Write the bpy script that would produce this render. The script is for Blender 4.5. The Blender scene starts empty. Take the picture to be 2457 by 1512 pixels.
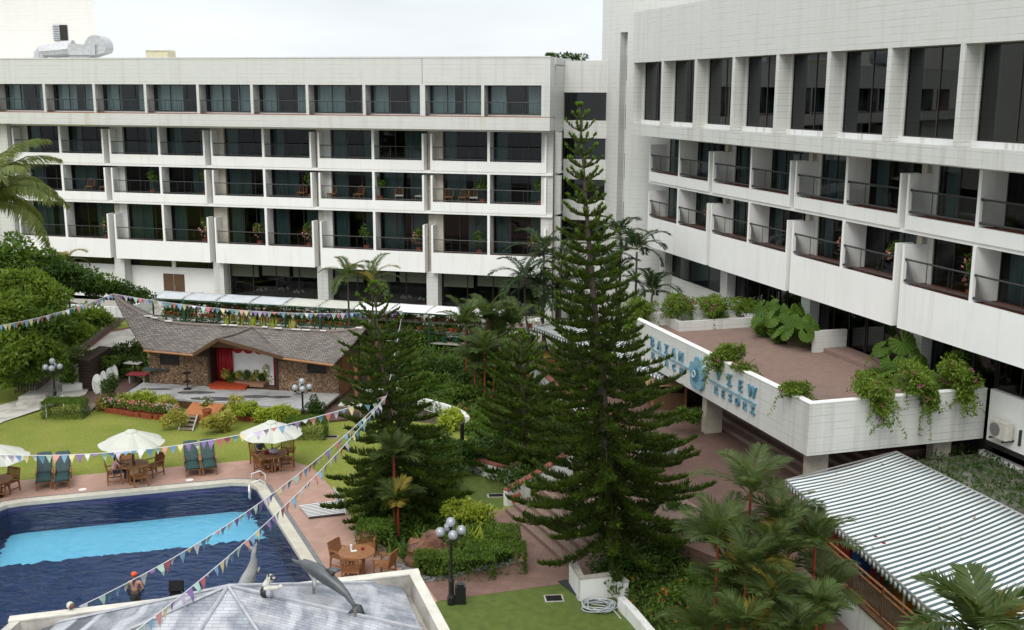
import bpy, math, random
import numpy as np
from mathutils import Vector, Matrix
R = math.radians
random.seed(7); rng = np.random.default_rng(7)
S = bpy.context.scene
COL = S.collection

# ---------------------------------------------------------------- camera
FPX, PITCH, ROLL, CAMZ, PW, PH = 2650.95, 0.1997, 0.0043, 16.0, 2457.0, 1512.0
_cp, _sp, _cr, _sr = math.cos(PITCH), math.sin(PITCH), math.cos(ROLL), math.sin(ROLL)
_f = np.array([0, _cp, -_sp]); _u0 = np.array([0, _sp, _cp]); _r0 = np.array([1., 0, 0])
_r = _cr * _r0 + _sr * _u0; _u = -_sr * _r0 + _cr * _u0
cam = bpy.data.objects.new('camera', bpy.data.cameras.new('camera')); COL.objects.link(cam)
cam.matrix_world = Matrix(((_r[0], _u[0], -_f[0], 0), (_r[1], _u[1], -_f[1], 0), (_r[2], _u[2], -_f[2], CAMZ), (0, 0, 0, 1)))
cam.data.sensor_width = 36; cam.data.lens = FPX / PW * 36; cam.data.clip_end = 3000; cam.data.clip_start = 0.5
S.camera = cam

# ---------------------------------------------------------------- sky, sun, exposure
SUN_TO = Vector((-0.20, -0.62, 0.75)).normalized()
W = bpy.data.worlds.new('World'); S.world = W; W.use_nodes = True
nt = W.node_tree; nt.nodes.clear()
sky = nt.nodes.new('ShaderNodeTexSky'); sky.sky_type = 'NISHITA'; sky.sun_disc = False
sky.sun_elevation = math.asin(SUN_TO.z); sky.sun_rotation = math.atan2(SUN_TO.x, SUN_TO.y)
skm = nt.nodes.new('ShaderNodeVectorMath'); skm.operation = 'SCALE'; skm.inputs[3].default_value = 0.1
nt.links.new(sky.outputs[0], skm.inputs[0])
tcw = nt.nodes.new('ShaderNodeTexCoord'); sepw = nt.nodes.new('ShaderNodeSeparateXYZ'); nt.links.new(tcw.outputs['Generated'], sepw.inputs[0])
rampw = nt.nodes.new('ShaderNodeValToRGB')          # overcast cloud layer: brighter towards the zenith
rampw.color_ramp.elements[0].position = 0.0; rampw.color_ramp.elements[0].color = (0.335, 0.355, 0.38, 1)
rampw.color_ramp.elements[1].position = 1.0; rampw.color_ramp.elements[1].color = (.66, .67, .68, 1)
e = rampw.color_ramp.elements.new(0.06); e.color = (0.345, 0.36, 0.378, 1)
e = rampw.color_ramp.elements.new(0.30); e.color = (0.40, 0.41, 0.42, 1)
nt.links.new(sepw.outputs['Z'], rampw.inputs[0])
mpw = nt.nodes.new('ShaderNodeMapping'); mpw.inputs['Scale'].default_value = (2, 2, 7); nt.links.new(tcw.outputs['Generated'], mpw.inputs[0])
nzw = nt.nodes.new('ShaderNodeTexNoise'); nzw.inputs['Scale'].default_value = 1.6; nzw.inputs['Detail'].default_value = 5; nt.links.new(mpw.outputs[0], nzw.inputs[0])
mrw = nt.nodes.new('ShaderNodeMapRange'); mrw.inputs[1].default_value = .3; mrw.inputs[2].default_value = .7; mrw.inputs[3].default_value = 1.80; mrw.inputs[4].default_value = 2.28
nt.links.new(nzw.outputs[0], mrw.inputs[0])
clw = nt.nodes.new('ShaderNodeVectorMath'); clw.operation = 'SCALE'; nt.links.new(rampw.outputs[0], clw.inputs[0]); nt.links.new(mrw.outputs[0], clw.inputs[3])
mxw = nt.nodes.new('ShaderNodeMix'); mxw.data_type = 'RGBA'; mxw.inputs[0].default_value = 0.86
nt.links.new(skm.outputs[0], mxw.inputs[6]); nt.links.new(clw.outputs[0], mxw.inputs[7])
bgw = nt.nodes.new('ShaderNodeBackground'); bgw.inputs[1].default_value = 1.0; nt.links.new(mxw.outputs[2], bgw.inputs[0])
wo = nt.nodes.new('ShaderNodeOutputWorld'); nt.links.new(bgw.outputs[0], wo.inputs[0])
sl = bpy.data.lights.new('sun', 'SUN'); sl.energy = 1.5; sl.angle = R(38); sl.color = (1, .965, .9)
sun = bpy.data.objects.new('sun', sl); COL.objects.link(sun); sun.rotation_euler = SUN_TO.to_track_quat('Z', 'Y').to_euler()
S.view_settings.view_transform = 'Standard'; S.view_settings.look = 'None'; S.view_settings.exposure = 0.45; S.view_settings.gamma = 1.0
try:
    S.cycles.use_denoising = True; S.cycles.max_bounces = 6; S.cycles.transparent_max_bounces = 16; S.cycles.caustics_reflective = False; S.cycles.caustics_refractive = False
except Exception: pass

# ---------------------------------------------------------------- measuring helpers
def ray(x, y): return _f + _r * ((x - PW / 2) / FPX) - _u * ((y - PH / 2) / FPX)
def G(x, y, z=0.):                 # a point of the photograph on the level plane at height z
    d = ray(x, y); t = (z - CAMZ) / d[2]; return np.array([d[0] * t, d[1] * t, z])
def GY(x, y, Y):                   # ... on the upright plane at distance Y
    d = ray(x, y); t = Y / d[1]; return np.array([d[0] * t, Y, CAMZ + d[2] * t])
class Frame:
    def __init__(s, o, ang):
        s.o = np.array(o, float); s.d = np.array([math.cos(ang), math.sin(ang), 0]); s.n = np.array([-math.sin(ang), math.cos(ang), 0]); s.ang = ang
    def p(s, u, w, z): return s.o + s.d * u + s.n * w + np.array([0, 0, z])
    def uw(s, q): v = np.array(q) - s.o; return v @ s.d, v @ s.n
    def px(s, x, y, w):            # photograph point on the plane w -> (u, z)
        d = ray(x, y); t = (s.o @ s.n + w) / (d @ s.n); q = d * t; return (q - s.o) @ s.d, q[2] + CAMZ
LW = Frame((-1.910, 70.948, 0), -0.25403)
RW = Frame((8.4407, 64.0203, 0), -1.2745)

# ---------------------------------------------------------------- mesh builder
class MB:
    def __init__(s): s.v = []; s.f = []; s.n = 0
    def add(s, vs, fs):
        b = s.n; s.v.extend([tuple(map(float, q)) for q in vs]); s.f.extend([tuple(i + b for i in f) for f in fs]); s.n += len(vs); return s
    def par(s, o, a, b, c):
        o, a, b, c = map(np.array, (o, a, b, c)); V = [o, o + a, o + a + b, o + b, o + c, o + a + c, o + a + b + c, o + b + c]
        if np.dot(np.cross(a, b), c) < 0: V = [V[i] for i in (1, 0, 3, 2, 5, 4, 7, 6)]
        return s.add(V, [(0, 3, 2, 1), (4, 5, 6, 7), (0, 1, 5, 4), (1, 2, 6, 5), (2, 3, 7, 6), (3, 0, 4, 7)])
    def box(s, c, sz, rz=0, rx=0):
        m = Matrix.Rotation(rz, 3, 'Z') @ Matrix.Rotation(rx, 3, 'X')
        a, b, d = [np.array(m @ Vector(q)) for q in ((sz[0], 0, 0), (0, sz[1], 0), (0, 0, sz[2]))]
        return s.par(np.array(c) - (a + b + d) / 2, a, b, d)
    def fb(s, F, u0, u1, w0, w1, z0, z1): return s.par(F.p(u0, w0, z0), F.d * (u1 - u0), F.n * (w1 - w0), np.array([0, 0, z1 - z0]))
    def bar(s, p, q, a, b=None):   # square bar from p to q
        p, q = np.array(p, float), np.array(q, float); d = q - p; l = np.linalg.norm(d); d = d / l; b = b or a
        up = np.array([0, 0, 1.]) if abs(d[2]) < .95 else np.array([1., 0, 0]); x = np.cross(d, up); x /= np.linalg.norm(x); y = np.cross(x, d)
        return s.par(p - x * a / 2 - y * b / 2, x * a, y * b, d * l)
    def tube(s, pts, r, n=6, cap=True):
        pts = [np.array(q, float) for q in pts]; k = len(pts); rs = r if hasattr(r, '__len__') else [r] * k; V = []; F = []
        for i, q in enumerate(pts):
            d = pts[min(i + 1, k - 1)] - pts[max(i - 1, 0)]; d = d / (np.linalg.norm(d) + 1e-9)
            up = np.array([0, 0, 1.]) if abs(d[2]) < .9 else np.array([1., 0, 0]); x = np.cross(d, up); x /= np.linalg.norm(x); y = np.cross(x, d)
            for j in range(n): a = 2 * math.pi * j / n; V.append(q + (x * math.cos(a) + y * math.sin(a)) * rs[i])
        for i in range(k - 1):
            for j in range(n): a, b = i * n + j, i * n + (j + 1) % n; F.append((a, a + n, b + n, b))
        if cap: F.append(tuple(range(n))); F.append(tuple(range((k - 1) * n + n - 1, (k - 1) * n - 1, -1)))
        return s.add(V, F)
    def lathe(s, c, prof, n=12, cap=True):
        c = np.array(c, float); V = []; F = []; k = len(prof)
        for r, z in prof:
            for j in range(n): a = 2 * math.pi * j / n; V.append(c + np.array([r * math.cos(a), r * math.sin(a), z]))
        for i in range(k - 1):
            for j in range(n): a, b = i * n + j, i * n + (j + 1) % n; F.append((a, b, b + n, a + n))
        if cap: F.append(tuple(range(n - 1, -1, -1))); F.append(tuple(range((k - 1) * n, k * n)))
        return s.add(V, F)
    def ball(s, c, r, n=12, m=8):
        r = np.array(r if hasattr(r, '__len__') else (r, r, r), float); c = np.array(c, float); V = [c + r * [0, 0, 1]]; F = []
        for i in range(1, m):
            t = math.pi * i / m
            for j in range(n): a = 2 * math.pi * j / n; V.append(c + r * np.array([math.sin(t) * math.cos(a), math.sin(t) * math.sin(a), math.cos(t)]))
        V.append(c - r * [0, 0, 1])
        for j in range(n): F.append((0, 1 + j, 1 + (j + 1) % n)); F.append((len(V) - 1, 1 + (m - 2) * n + (j + 1) % n, 1 + (m - 2) * n + j))
        for i in range(m - 2):
            for j in range(n): a, b = 1 + i * n + j, 1 + i * n + (j + 1) % n; F.append((a, a + n, b + n, b))
        return s.add(V, F)
    def prism(s, poly, z0, z1):
        n = len(poly); A = sum(poly[i][0] * poly[(i + 1) % n][1] - poly[(i + 1) % n][0] * poly[i][1] for i in range(n))
        if A < 0: poly = poly[::-1]
        V = [(q[0], q[1], z0) for q in poly] + [(q[0], q[1], z1) for q in poly]
        return s.add(V, [tuple(range(n - 1, -1, -1)), tuple(range(n, 2 * n))] + [(i, (i + 1) % n, (i + 1) % n + n, i + n) for i in range(n)])
    def sheet(s, pts): return s.add(pts, [tuple(range(len(pts)))])
    def grid(s, fn, nu, nv):
        V = [fn(i / nu, j / nv) for j in range(nv + 1) for i in range(nu + 1)]
        return s.add(V, [(j * (nu + 1) + i, j * (nu + 1) + i + 1, (j + 1) * (nu + 1) + i + 1, (j + 1) * (nu + 1) + i) for j in range(nv) for i in range(nu)])
    def up(s):                     # turn every face so that it looks upwards
        for i, f in enumerate(s.f):
            if sum(s.v[f[k - 1]][0] * s.v[f[k]][1] - s.v[f[k]][0] * s.v[f[k - 1]][1] for k in range(len(f))) < 0: s.f[i] = f[::-1]
        return s
    def build(s, name, m, parent=None, smooth=False):
        return link_mesh(name, np.array(s.v, float).reshape(-1, 3), s.f, m, parent, smooth)

def root_loc(o):
    l = np.zeros(3)
    while o: l += np.array(o.location); o = o.parent
    return l
def link_mesh(name, V, F, m, parent=None, smooth=False, uv=True):
    me = bpy.data.meshes.new(name)
    off = root_loc(parent) if parent else np.array([(V[:, 0].min() + V[:, 0].max()) / 2, (V[:, 1].min() + V[:, 1].max()) / 2, V[:, 2].min()])
    me.from_pydata((V - off).tolist() if not isinstance(F, np.ndarray) else [], [], F if not isinstance(F, np.ndarray) else [])
    if isinstance(F, np.ndarray):
        nf, k = F.shape; me.vertices.add(len(V)); me.vertices.foreach_set('co', (V - off).astype(np.float32).ravel())
        me.loops.add(nf * k); me.loops.foreach_set('vertex_index', F.astype(np.int32).ravel())
        me.polygons.add(nf); me.polygons.foreach_set('loop_start', np.arange(0, nf * k, k, dtype=np.int32)); me.update(calc_edges=True)
    elif uv:                       # box-projected UVs in metres
        lay = me.uv_layers.new(name='UVMap'); co = V; buf = np.zeros((len(me.loops), 2), np.float32)
        for p in me.polygons:
            n = p.normal
            if abs(n.z) > .8:
                for li in p.loop_indices: q = co[me.loops[li].vertex_index]; buf[li] = (q[0], q[1])
            else:
                t = np.array([-n.y, n.x, 0]); t /= np.linalg.norm(t) + 1e-9; up = np.cross(np.array(n), t)
                for li in p.loop_indices: q = co[me.loops[li].vertex_index]; buf[li] = (q @ t, q @ up)
        lay.data.foreach_set('uv', buf.ravel())
    if m: me.materials.append(m)
    if smooth: me.polygons.foreach_set('use_smooth', [True] * len(me.polygons))
    o = bpy.data.objects.new(name, me); COL.objects.link(o)
    if parent: o.parent = parent
    else: o.location = off
    return o
def tag(o, label=None, cat=None, group=None, kind=None):
    if label: o['label'] = label
    if cat: o['category'] = cat
    if group: o['group'] = group
    if kind: o['kind'] = kind
    return o
def thing(name, label, cat, loc=(0, 0, 0), group=None):
    o = bpy.data.objects.new(name, None); COL.objects.link(o); o.location = tuple(map(float, loc)); o.empty_display_size = .3
    return tag(o, label, cat, group)
def dup(o, loc, rz=0, label=None, scale=1., group=None, parent=None):
    c = o.copy(); COL.objects.link(c)
    if parent: c.parent = parent
    else:
        c.location = tuple(map(float, loc)); c.rotation_euler = (0, 0, rz); c.scale = (scale,) * 3
        if label: c['label'] = label
        if group: c['group'] = group
    for ch in o.children: dup(ch, None, parent=c)
    return c
def struct(o): o['kind'] = 'structure'; return o

# ---------------------------------------------------------------- materials
MT = {}
def nodes(name):
    m = bpy.data.materials.new(name); m.use_nodes = True; MT[name] = m; t = m.node_tree; b = t.nodes['Principled BSDF']; return m, t, b
def N(t, typ, **kw):
    n = t.nodes.new(typ)
    for k, v in kw.items():
        if k.startswith('i_'):
            key = k[2:]; n.inputs[int(key) if key.isdigit() else key.replace('_', ' ')].default_value = v
        else: setattr(n, k, v)
    return n
def mixc(t, fac, a, b, mode='MIX'):
    n = N(t, 'ShaderNodeMix', data_type='RGBA', blend_type=mode)
    for i, x in ((0, fac), (6, a), (7, b)):
        if isinstance(x, (int, float)): n.inputs[i].default_value = x
        elif isinstance(x, tuple): n.inputs[i].default_value = (*x[:3], 1)
        else: t.links.new(x, n.inputs[i])
    return n.outputs[2]
def coordn(t, kind='Object', scale=(1, 1, 1)):
    tc = N(t, 'ShaderNodeTexCoord'); mp = N(t, 'ShaderNodeMapping'); mp.inputs['Scale'].default_value = scale
    t.links.new(tc.outputs[kind], mp.inputs[0]); return mp.outputs[0]
def noise(t, vec, sc, det=4, lo=.35, hi=.65, rough=.6):
    n = N(t, 'ShaderNodeTexNoise', i_Scale=sc, i_Detail=det, i_Roughness=rough); t.links.new(vec, n.inputs['Vector'])
    r = N(t, 'ShaderNodeMapRange'); r.inputs[1].default_value = lo; r.inputs[2].default_value = hi; t.links.new(n.outputs[0], r.inputs[0]); return r.outputs[0]
def bump(t, b, h, st, dist=.02):
    n = N(t, 'ShaderNodeBump'); n.inputs['Strength'].default_value = st; n.inputs['Distance'].default_value = dist
    t.links.new(h, n.inputs['Height']); t.links.new(n.outputs[0], b.inputs['Normal'])
def simple(name, c, c2=None, rough=.6, sc=6, spec=.3, metal=0, det=4, scale=(1, 1, 1), bmp=0, kind='Object', lo=.35, hi=.65):
    m, t, b = nodes(name); b.inputs['Roughness'].default_value = rough; b.inputs['Specular IOR Level'].default_value = spec; b.inputs['Metallic'].default_value = metal
    if c2 is None: c2 = tuple(x * .8 for x in c)
    f = noise(t, coordn(t, kind, scale), sc, det, lo, hi); t.links.new(mixc(t, f, c, c2), b.inputs['Base Color'])
    if bmp: bump(t, b, f, bmp)
    return m
def leafm(name, c, c2, trans=.3, tip=None):
    m, t, b = nodes(name); b.inputs['Roughness'].default_value = .5; b.inputs['Specular IOR Level'].default_value = .25
    g = N(t, 'ShaderNodeNewGeometry'); col = mixc(t, g.outputs['Random Per Island'], c, c2)
    f = noise(t, coordn(t, 'Object'), 1.3, 3, .4, .6); col = mixc(t, f, col, tuple((a * .75 + d * .25) * .8 for a, d in zip(c, c2)))
    t.links.new(col, b.inputs['Base Color'])
    tr = N(t, 'ShaderNodeBsdfTranslucent'); t.links.new(mixc(t, .6, col, (c2[0] * 1.6, c2[1] * 1.6, c2[2] * .8)), tr.inputs[0])
    mx = N(t, 'ShaderNodeMixShader', i_0=trans); t.links.new(b.outputs[0], mx.inputs[1]); t.links.new(tr.outputs[0], mx.inputs[2])
    t.links.new(mx.outputs[0], t.nodes['Material Output'].inputs[0]); return m
def brickm(name, c1, c2, mo, bw, rh, ms=.01, rough=.6, dirt=None, dirtf=.5, kind='UV', off=.5, streak=(1, 1, .12), spec=.3, bmp=.3, rot=0, bias=0.):
    m, t, b = nodes(name); b.inputs['Roughness'].default_value = rough; b.inputs['Specular IOR Level'].default_value = spec
    vec = coordn(t, kind)
    if rot: vec.node.inputs['Rotation'].default_value = (0, 0, rot)
    k = N(t, 'ShaderNodeTexBrick', i_Scale=1.); k.offset = off; k.inputs['Brick Width'].default_value = bw; k.inputs['Row Height'].default_value = rh; k.inputs['Mortar Size'].default_value = ms; k.inputs['Mortar Smooth'].default_value = .2; k.inputs['Bias'].default_value = bias
    k.inputs['Color1'].default_value = (*c1, 1); k.inputs['Color2'].default_value = (*c2, 1); k.inputs['Mortar'].default_value = (*mo, 1); t.links.new(vec, k.inputs[0])
    col = k.outputs[0]
    if dirt:
        f = noise(t, coordn(t, 'Object', streak), .9, 5, .5, .75); f2 = N(t, 'ShaderNodeMath', operation='MULTIPLY', i_1=dirtf); t.links.new(f, f2.inputs[0]); col = mixc(t, f2.outputs[0], col, dirt)
    t.links.new(col, b.inputs['Base Color'])
    if bmp: bump(t, b, k.outputs[1], -bmp, .01)
    return m
def paintm(name, c, dirt, f=.35, rough=.6):
    m, t, b = nodes(name); b.inputs['Roughness'].default_value = rough; b.inputs['Specular IOR Level'].default_value = .3
    a = noise(t, coordn(t, 'Object', (2.4, 2.4, .14)), 1.3, 7, .54, .80); fm = N(t, 'ShaderNodeMath', operation='MULTIPLY', i_1=f); t.links.new(a, fm.inputs[0])
    g = noise(t, coordn(t), .5, 3); col = mixc(t, g, c, tuple(x * .95 for x in c)); t.links.new(mixc(t, fm.outputs[0], col, dirt), b.inputs['Base Color']); return m

def tilem(name, c, line, dirt, df, rust=0.):
    m, t, b = nodes(name); b.inputs['Roughness'].default_value = .45; b.inputs['Specular IOR Level'].default_value = .35
    k = N(t, 'ShaderNodeTexBrick', i_Scale=1.); k.offset = .5; k.inputs['Brick Width'].default_value = .42; k.inputs['Row Height'].default_value = .14; k.inputs['Mortar Size'].default_value = .006; k.inputs['Mortar Smooth'].default_value = .1
    k.inputs['Color1'].default_value = (*c, 1); k.inputs['Color2'].default_value = (*[x * .965 for x in c], 1); k.inputs['Mortar'].default_value = (*[x * .9 for x in c], 1); t.links.new(coordn(t, 'UV'), k.inputs[0])
    s = N(t, 'ShaderNodeSeparateXYZ'); t.links.new(coordn(t, 'UV'), s.inputs[0]); d = N(t, 'ShaderNodeMath', operation='DIVIDE', i_1=.28); t.links.new(s.outputs[1], d.inputs[0]); f = N(t, 'ShaderNodeMath', operation='FRACT'); t.links.new(d.outputs[0], f.inputs[0])
    g = N(t, 'ShaderNodeMath', operation='LESS_THAN', i_1=.07); t.links.new(f.outputs[0], g.inputs[0]); br = noise(t, coordn(t, 'UV', (.35, 3.6, 1)), 1.5, 2, .38, .62); w = N(t, 'ShaderNodeMath', operation='MULTIPLY'); t.links.new(g.outputs[0], w.inputs[0]); t.links.new(br, w.inputs[1])
    col = mixc(t, w.outputs[0], k.outputs[0], line)
    a = noise(t, coordn(t, 'Object', (2.2, 2.2, .11)), 1.1, 7, .5, .74); am = N(t, 'ShaderNodeMath', operation='MULTIPLY', i_1=df); t.links.new(a, am.inputs[0]); col = mixc(t, am.outputs[0], col, dirt)
    if rust:
        r = noise(t, coordn(t, 'Object', (2.2, 2.2, .2)), .55, 4, .62, .72); rm = N(t, 'ShaderNodeMath', operation='MULTIPLY', i_1=rust); t.links.new(r, rm.inputs[0]); col = mixc(t, rm.outputs[0], col, (.42, .30, .16))
    t.links.new(col, b.inputs['Base Color']); return m
M_tile = tilem('white_tile', (.60, .612, .582), (.38, .39, .38), (.42, .42, .38), .38)
M_tile2 = tilem('white_tile_weathered', (.59, .60, .57), (.35, .35, .33), (.28, .27, .24), .48)
M_tiler = tilem('white_tile_rust_stained', (.59, .60, .57), (.36, .36, .34), (.42, .41, .36), .4, .45)
M_paint = paintm('white_paint', (.82, .825, .80), (.46, .44, .38), .32)
M_paintdirty = paintm('white_paint_stained', (.70, .71, .69), (.22, .20, .16), .8)
M_beige = simple('beige_wall', (.50, .47, .40), (.40, .37, .30), sc=3)
M_rail = simple('black_metal', (.02, .02, .021), rough=.4, spec=.5)
M_frame = simple('dark_bronze_frame', (.035, .028, .024), rough=.4)
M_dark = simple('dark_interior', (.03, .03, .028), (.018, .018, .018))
M_curt = simple('teal_curtain', (.42, .52, .50), (.27, .36, .35), scale=(8, 8, .3), sc=2)
M_curtw = simple('white_net_curtain', (.72, .80, .80), (.5, .58, .58), scale=(8, 8, .3), sc=2)
M_terr = simple('terracotta_floor', (.30, .10, .06), (.24, .085, .05))
M_blind = simple('tan_blind', (.80, .66, .46), (.62, .50, .34), scale=(1, 1, 12))
M_door = simple('brown_door', (.13, .075, .04), (.10, .055, .03))
M_conc = simple('concrete', (.42, .40, .36), (.28, .27, .24), sc=2.2, det=8, bmp=.2)
M_concd = simple('weathered_concrete', (.50, .48, .43), (.20, .19, .17), sc=1.1, det=9, lo=.45, hi=.75, bmp=.2)
M_slab = simple('mossy_concrete', (.20, .20, .17), (.06, .075, .03), sc=1.5, det=8)
M_brick = brickm('brick_paving', (.135, .078, .062), (.10, .06, .048), (.075, .052, .044), .22, .11, .006, .75, (.13, .09, .075), .55, streak=(1, 1, 1), rot=R(15))  # brick colour lowered to carry the shade of wing and trees on the plaza
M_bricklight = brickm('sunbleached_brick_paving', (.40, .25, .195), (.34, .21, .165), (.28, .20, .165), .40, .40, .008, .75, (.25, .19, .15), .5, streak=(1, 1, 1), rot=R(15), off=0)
M_brickterr = brickm('light_terrace_brick', (.25, .165, .135), (.205, .135, .11), (.15, .11, .095), .22, .11, .006, .75, (.14, .11, .095), .7, streak=(.5, .5, .5), rot=R(15))  # brighter copy of the plaza brick, without the shade painted in
M_brickpath = brickm('shade_tinted_brick_path', (.205, .125, .10), (.165, .10, .08), (.12, .085, .07), .40, .40, .008, .75, (.14, .10, .085), .5, streak=(1, 1, 1), rot=R(15), off=0)  # deck brick copied darker, the wing's shade put into its colour
M_steptile = brickm('step_tile', (.22, .15, .12), (.19, .125, .10), (.11, .09, .07), .3, .3, .008, .7, (.10, .08, .06), .6, streak=(1, 1, 1), off=0)
M_redcap = simple('red_brick_cap', (.26, .085, .06), (.17, .06, .05))
M_cope = simple('cream_coping', (.52, .50, .42), (.44, .41, .34), sc=3)
M_drain = simple('grey_drain', (.20, .20, .20), (.14, .14, .14))
M_soil = simple('soil', (.07, .05, .032), (.04, .03, .02), sc=4)
M_wood = simple('teak', (.28, .125, .05), (.18, .08, .03), scale=(1, 1, 6), sc=5)
M_woodtop = simple('teak_top', (.30, .14, .06), (.20, .09, .04), scale=(6, 1, 1), sc=4, rough=.4)
M_woodd = simple('dark_timber', (.05, .032, .022), (.03, .02, .015), scale=(1, 1, 5))
M_woodb = simple('brown_timber', (.11, .06, .03), (.07, .04, .02), scale=(1, 1, 4))
M_woodg = simple('grey_timber', (.22, .18, .15), (.14, .11, .09), scale=(1, 1, 6))
M_cush = simple('green_cushion', (.018, .055, .05), (.012, .038, .036), rough=.8)
M_cushg = simple('worn_green_cushion', (.055, .085, .085), (.035, .06, .06), rough=.8)
M_canvas = simple('cream_canvas', (.50, .515, .455), (.45, .46, .405), sc=2)
M_white = simple('white_plastic', (.72, .72, .70), (.62, .61, .58), sc=3)
M_steel = simple('steel', (.5, .5, .5), metal=.8, rough=.3)
M_globe = None
M_black = simple('black_iron', (.012, .013, .014), rough=.35, spec=.5)
M_blackm = simple('matt_black_casing', (.014, .015, .016), rough=.8, spec=.1)
M_green = simple('green_painted_steel', (.02, .085, .05), (.015, .06, .035))
M_pot = simple('terracotta_pot', (.33, .085, .04), (.24, .06, .03))
M_potg = simple('green_plastic_pot', (.02, .10, .055))
M_red = simple('red_curtain', (.42, .02, .03), (.28, .012, .02), scale=(9, 9, .4), sc=2)
M_back = simple('white_backdrop', (.82, .83, .83), (.76, .77, .77))
M_orange = simple('orange_carpet', (.42, .17, .06), (.30, .11, .04), sc=4)
M_redcarp = simple('red_orange_carpet', (.40, .06, .02), (.30, .05, .02))
M_tan = simple('tan_carpet', (.33, .19, .12), (.26, .14, .09))
M_redtab = simple('red_table_top', (.30, .035, .05))
M_plat = simple('worn_grey_platform', (.36, .36, .355), (.17, .17, .17), sc=.9, det=8, lo=.45, hi=.8)
M_wet = simple('dark_water_stain', (.055, .055, .055), (.12, .12, .12), sc=2, rough=.4)
M_stone = None
M_skin = simple('skin', (.42, .23, .15), (.36, .19, .12), rough=.5)
M_hair = simple('black_hair', (.012, .010, .009), rough=.5)
M_pink = simple('pink_shirt', (.58, .33, .38)); M_jean = simple('blue_jeans', (.03, .05, .09)); M_yellow = simple('yellow_cloth', (.65, .45, .03)); M_bluetop = simple('blue_top', (.05, .12, .22))
M_cap = simple('orange_swim_cap', (.65, .10, .03)); M_trunks = simple('dark_trunks', (.02, .02, .025))
M_dolph = simple('grey_dolphin_paint', (.085, .095, .10), (.05, .055, .06), rough=.35, sc=2, spec=.5)
M_dolphw = simple('bleached_dolphin_paint', (.36, .37, .37), (.22, .24, .25), rough=.5, sc=3)
M_statw = simple('white_statue_paint', (.62, .62, .57), (.45, .44, .38)); M_statg = simple('grey_statue_paint', (.34, .35, .40))
M_hose = simple('grey_hose', (.42, .45, .47)); M_signb = simple('sign_blue', (.10, .23, .31), (.08, .19, .26), rough=.4)
M_signl = simple('sign_pale_blue', (.19, .36, .44), (.14, .29, .37), rough=.4)
M_rock = simple('red_boulder', (.22, .10, .055), (.05, .03, .025), sc=2.4, det=8, bmp=.6)
M_peb = simple('grey_pebble', (.22, .23, .24), (.12, .12, .13))
M_metal = simple('galvanised_duct', (.55, .57, .58), (.42, .43, .44), rough=.4, metal=.3)
M_acw = simple('off_white_casing', (.62, .60, .53)); M_bluep = simple('blue_plastic', (.01, .06, .20)); M_redp = simple('red_plastic', (.22, .012, .012)); M_yelp = simple('yellow_plastic', (.4, .16, .01)); M_greenp = simple('green_plastic', (.01, .10, .06))
M_lawn = None

L_pine = leafm('pine_needles', (.032, .056, .010), (.082, .125, .019), .35)
L_pinet = leafm('pine_new_growth', (.09, .18, .018), (.16, .28, .025), .4)
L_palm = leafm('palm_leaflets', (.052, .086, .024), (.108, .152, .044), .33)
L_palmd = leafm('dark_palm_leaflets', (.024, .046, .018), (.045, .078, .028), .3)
L_palmy = leafm('yellowing_palm_leaflets', (.20, .17, .03), (.30, .24, .04), .35)
L_coco = leafm('coconut_leaflets', (.105, .145, .035), (.21, .25, .075), .35)
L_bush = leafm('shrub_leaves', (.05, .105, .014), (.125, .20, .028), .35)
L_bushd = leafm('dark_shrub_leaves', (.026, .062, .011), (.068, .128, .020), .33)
L_bushy = leafm('bright_shrub_leaves', (.085, .15, .016), (.19, .27, .035), .35)
L_bushl = leafm('lime_leaves', (.24, .31, .03), (.36, .42, .05), .35)
L_yel = leafm('yellow_leaves', (.30, .30, .05), (.42, .40, .10), .3)
L_fan = leafm('fan_palm_blade', (.055, .12, .014), (.12, .20, .03), .35)
L_flp = leafm('magenta_bracts', (.45, .05, .22), (.55, .12, .30), .3)
L_flk = leafm('pink_petals', (.65, .20, .20), (.7, .32, .28), .3)
L_flo = leafm('orange_petals', (.55, .10, .02), (.62, .2, .03), .3)
L_flw = leafm('lilac_petals', (.5, .42, .55), (.6, .55, .6), .3)
L_cover = leafm('ground_cover_leaves', (.04, .09, .012), (.11, .18, .022), .35)
M_stem = simple('brown_bark', (.09, .07, .05), (.05, .04, .03), sc=8)
M_redstem = simple('red_palm_stem', (.26, .038, .016), (.17, .03, .014)); M_grstem = simple('green_stem', (.10, .12, .03))
FL = [simple('flag_' + n, c, tuple(x * .9 for x in c), sc=3) for n, c in (('white', (.70, .70, .72)), ('blue', (.24, .42, .62)), ('mint', (.45, .66, .56)), ('red', (.55, .16, .18)), ('yellow', (.68, .62, .34)), ('purple', (.26, .17, .38)), ('teal', (.14, .30, .40)), ('coral', (.60, .30, .26)), ('lilac', (.55, .48, .62)))]
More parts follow.
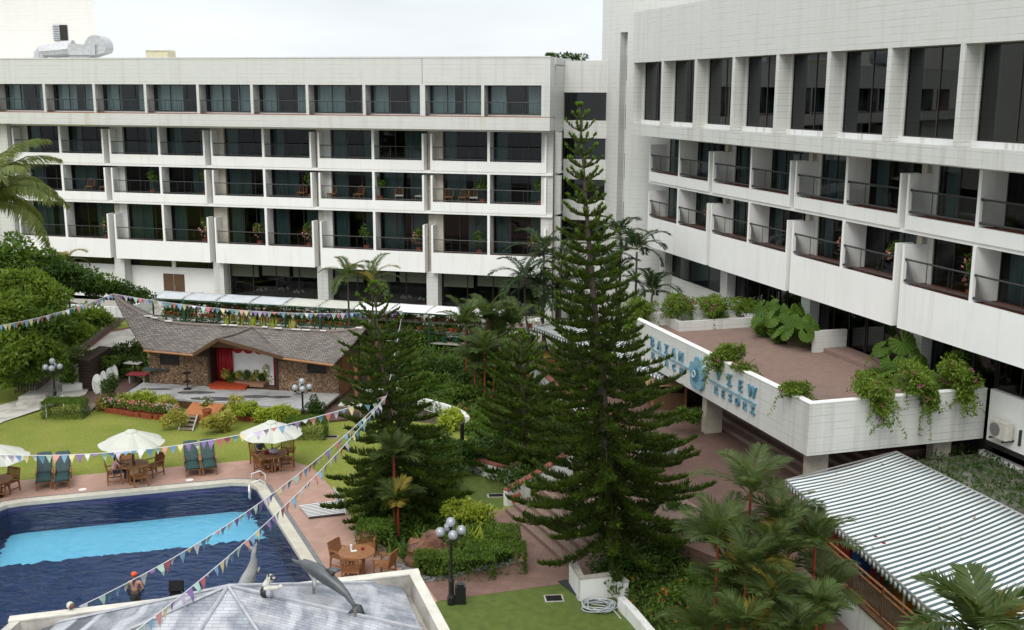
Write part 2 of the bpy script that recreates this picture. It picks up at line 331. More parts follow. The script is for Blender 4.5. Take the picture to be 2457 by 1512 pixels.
# ---------------------------------------------------------------- special materials
def glassm(name, tint, refl=1.0, rough=.01, ior=1.5):
    m, t, b = nodes(name); t.nodes.remove(b)
    tr = N(t, 'ShaderNodeBsdfTransparent'); tr.inputs[0].default_value = (*tint, 1)
    gl = N(t, 'ShaderNodeBsdfGlossy', i_Roughness=rough); gl.inputs[0].default_value = (refl * .92, refl * .97, refl, 1)
    fr = N(t, 'ShaderNodeFresnel', i_IOR=ior); mx = N(t, 'ShaderNodeMixShader')
    t.links.new(fr.outputs[0], mx.inputs[0]); t.links.new(tr.outputs[0], mx.inputs[1]); t.links.new(gl.outputs[0], mx.inputs[2])
    t.links.new(mx.outputs[0], t.nodes['Material Output'].inputs[0]); return m
M_glass = glassm('tinted_window_glass', (.34, .42, .42), .5)
M_glasst = glassm('pale_window_glass', (.55, .63, .64), 1.0)
M_glassd = glassm('dark_tinted_glass', (.11, .135, .15), .95)
M_clear = glassm('clear_glass', (.90, .93, .92), .55, .01, 1.3)
M_globe, t_, b_ = nodes('frosted_globe'); t_.nodes.remove(b_); _a = N(t_, 'ShaderNodeBsdfTransparent'); _a.inputs[0].default_value = (.85, .88, .9, 1); _d = N(t_, 'ShaderNodeBsdfDiffuse'); _d.inputs[0].default_value = (.46, .50, .56, 1); _g = N(t_, 'ShaderNodeBsdfGlossy', i_Roughness=.15); _m = N(t_, 'ShaderNodeMixShader', i_0=.5); _n = N(t_, 'ShaderNodeMixShader', i_0=.12)
t_.links.new(_a.outputs[0], _m.inputs[1]); t_.links.new(_d.outputs[0], _m.inputs[2]); t_.links.new(_m.outputs[0], _n.inputs[1]); t_.links.new(_g.outputs[0], _n.inputs[2]); t_.links.new(_n.outputs[0], t_.nodes['Material Output'].inputs[0])

def stripem(name, c1, c2, w, ang=0., soft=.04, leaves=False):      # stripes across UV x
    m, t, b = nodes(name); b.inputs['Roughness'].default_value = .5; v = coordn(t, 'UV')
    s = N(t, 'ShaderNodeSeparateXYZ'); t.links.new(v, s.inputs[0])
    q = N(t, 'ShaderNodeMath', operation='DIVIDE', i_1=w); t.links.new(s.outputs[0], q.inputs[0])
    fr = N(t, 'ShaderNodeMath', operation='FRACT'); t.links.new(q.outputs[0], fr.inputs[0])
    gt = N(t, 'ShaderNodeMath', operation='GREATER_THAN', i_1=.5); t.links.new(fr.outputs[0], gt.inputs[0])
    col = mixc(t, gt.outputs[0], c1, c2); d = noise(t, coordn(t), .8, 6, .5, .8)
    dm = N(t, 'ShaderNodeMath', operation='MULTIPLY', i_1=.25); t.links.new(d, dm.inputs[0]); t.links.new(mixc(t, dm.outputs[0], col, (.25, .24, .2)), b.inputs['Base Color']); return m
M_awn = stripem('green_striped_canvas', (.74, .75, .74), (.055, .105, .115), .265)
M_mat = stripem('navy_striped_canvas', (.72, .72, .70), (.04, .05, .06), .15)

def lawnm():
    m, t, b = nodes('lawn_grass'); b.inputs['Roughness'].default_value = .85; b.inputs['Specular IOR Level'].default_value = .1; v = coordn(t)
    a = noise(t, v, .28, 7, .40, .60); c = noise(t, v, 9, 4, .3, .7); d = noise(t, v, 40, 2, .3, .7); dry = noise(t, v, .8, 8, .53, .68)
    col = mixc(t, a, (.325, .335, .078), (.24, .275, .055)); col = mixc(t, dry, col, (.34, .30, .10))
    dk = N(t, 'ShaderNodeMath', operation='MULTIPLY', i_1=.55); t.links.new(c, dk.inputs[0]); col = mixc(t, dk.outputs[0], col, (.07, .11, .015))
    d2 = N(t, 'ShaderNodeMath', operation='MULTIPLY', i_1=.4); t.links.new(d, d2.inputs[0]); t.links.new(mixc(t, d2.outputs[0], col, (.10, .15, .02)), b.inputs['Base Color']); bump(t, b, d, .5, .05); return m
M_lawn = lawnm()
M_lawns = simple('shade_painted_lawn', (.10, .135, .026), (.065, .10, .02), sc=3, det=8, rough=.9, bmp=.3)  # deeper green grass with the shade over it painted into the colour
def stonem():
    m, t, b = nodes('rubble_stone_cladding'); b.inputs['Roughness'].default_value = .8; v = coordn(t)
    k = N(t, 'ShaderNodeTexVoronoi', i_Scale=12.); t.links.new(v, k.inputs[0]); r = N(t, 'ShaderNodeValToRGB'); t.links.new(k.outputs['Color'], r.inputs[0])
    r.color_ramp.elements[0].color = (.06, .035, .02, 1); r.color_ramp.elements[1].color = (.42, .29, .17, 1)
    e = r.color_ramp.elements.new(.5); e.color = (.22, .13, .07, 1)
    k2 = N(t, 'ShaderNodeTexVoronoi', feature='DISTANCE_TO_EDGE', i_Scale=12.); t.links.new(v, k2.inputs[0]); lt = N(t, 'ShaderNodeMath', operation='LESS_THAN', i_1=.05); t.links.new(k2.outputs[0], lt.inputs[0])
    t.links.new(mixc(t, lt.outputs[0], r.outputs[0], (.035, .025, .018)), b.inputs['Base Color']); bump(t, b, k2.outputs[0], .6, .05); return m
M_stone = stonem()
M_shingle = brickm('timber_shingles', (.20, .18, .16), (.12, .105, .095), (.05, .045, .04), .28, .17, .018, .85, (.09, .075, .065), .6, streak=(.6, .6, .6), bmp=.8)
def painted_roof():
    m, t, b = nodes('painted_shingle_roof'); b.inputs['Roughness'].default_value = .55
    v = coordn(t, 'UV'); k = N(t, 'ShaderNodeTexBrick', i_Scale=1.); k.inputs['Brick Width'].default_value = .34; k.inputs['Row Height'].default_value = .085; k.inputs['Mortar Size'].default_value = .008
    k.inputs['Color1'].default_value = (1, 1, 1, 1); k.inputs['Color2'].default_value = (.78, .78, .8, 1); k.inputs['Mortar'].default_value = (.55, .56, .6, 1); t.links.new(v, k.inputs[0])
    o = coordn(t, 'Object'); w = N(t, 'ShaderNodeTexWave', i_Scale=.28, i_Distortion=11., i_Detail=3.); t.links.new(o, w.inputs[0])
    r = N(t, 'ShaderNodeMapRange'); r.inputs[1].default_value = .72; r.inputs[2].default_value = .95; t.links.new(w.outputs[1], r.inputs[0])
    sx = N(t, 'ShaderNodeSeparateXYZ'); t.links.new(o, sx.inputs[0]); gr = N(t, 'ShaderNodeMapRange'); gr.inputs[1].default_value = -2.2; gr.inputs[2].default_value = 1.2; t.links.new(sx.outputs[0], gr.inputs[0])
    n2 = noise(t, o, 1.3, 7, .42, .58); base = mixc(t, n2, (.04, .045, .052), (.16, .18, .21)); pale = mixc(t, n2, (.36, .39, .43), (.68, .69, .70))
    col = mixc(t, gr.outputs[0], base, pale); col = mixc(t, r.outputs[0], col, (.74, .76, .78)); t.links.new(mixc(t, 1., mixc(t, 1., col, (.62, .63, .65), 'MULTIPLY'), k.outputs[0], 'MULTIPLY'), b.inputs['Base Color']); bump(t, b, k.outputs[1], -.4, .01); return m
M_proof = painted_roof()
M_ptile = simple('navy_pool_tile', (.006, .021, .072), (.011, .034, .11), sc=2)
M_ptilec = simple('light_blue_pool_tile', (.20, .58, .78), (.25, .63, .80), sc=2)
M_ptilew = simple('violet_pool_wall_tile', (.035, .028, .15), (.05, .04, .18), sc=3)
def waterm():
    m, t, b = nodes('pool_water'); t.nodes.remove(b)
    tr = N(t, 'ShaderNodeBsdfTransparent'); tr.inputs[0].default_value = (.80, .93, .98, 1)
    gl = N(t, 'ShaderNodeBsdfGlossy', i_Roughness=.02); gl.inputs[0].default_value = (.60, .64, .74, 1)
    v = coordn(t, 'Object', (.9, 1.9, 1)); v.node.inputs['Rotation'].default_value = (0, 0, R(-8)); n1 = N(t, 'ShaderNodeTexNoise', i_Scale=1.5, i_Detail=4., i_Distortion=.8); t.links.new(v, n1.inputs[0])
    bp = N(t, 'ShaderNodeBump', i_Strength=.6, i_Distance=.10); t.links.new(n1.outputs[0], bp.inputs['Height']); t.links.new(bp.outputs[0], gl.inputs['Normal'])
    fr = N(t, 'ShaderNodeFresnel', i_IOR=1.33); mx = N(t, 'ShaderNodeMixShader')
    t.links.new(fr.outputs[0], mx.inputs[0]); t.links.new(tr.outputs[0], mx.inputs[1]); t.links.new(gl.outputs[0], mx.inputs[2]); t.links.new(mx.outputs[0], t.nodes['Material Output'].inputs[0]); return m
M_water = waterm()

# ================================================================ LEFT WING
def wavy(F, u0, u1, w, z0, z1, amp=.05, per=.22):
    mb = MB(); k = max(4, int((u1 - u0) / per * 4))
    mb.grid(lambda a, c: F.p(u0 + (u1 - u0) * a, w + amp * math.sin(a * (u1 - u0) / per * 6.283), z0 + (z1 - z0) * c), k, 1); return mb
def window(F, root, u0, u1, w, z0, z1, nm=3, glass=None, curtain=None, mode=0, fz=M_frame):
    f = MB(); t = .05
    f.fb(F, u0, u1, w - .03, w + .03, z0, z0 + t); f.fb(F, u0, u1, w - .03, w + .03, z1 - t, z1)
    for k in range(nm + 1):
        x = u0 + (u1 - u0 - t) * k / nm; f.fb(F, x, x + t, w - .03, w + .03, z0 + t, z1 - t)
    fo = f.build('window', fz, root)
    g = MB(); g.sheet([F.p(u0 + .02, w, z0 + .02), F.p(u1 - .02, w, z0 + .02), F.p(u1 - .02, w, z1 - .02), F.p(u0 + .02, w, z1 - .02)]); g.build('pane', glass or M_glass, fo)
    if curtain:
        L = u1 - u0; spans = {0: [(.03, .33), (.7, .97)], 1: [(.05, .45), (.6, .97)], 2: [(.03, .25)], 3: [(.03, .55), (.85, .97)], 4: [(.5, .97)], 5: [(.04, .96)]}[mode]
        for a, c in spans: wavy(F, u0 + L * a, u0 + L * c, w + .25, z0, z1).build('curtain', curtain, fo, True)
    return fo
def railing(F, root, u0, u1, w, zb, zt, r=.03, knobs=False, glass=True):
    mb = MB()
    for z in (zb, zt):
        mb.tube([F.p(u0, w, z), F.p(u1, w, z)], r, 6)
        if knobs:
            for u in (u0 + .05, u1 - .05): mb.ball(F.p(u, w, z), .055, 8, 6)
    for k in (1, 2): u = u0 + (u1 - u0) * k / 3; mb.fb(F, u - .012, u + .012, w + .03, w + .05, zb, zt)
    o = mb.build('railing', M_rail, root)
    if glass:
        g = MB(); g.sheet([F.p(u0 + .02, w + .055, zb), F.p(u1 - .02, w + .055, zb), F.p(u1 - .02, w + .055, zt), F.p(u0 + .02, w + .055, zt)]); g.build('glass_panel', M_clear, o)
    return o
TZ = 0.86
lw = thing('hotel_building', 'long white hotel wing across the back with rows of balconies above a dark restaurant front', 'building', LW.p(-16, 0, TZ))
m = MB(); m.fb(LW, -46, 4.35, 0, 1.3, 16.37, 18.12); m.fb(LW, -46, 4.35, 1.3, 14, 17.6, 17.7); m.fb(LW, -46, 4.35, -.03, .0, 18.06, 18.15); m.build('roof_band', M_tile, lw)
m = MB(); m.fb(LW, -46, 4.35, 0, 1.25, 13.6, 14.40); m.build('sill_band', M_tiler, lw)
m = MB(); m.fb(LW, -46, 4.34, .02, 14, 14.40, 14.44); m.build('floor_slab', M_terr, lw)
m = MB(); m.fb(LW, -46, 4.2, .88, 1.02, 14.44, 14.56); m.build('window_sill', M_white, lw)
for i in range(-2, 9):
    w_ = .34 if i == 7 - 0 else .19
    if i < 8 or True:
        u = 4.0 * (i - 8) + 0
        m = MB(); m.fb(LW, u - w_ / 2, u + w_ / 2, .004, 1.2, 14.44, 16.37)
        if i != 9: m.build('pier', M_tile, lw)
m = MB(); m.fb(LW, 3.80, 4.35, .004, 1.6, 14.44, 16.37); m.fb(LW, 4.05, 4.35, 1.6, 6.5, 13.6, 18.12); m.build('end_wall', M_tile2, lw)
m = MB(); m.fb(LW, 4.38, 4.41, 1.0, 1.25, TZ, 13.6); m.build('downpipe', M_door, lw)
random.seed(3)
for i in range(-1, 9):
    u = 4.0 * (i - 8)
    window(LW, lw, u + .1, u + (3.8 if i == 8 else 3.9), .95, 14.56, 16.37, 3, M_glasst, M_curtw, [0, 1, 0, 3, 1, 0, 3, 0, 1, 0][(i + 1) % 10])
    railing(LW, lw, u + .1, u + (3.8 if i == 8 else 3.9), .12, 14.56, 15.32)
ROWS = [(10.86, 11.52, 13.26, 13.6), (8.19, 8.80, 10.55, 10.86), (4.05, 5.42, 7.25, 8.19)]
S1 = 1.25
for ri, (zb, zp, zf, zc) in enumerate(ROWS):
    m = MB(); m.fb(LW, -40, 4.3, S1 + .98, 14, zp - .28, zp - .10); m.build('floor_slab', M_terr if ri == 2 else M_conc, lw)
    m = MB(); m.fb(LW, -40, 4.3, S1 + .03, 14, zc - .16, zc - .004); m.build('ceiling_slab', M_paint, lw)
    for k in range(5):
        ua = -36 + 8 * k; ub = ua + 8; a = ua + .06; c = ub - .40 if k < 4 else ub - .12
        m = MB(); m.fb(LW, a, c, S1, S1 + .16, zb, zp)                       # parapet
        m.fb(LW, a, a + .13, S1, S1 + .75, zp, zf); m.fb(LW, c - .13, c, S1, S1 + .75, zp, zf)
        m.fb(LW, a, a + .13, S1 + .16, S1 + .75, zb, zp); m.fb(LW, c - .13, c, S1 + .16, S1 + .75, zb, zp); m.fb(LW, a + .13, c - .13, S1 + .16, S1 + .8, zb, zb + .12)
        m.build('balcony', M_paint, lw)
        m = MB(); m.fb(LW, a + .13, c - .13, S1 + .16, S1 + .98, zp - .28, zp - .10); m.build('balcony_floor', M_terr if ri == 2 else M_conc, lw)
        m = MB(); m.fb(LW, ua + 3.94, ua + 4.11, S1 + .03, S1 + 1.02, zp + .002, zc - .16); m.build('partition', M_paint, lw)
        m = MB(); m.fb(LW, ub - .38, ub + .055, S1 + .8, S1 + 1.0, zb - .35, zc); m.build('recess_wall', M_beige, lw); m = MB(); m.fb(LW, ub + .06, ub + .66, S1 + .78, S1 + 1.15, zb, zc - .17); m.build('column', M_beige if k % 2 else M_tile2, lw)
        for h in (0, 1):
            x0 = ua + (.66 if h == 0 else 4.11); x1 = ua + (3.94 if h == 0 else 7.62)
            window(LW, lw, x0, x1, S1 + 1.0, zp - .1, zc - .16, 3, M_glass, M_curt if ri else M_curt, random.choice([0, 1, 2, 3, 4, 0]) if ri else random.choice([2, 2, 4, 0]))
            railing(LW, lw, ua + (.2 if h == 0 else 4.12), ua + (3.93 if h == 0 else 7.46), S1 + .1, zp + .1, zp + .88)
# ground storey
for ub in (-36, -28, -20, -12, -4, 4): m = MB(); m.fb(LW, ub - .45, ub + .35, S1 + .45, S1 + 1.3, TZ, 4.04) if ub != 4 else m.fb(LW, 3.5, 4.3, S1 + .2, S1 + 1.3, TZ, 13.58); m.build('column', M_tile2, lw)
m = MB(); m.fb(LW, -46, -20.5, S1 + 1.35, S1 + 1.6, TZ, 3.35); m.fb(LW, -24.3, -24.0, S1 + 1.33, S1 + 1.6, 3.35, 4.1); m.fb(LW, -20.5, -19.65, S1 + .9, S1 + 1.6, TZ, 4.1); m.build('ground_storey_wall', M_paint, lw)
for a, c in ((-32, -28.45), (-27.6, -24.32), (-23.98, -20.5)): window(LW, lw, a, c, S1 + 1.45, 3.35, 4.1, 4, M_glassd)
m = MB(); m.fb(LW, -25.05, -23.35, S1 + 1.31, S1 + 1.36, TZ, 2.85); d_ = m.build('door', M_door, lw)
m = MB(); m.fb(LW, -24.22, -24.18, S1 + 1.305, S1 + 1.31, TZ, 2.85); m.tube([LW.p(-24.05, S1 + 1.26, 1.75), LW.p(-24.05, S1 + 1.26, 2.0)], .02); m.build('handle', M_steel, d_)
for a in (-19.65, -11.65, -3.65):
    b_ = a + 7.2; window(LW, lw, a, b_, S1 + 1.4, TZ + .3, 4.05, 4, M_glasst)
    for k in range(3):
        m = MB(); u0 = a + .1 + k * 2.4; zt = 3.05 - .14 * (k == 0); m.fb(LW, u0, u0 + 2.1, S1 + 1.46, S1 + 1.49, zt, 3.98); m.build('blind', M_blind, lw)
m = MB(); m.fb(LW, -19.65, 3.5, S1 + 1.3, S1 + 1.5, TZ, TZ + .3); m.build('plinth', M_paint, lw)
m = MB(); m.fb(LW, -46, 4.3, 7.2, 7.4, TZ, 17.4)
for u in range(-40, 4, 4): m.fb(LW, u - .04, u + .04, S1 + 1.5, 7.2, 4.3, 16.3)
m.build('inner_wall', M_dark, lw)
m = MB(); m.fb(LW, -46, 4.3, S1 + 1.45, 14, TZ - .05, TZ + .02); m.build('restaurant_floor', M_door, lw)
m = MB(); m.fb(LW, -46, -36.05, .9, 9, 0, 13.58); m.build('side_block', M_tile2, lw); m = MB(); m.fb(LW, -36.05, -35.3, 2.3, 2.6, 0, 13.5); m.build('recess_wall', M_tile2, lw)
m = MB(); m.fb(LW, -15.5 + 4.6, -10.88, -.012, .0, 16.4, 18.0) if False else m.fb(LW, -4.02, -3.985, -.006, 0, 16.45, 18.05); m.build('expansion_joint', M_drain, lw)
# restaurant tables seen through the glass
rt = MB()
tb = thing('dining_table', 'white set dining table behind the dark restaurant glass', 'table', LW.p(1.6, 4.4, TZ), 'dining tables inside the restaurant')
m = MB(); m.lathe(LW.p(1.6, 4.4, TZ + .02), [(.3, 0), (.05, .05), (.05, .68), (.5, .7), (.5, .74)], 10); m.build('table', M_door, tb)
m = MB()
for k in range(5): a = k * 1.256; m.lathe(LW.p(1.6 + .33 * math.cos(a), 4.4 + .33 * math.sin(a), TZ + .76), [(.11, 0), (.09, .03), (.02, .16)], 6)
m.build('place_setting', M_white, tb)
for u, w in ((.5, 5.2), (2.6, 5.4), (-1.5, 4.6), (-7, 4.6), (-9, 5.2), (-5.6, 4.4), (-13, 4.5), (-15.2, 4.5), (-16.8, 5.3), (-18.2, 4.6)): dup(tb, LW.p(u, w, TZ))

# ---- corridor link between the wings
lk = thing('link_building', 'narrow white tiled link block with dark windows between the two wings', 'building', LW.p(6.4, 6, TZ))
m = MB(); m.fb(LW, 4.36, 9, 4.2, 4.5, 15.95, 17.98)
zz = [(14.15, 15.95), (11.62, 13.0), (8.95, 10.3), (6.2, 7.6)]
for a, c in ((13.0, 14.15), (10.3, 11.62), (7.6, 8.95), (TZ, 6.2)): m.fb(LW, 4.36, 9, 4.2, 4.5, a, c)
m.fb(LW, 4.36, 9, 4.5, 12, 17.3, 17.5); m.fb(LW, 4.36, 9, 8, 8.2, TZ, 17.3); m.build('wall', M_tile2, lk)
for a, c in zz: window(LW, lk, 4.37, 9, 4.3, a, c, 2, M_glassd, M_curt, 2)
# ---- round stair tower
tw = thing('stair_tower', 'tall rounded white tiled stair tower with a staggered slot window', 'tower', (9.6, 74.6, 0))
m = MB(); a0 = math.atan2(-74.6, -9.6); nseg = 40; RT = 3.75
def arc(a, b, z0, z1, r=RT):
    m.grid(lambda s, t: np.array([9.6 + r * math.cos(a + (b - a) * s), 74.6 + r * math.sin(a + (b - a) * s), z0 + (z1 - z0) * t]), max(2, int(abs(b - a) * 12)), 1)
s0, s1 = a0 - .72, a0 - .56
arc(s1, s1 + 5.2, 0, 26); arc(s1 + 5.2 - .02, s0 + 2 * math.pi, 0, 26); arc(s0, s1, 0, .9); arc(s0, s1, 19.7, 26)
m.build('wall', M_tile, tw, True)
m = MB(); k = 0; z = .9
while z < 19.6:
    a, b = (s0 + .09, s1); arc(a, b, z + .3, min(z + 1.9, 19.7), RT - .30); z += 3.1; k += 1
m.build('slot_window', M_glassd, tw)
m = MB(); arc(s0 - .02, s1 + .02, .8, 19.8, RT - .55)
for a in (s0, s1): m.par(np.array([9.6 + (RT - .6) * math.cos(a), 74.6 + (RT - .6) * math.sin(a), .9]), .6 * np.array([math.cos(a), math.sin(a), 0]), .01 * np.array([-math.sin(a), math.cos(a), 0]), np.array([0, 0, 18.8]))
m.build('slot_lining', M_tile2, tw)

# ================================================================ RIGHT WING
rw = thing('hotel_building', 'white hotel wing on the right with tall dark top windows and glass fronted balconies', 'building', RW.p(12, 0, 0))
U0, U1 = -4.3, 38.0
m = MB(); m.fb(RW, U0, U1, 0, 1.2, 17.71, 20.63); m.fb(RW, U0, U1, 1.2, 14, 20.0, 20.2); m.fb(RW, U0, U0 + .3, 1.2, 14, 13.5, 20.63); m.build('roof_band', M_tile, rw)
m = MB(); m.fb(RW, U0, U1, 0, 1.2, 13.45, 14.12); m.build('sill_band', M_tile2, rw)
m = MB(); m.fb(RW, U0 + .1, U1, .55, .80, 14.12, 14.34); m.build('window_sill', M_paintdirty, rw)
for k in range(-1, 10):
    u = 4.2 * k; u0 = U0 if k < 0 else u - .12
    m = MB(); m.fb(RW, u0, u + .14, .004, 1.6, 14.13, 17.71); m.fb(RW, u + .14, u + .24, .65, .95, 14.13, 17.71); m.build('pier', M_tile2, rw)
    if k < 9: window(RW, rw, u + .24, u + 4.08, .75, 14.34, 17.71, 2, M_glassd)
ROWR = [(10.65, 11.20, 12.85, 13.45), (6.60, 8.42, 10.02, 10.65)]
for ri, (zb, zp, zf, zc) in enumerate(ROWR):
    m = MB(); m.fb(RW, U0, U1, 2.05, 14, zp - .22, zp - .03); m.build('floor_slab', M_terr, rw)
    m = MB(); m.fb(RW, U0, U1, S1 + .03, 14, zc - .16, zc - .004); m.build('ceiling_slab', M_paint, rw)
    for k in range(5):
        ua = -4.2 + 8.4 * k; ub = ua + 8.4; a = ua + .08; c = ub - .30
        m = MB(); m.fb(RW, a, c, 1.2, 1.36, zb, zp); m.fb(RW, a, a + .13, 1.2, 2.3, zp, zf); m.fb(RW, c - .13, c, 1.2, 2.0, zp, zf)
        m.fb(RW, a, a + .13, 1.36, 2.0, zb, zp); m.fb(RW, c - .13, c, 1.36, 2.0, zb, zp); m.fb(RW, a + .13, c - .13, 1.36, 2.0, zb, zb + .12); m.build('balcony', M_paint, rw)
        m = MB(); m.fb(RW, a + .13, c - .13, 1.36, 2.05, zp - .22, zp - .03); m.build('balcony_floor', M_terr, rw)
        m = MB(); m.fb(RW, ua + 4.12, ua + 4.29, 1.23, 2.42, zp + .002, zc - .16); m.build('partition', M_paint, rw)
        m = MB(); m.fb(RW, ub - .28, ub + .06, 2.1, 2.3, zb - .3, zc); m.build('recess_wall', M_beige, rw); m = MB(); m.fb(RW, ub - .2, ub + .5, 2.31, 2.6, zb, zc - .17); m.build('column', M_tile2, rw)
        for h in (0, 1):
            x0 = ua + (.5 if h == 0 else 4.29); x1 = ua + (4.12 if h == 0 else 8.2)
            window(RW, rw, x0, x1, 2.4, zp - .03, zc - .16, 3, M_glass, M_curt, [1, 0, 3, 2, 4][(k + h + ri) % 5])
            railing(RW, rw, ua + (.22 if h == 0 else 4.3), ua + (4.11 if h == 0 else 7.95), 1.28, zp + .16, zp + 1.02, .04, True)
# storey behind the roof terrace
for u in (-4.0, 4.2, 12.6, 21.0, 29.4): m = MB(); m.fb(RW, u - .4, u + .4, 2.2, 3.0, 0, 6.59); m.build('column', M_tile2, rw)
m = MB(); m.fb(RW, U0, 8.8, 2.7, 2.95, 0, 4.75); m.fb(RW, U0, 8.8, 2.65, 2.7, 4.65, 4.75); m.build('lower_wall', M_paint, rw); m = MB(); m.fb(RW, 25.25, U1, 2.5, 2.8, 3.0, 5.0); m.build('lower_wall', M_paint, rw)
for a, c, z0 in ((-3.6, 3.8, 4.75), (4.6, 8.6, 4.75), (9, 12.2, 4.2), (13, 16.8, 4.2), (16.9, 20.6, 4.2), (21.4, 25.2, 4.2), (25.3, 29, 5.0), (29.8, 37, 5.0)): window(RW, rw, a, c, 2.75, z0, 6.6, 3, M_glassd, M_curt if u < 12 else None, 2)
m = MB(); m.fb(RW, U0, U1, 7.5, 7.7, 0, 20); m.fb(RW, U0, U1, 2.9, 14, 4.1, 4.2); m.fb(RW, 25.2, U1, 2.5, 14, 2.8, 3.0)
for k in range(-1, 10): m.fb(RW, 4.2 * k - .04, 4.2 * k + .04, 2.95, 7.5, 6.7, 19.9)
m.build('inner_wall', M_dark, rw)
m = MB(); m.fb(RW, 8.8, U1, 3.2, 3.4, .2, 2.8); m.build('shopfront', M_glassd, rw)

# ---- taller blocks rising behind
rt_ = thing('service_tower', 'tall white tiled service tower with a louvred opening behind the back wing roof', 'tower', (-37, 92, 0))
XL = GY(232, 100, 88)[0]
m = MB(); m.prism([(-70, 88), (XL, 88), (XL * 101 / 88, 101), (-70, 101)], 0, 28); m.build('wall', tilem('bright_white_tile', (.74, .73, .69), (.58, .57, .54), (.66, .64, .58), .3), rt_)
q0 = GY(130, 97, 87.98); q1 = GY(161, 60, 87.98); x0, x1, z0, z1 = q0[0], q1[0], q0[2], q1[2]
m = MB(); m.par((x0, 87.93, z0), (x1 - x0, 0, 0), (0, .06, 0), (0, 0, z1 - z0)); lv = m.build('louvre', M_dark, rt_)
m = MB()
for k in range(9): z = z0 + (z1 - z0) * (k + .3) / 9; m.par((x0, 87.86, z), ((x1 - x0) * .48, 0, 0), (0, .06, .03), (0, 0, .07))
m.build('louvre_blade', M_metal, lv)
# rooftop duct
dq = GY(190, 128, 80)
dt = thing('exhaust_duct', 'silver rooftop exhaust duct with a scroll fan housing on the back wing roof', 'duct', (dq[0], 80, 17.6))
def P8(x, y): return GY(x, y, 80)
m = MB(); c = P8(238, 112); rr = 24 / FPX * 80
pf = [(c[0] + rr * math.cos(a), c[2] + rr * 1.05 * math.sin(a)) for a in np.linspace(-.6, 3.6, 18)] + [(P8(176, 118)[0], P8(176, 118)[2]), (P8(176, 133)[0], 17.8)]
m.add([(x, 79.2, z) for x, z in pf] + [(x, 80.8, z) for x, z in pf], [tuple(range(len(pf))), tuple(range(2 * len(pf) - 1, len(pf) - 1, -1))] + [(i, i + len(pf), (i + 1) % len(pf) + len(pf), (i + 1) % len(pf)) for i in range(len(pf))]); m.build('fan_housing', M_metal, dt)
m = MB(); m.tube([P8(100, 128), P8(90, 136) - [0, 0, .6]], .45, 10); m.tube([P8(90, 134), P8(100, 124), P8(125, 122), P8(178, 117)], [.35, .42, .5, .62], 10); m.build('duct_run', M_metal, dt)
m = MB(); m.par(P8(176, 133) + [0, -.95, 0], P8(240, 133) - P8(176, 133), (0, .12, 0), P8(176, 107) - P8(176, 133)); m.build('access_panel', M_metal, dt)
q = GY(360, 136, 84); rb = thing('roof_hut', 'small pale yellow rooftop hut peeping over the back wing parapet', 'hut', (q[0], 84, 17.6)); hw = 32 / FPX * 84
m = MB(); m.box((q[0] + .5, 85, q[2]), (hw * 1.6, 2, .9)); m.build('wall', simple('pale_yellow_paint', (.62, .58, .40)), rb); m = MB(); m.box((q[0] + .4, 85, q[2] + .5), (hw * 1.75, 2.2, .1)); m.build('roof', M_paint, rb)
# ================================================================ GROUND
m = MB(); m.grid(lambda a, b: np.array([-400 + 800 * a, -60 + 1200 * b, -2.2]), 4, 4); struct(m.build('ground', M_soil))
LAWN_Z = 0.
poolb = [(-36, 37.2), (-19.6, 41.7), (-10.6, 44.15), (-9.85, 43.1), (-4.6, 31.2), (-36, 26)]
def P2(l, z=0.): return [tuple(G(x, y, z)[:2]) for x, y in l]
# pool outline (water edge)
wpool = [(-20.0, 39.9), (-19.98, 40.5), (-19.75, 40.95), (-19.3, 41.2), (-11.6, 43.55), (-10.9, 43.5), (-10.45, 43.0), (-10.05, 42.1), (-6.6, 34.4), (-5.2, 31.2), (-4.6, 26.), (-16.4, 26.)]
def offset(poly, d):
    out = []; n = len(poly)
    for i in range(n):
        p0, p1, p2 = np.array(poly[i - 1]), np.array(poly[i]), np.array(poly[(i + 1) % n]); a = p1 - p0; b = p2 - p1
        na = np.array([-a[1], a[0]]) / np.linalg.norm(a); nb = np.array([-b[1], b[0]]) / np.linalg.norm(b); k = na + nb; k /= (k @ k) / 2; out.append(tuple(p1 + k * d))
    return out
cop = offset(wpool, .42); drn = offset(wpool, .62)
def ring(mb, a, b, z):
    n = len(a)
    for i in range(n): j = (i + 1) % n; mb.add([(*a[i], z), (*a[j], z), (*b[j], z), (*b[i], z)], [(0, 1, 2, 3)])
m = MB(); ring(m, cop, wpool, .045)
n_ = len(wpool)
for i in range(n_): j = (i + 1) % n_; m.add([(*wpool[i], .045), (*wpool[j], .045), (*wpool[j], -.12), (*wpool[i], -.12)], [(0, 1, 2, 3)]); m.add([(*cop[i], .045), (*cop[j], .045), (*cop[j], -.02), (*cop[i], -.02)], [(0, 1, 2, 3)])
struct(m.build('pool_coping', M_cope))
m = MB(); ring(m, drn, cop, .012); struct(m.build('pool_drain', M_drain))
POOLD = -1.25
for nm_, za, zb_, mt_ in (('pool_tile_band', -.11, -.36, M_ptilew), ('pool_wall', -.36, POOLD, M_ptile)):
    m = MB()
    for i in range(n_): j = (i + 1) % n_; m.add([(*wpool[i], za), (*wpool[j], za), (*wpool[j], zb_), (*wpool[i], zb_)], [(0, 1, 2, 3)])
    struct(m.build(nm_, mt_))
m = MB(); m.sheet([(*q, POOLD) for q in wpool]); struct(m.build('pool_floor', M_ptile))
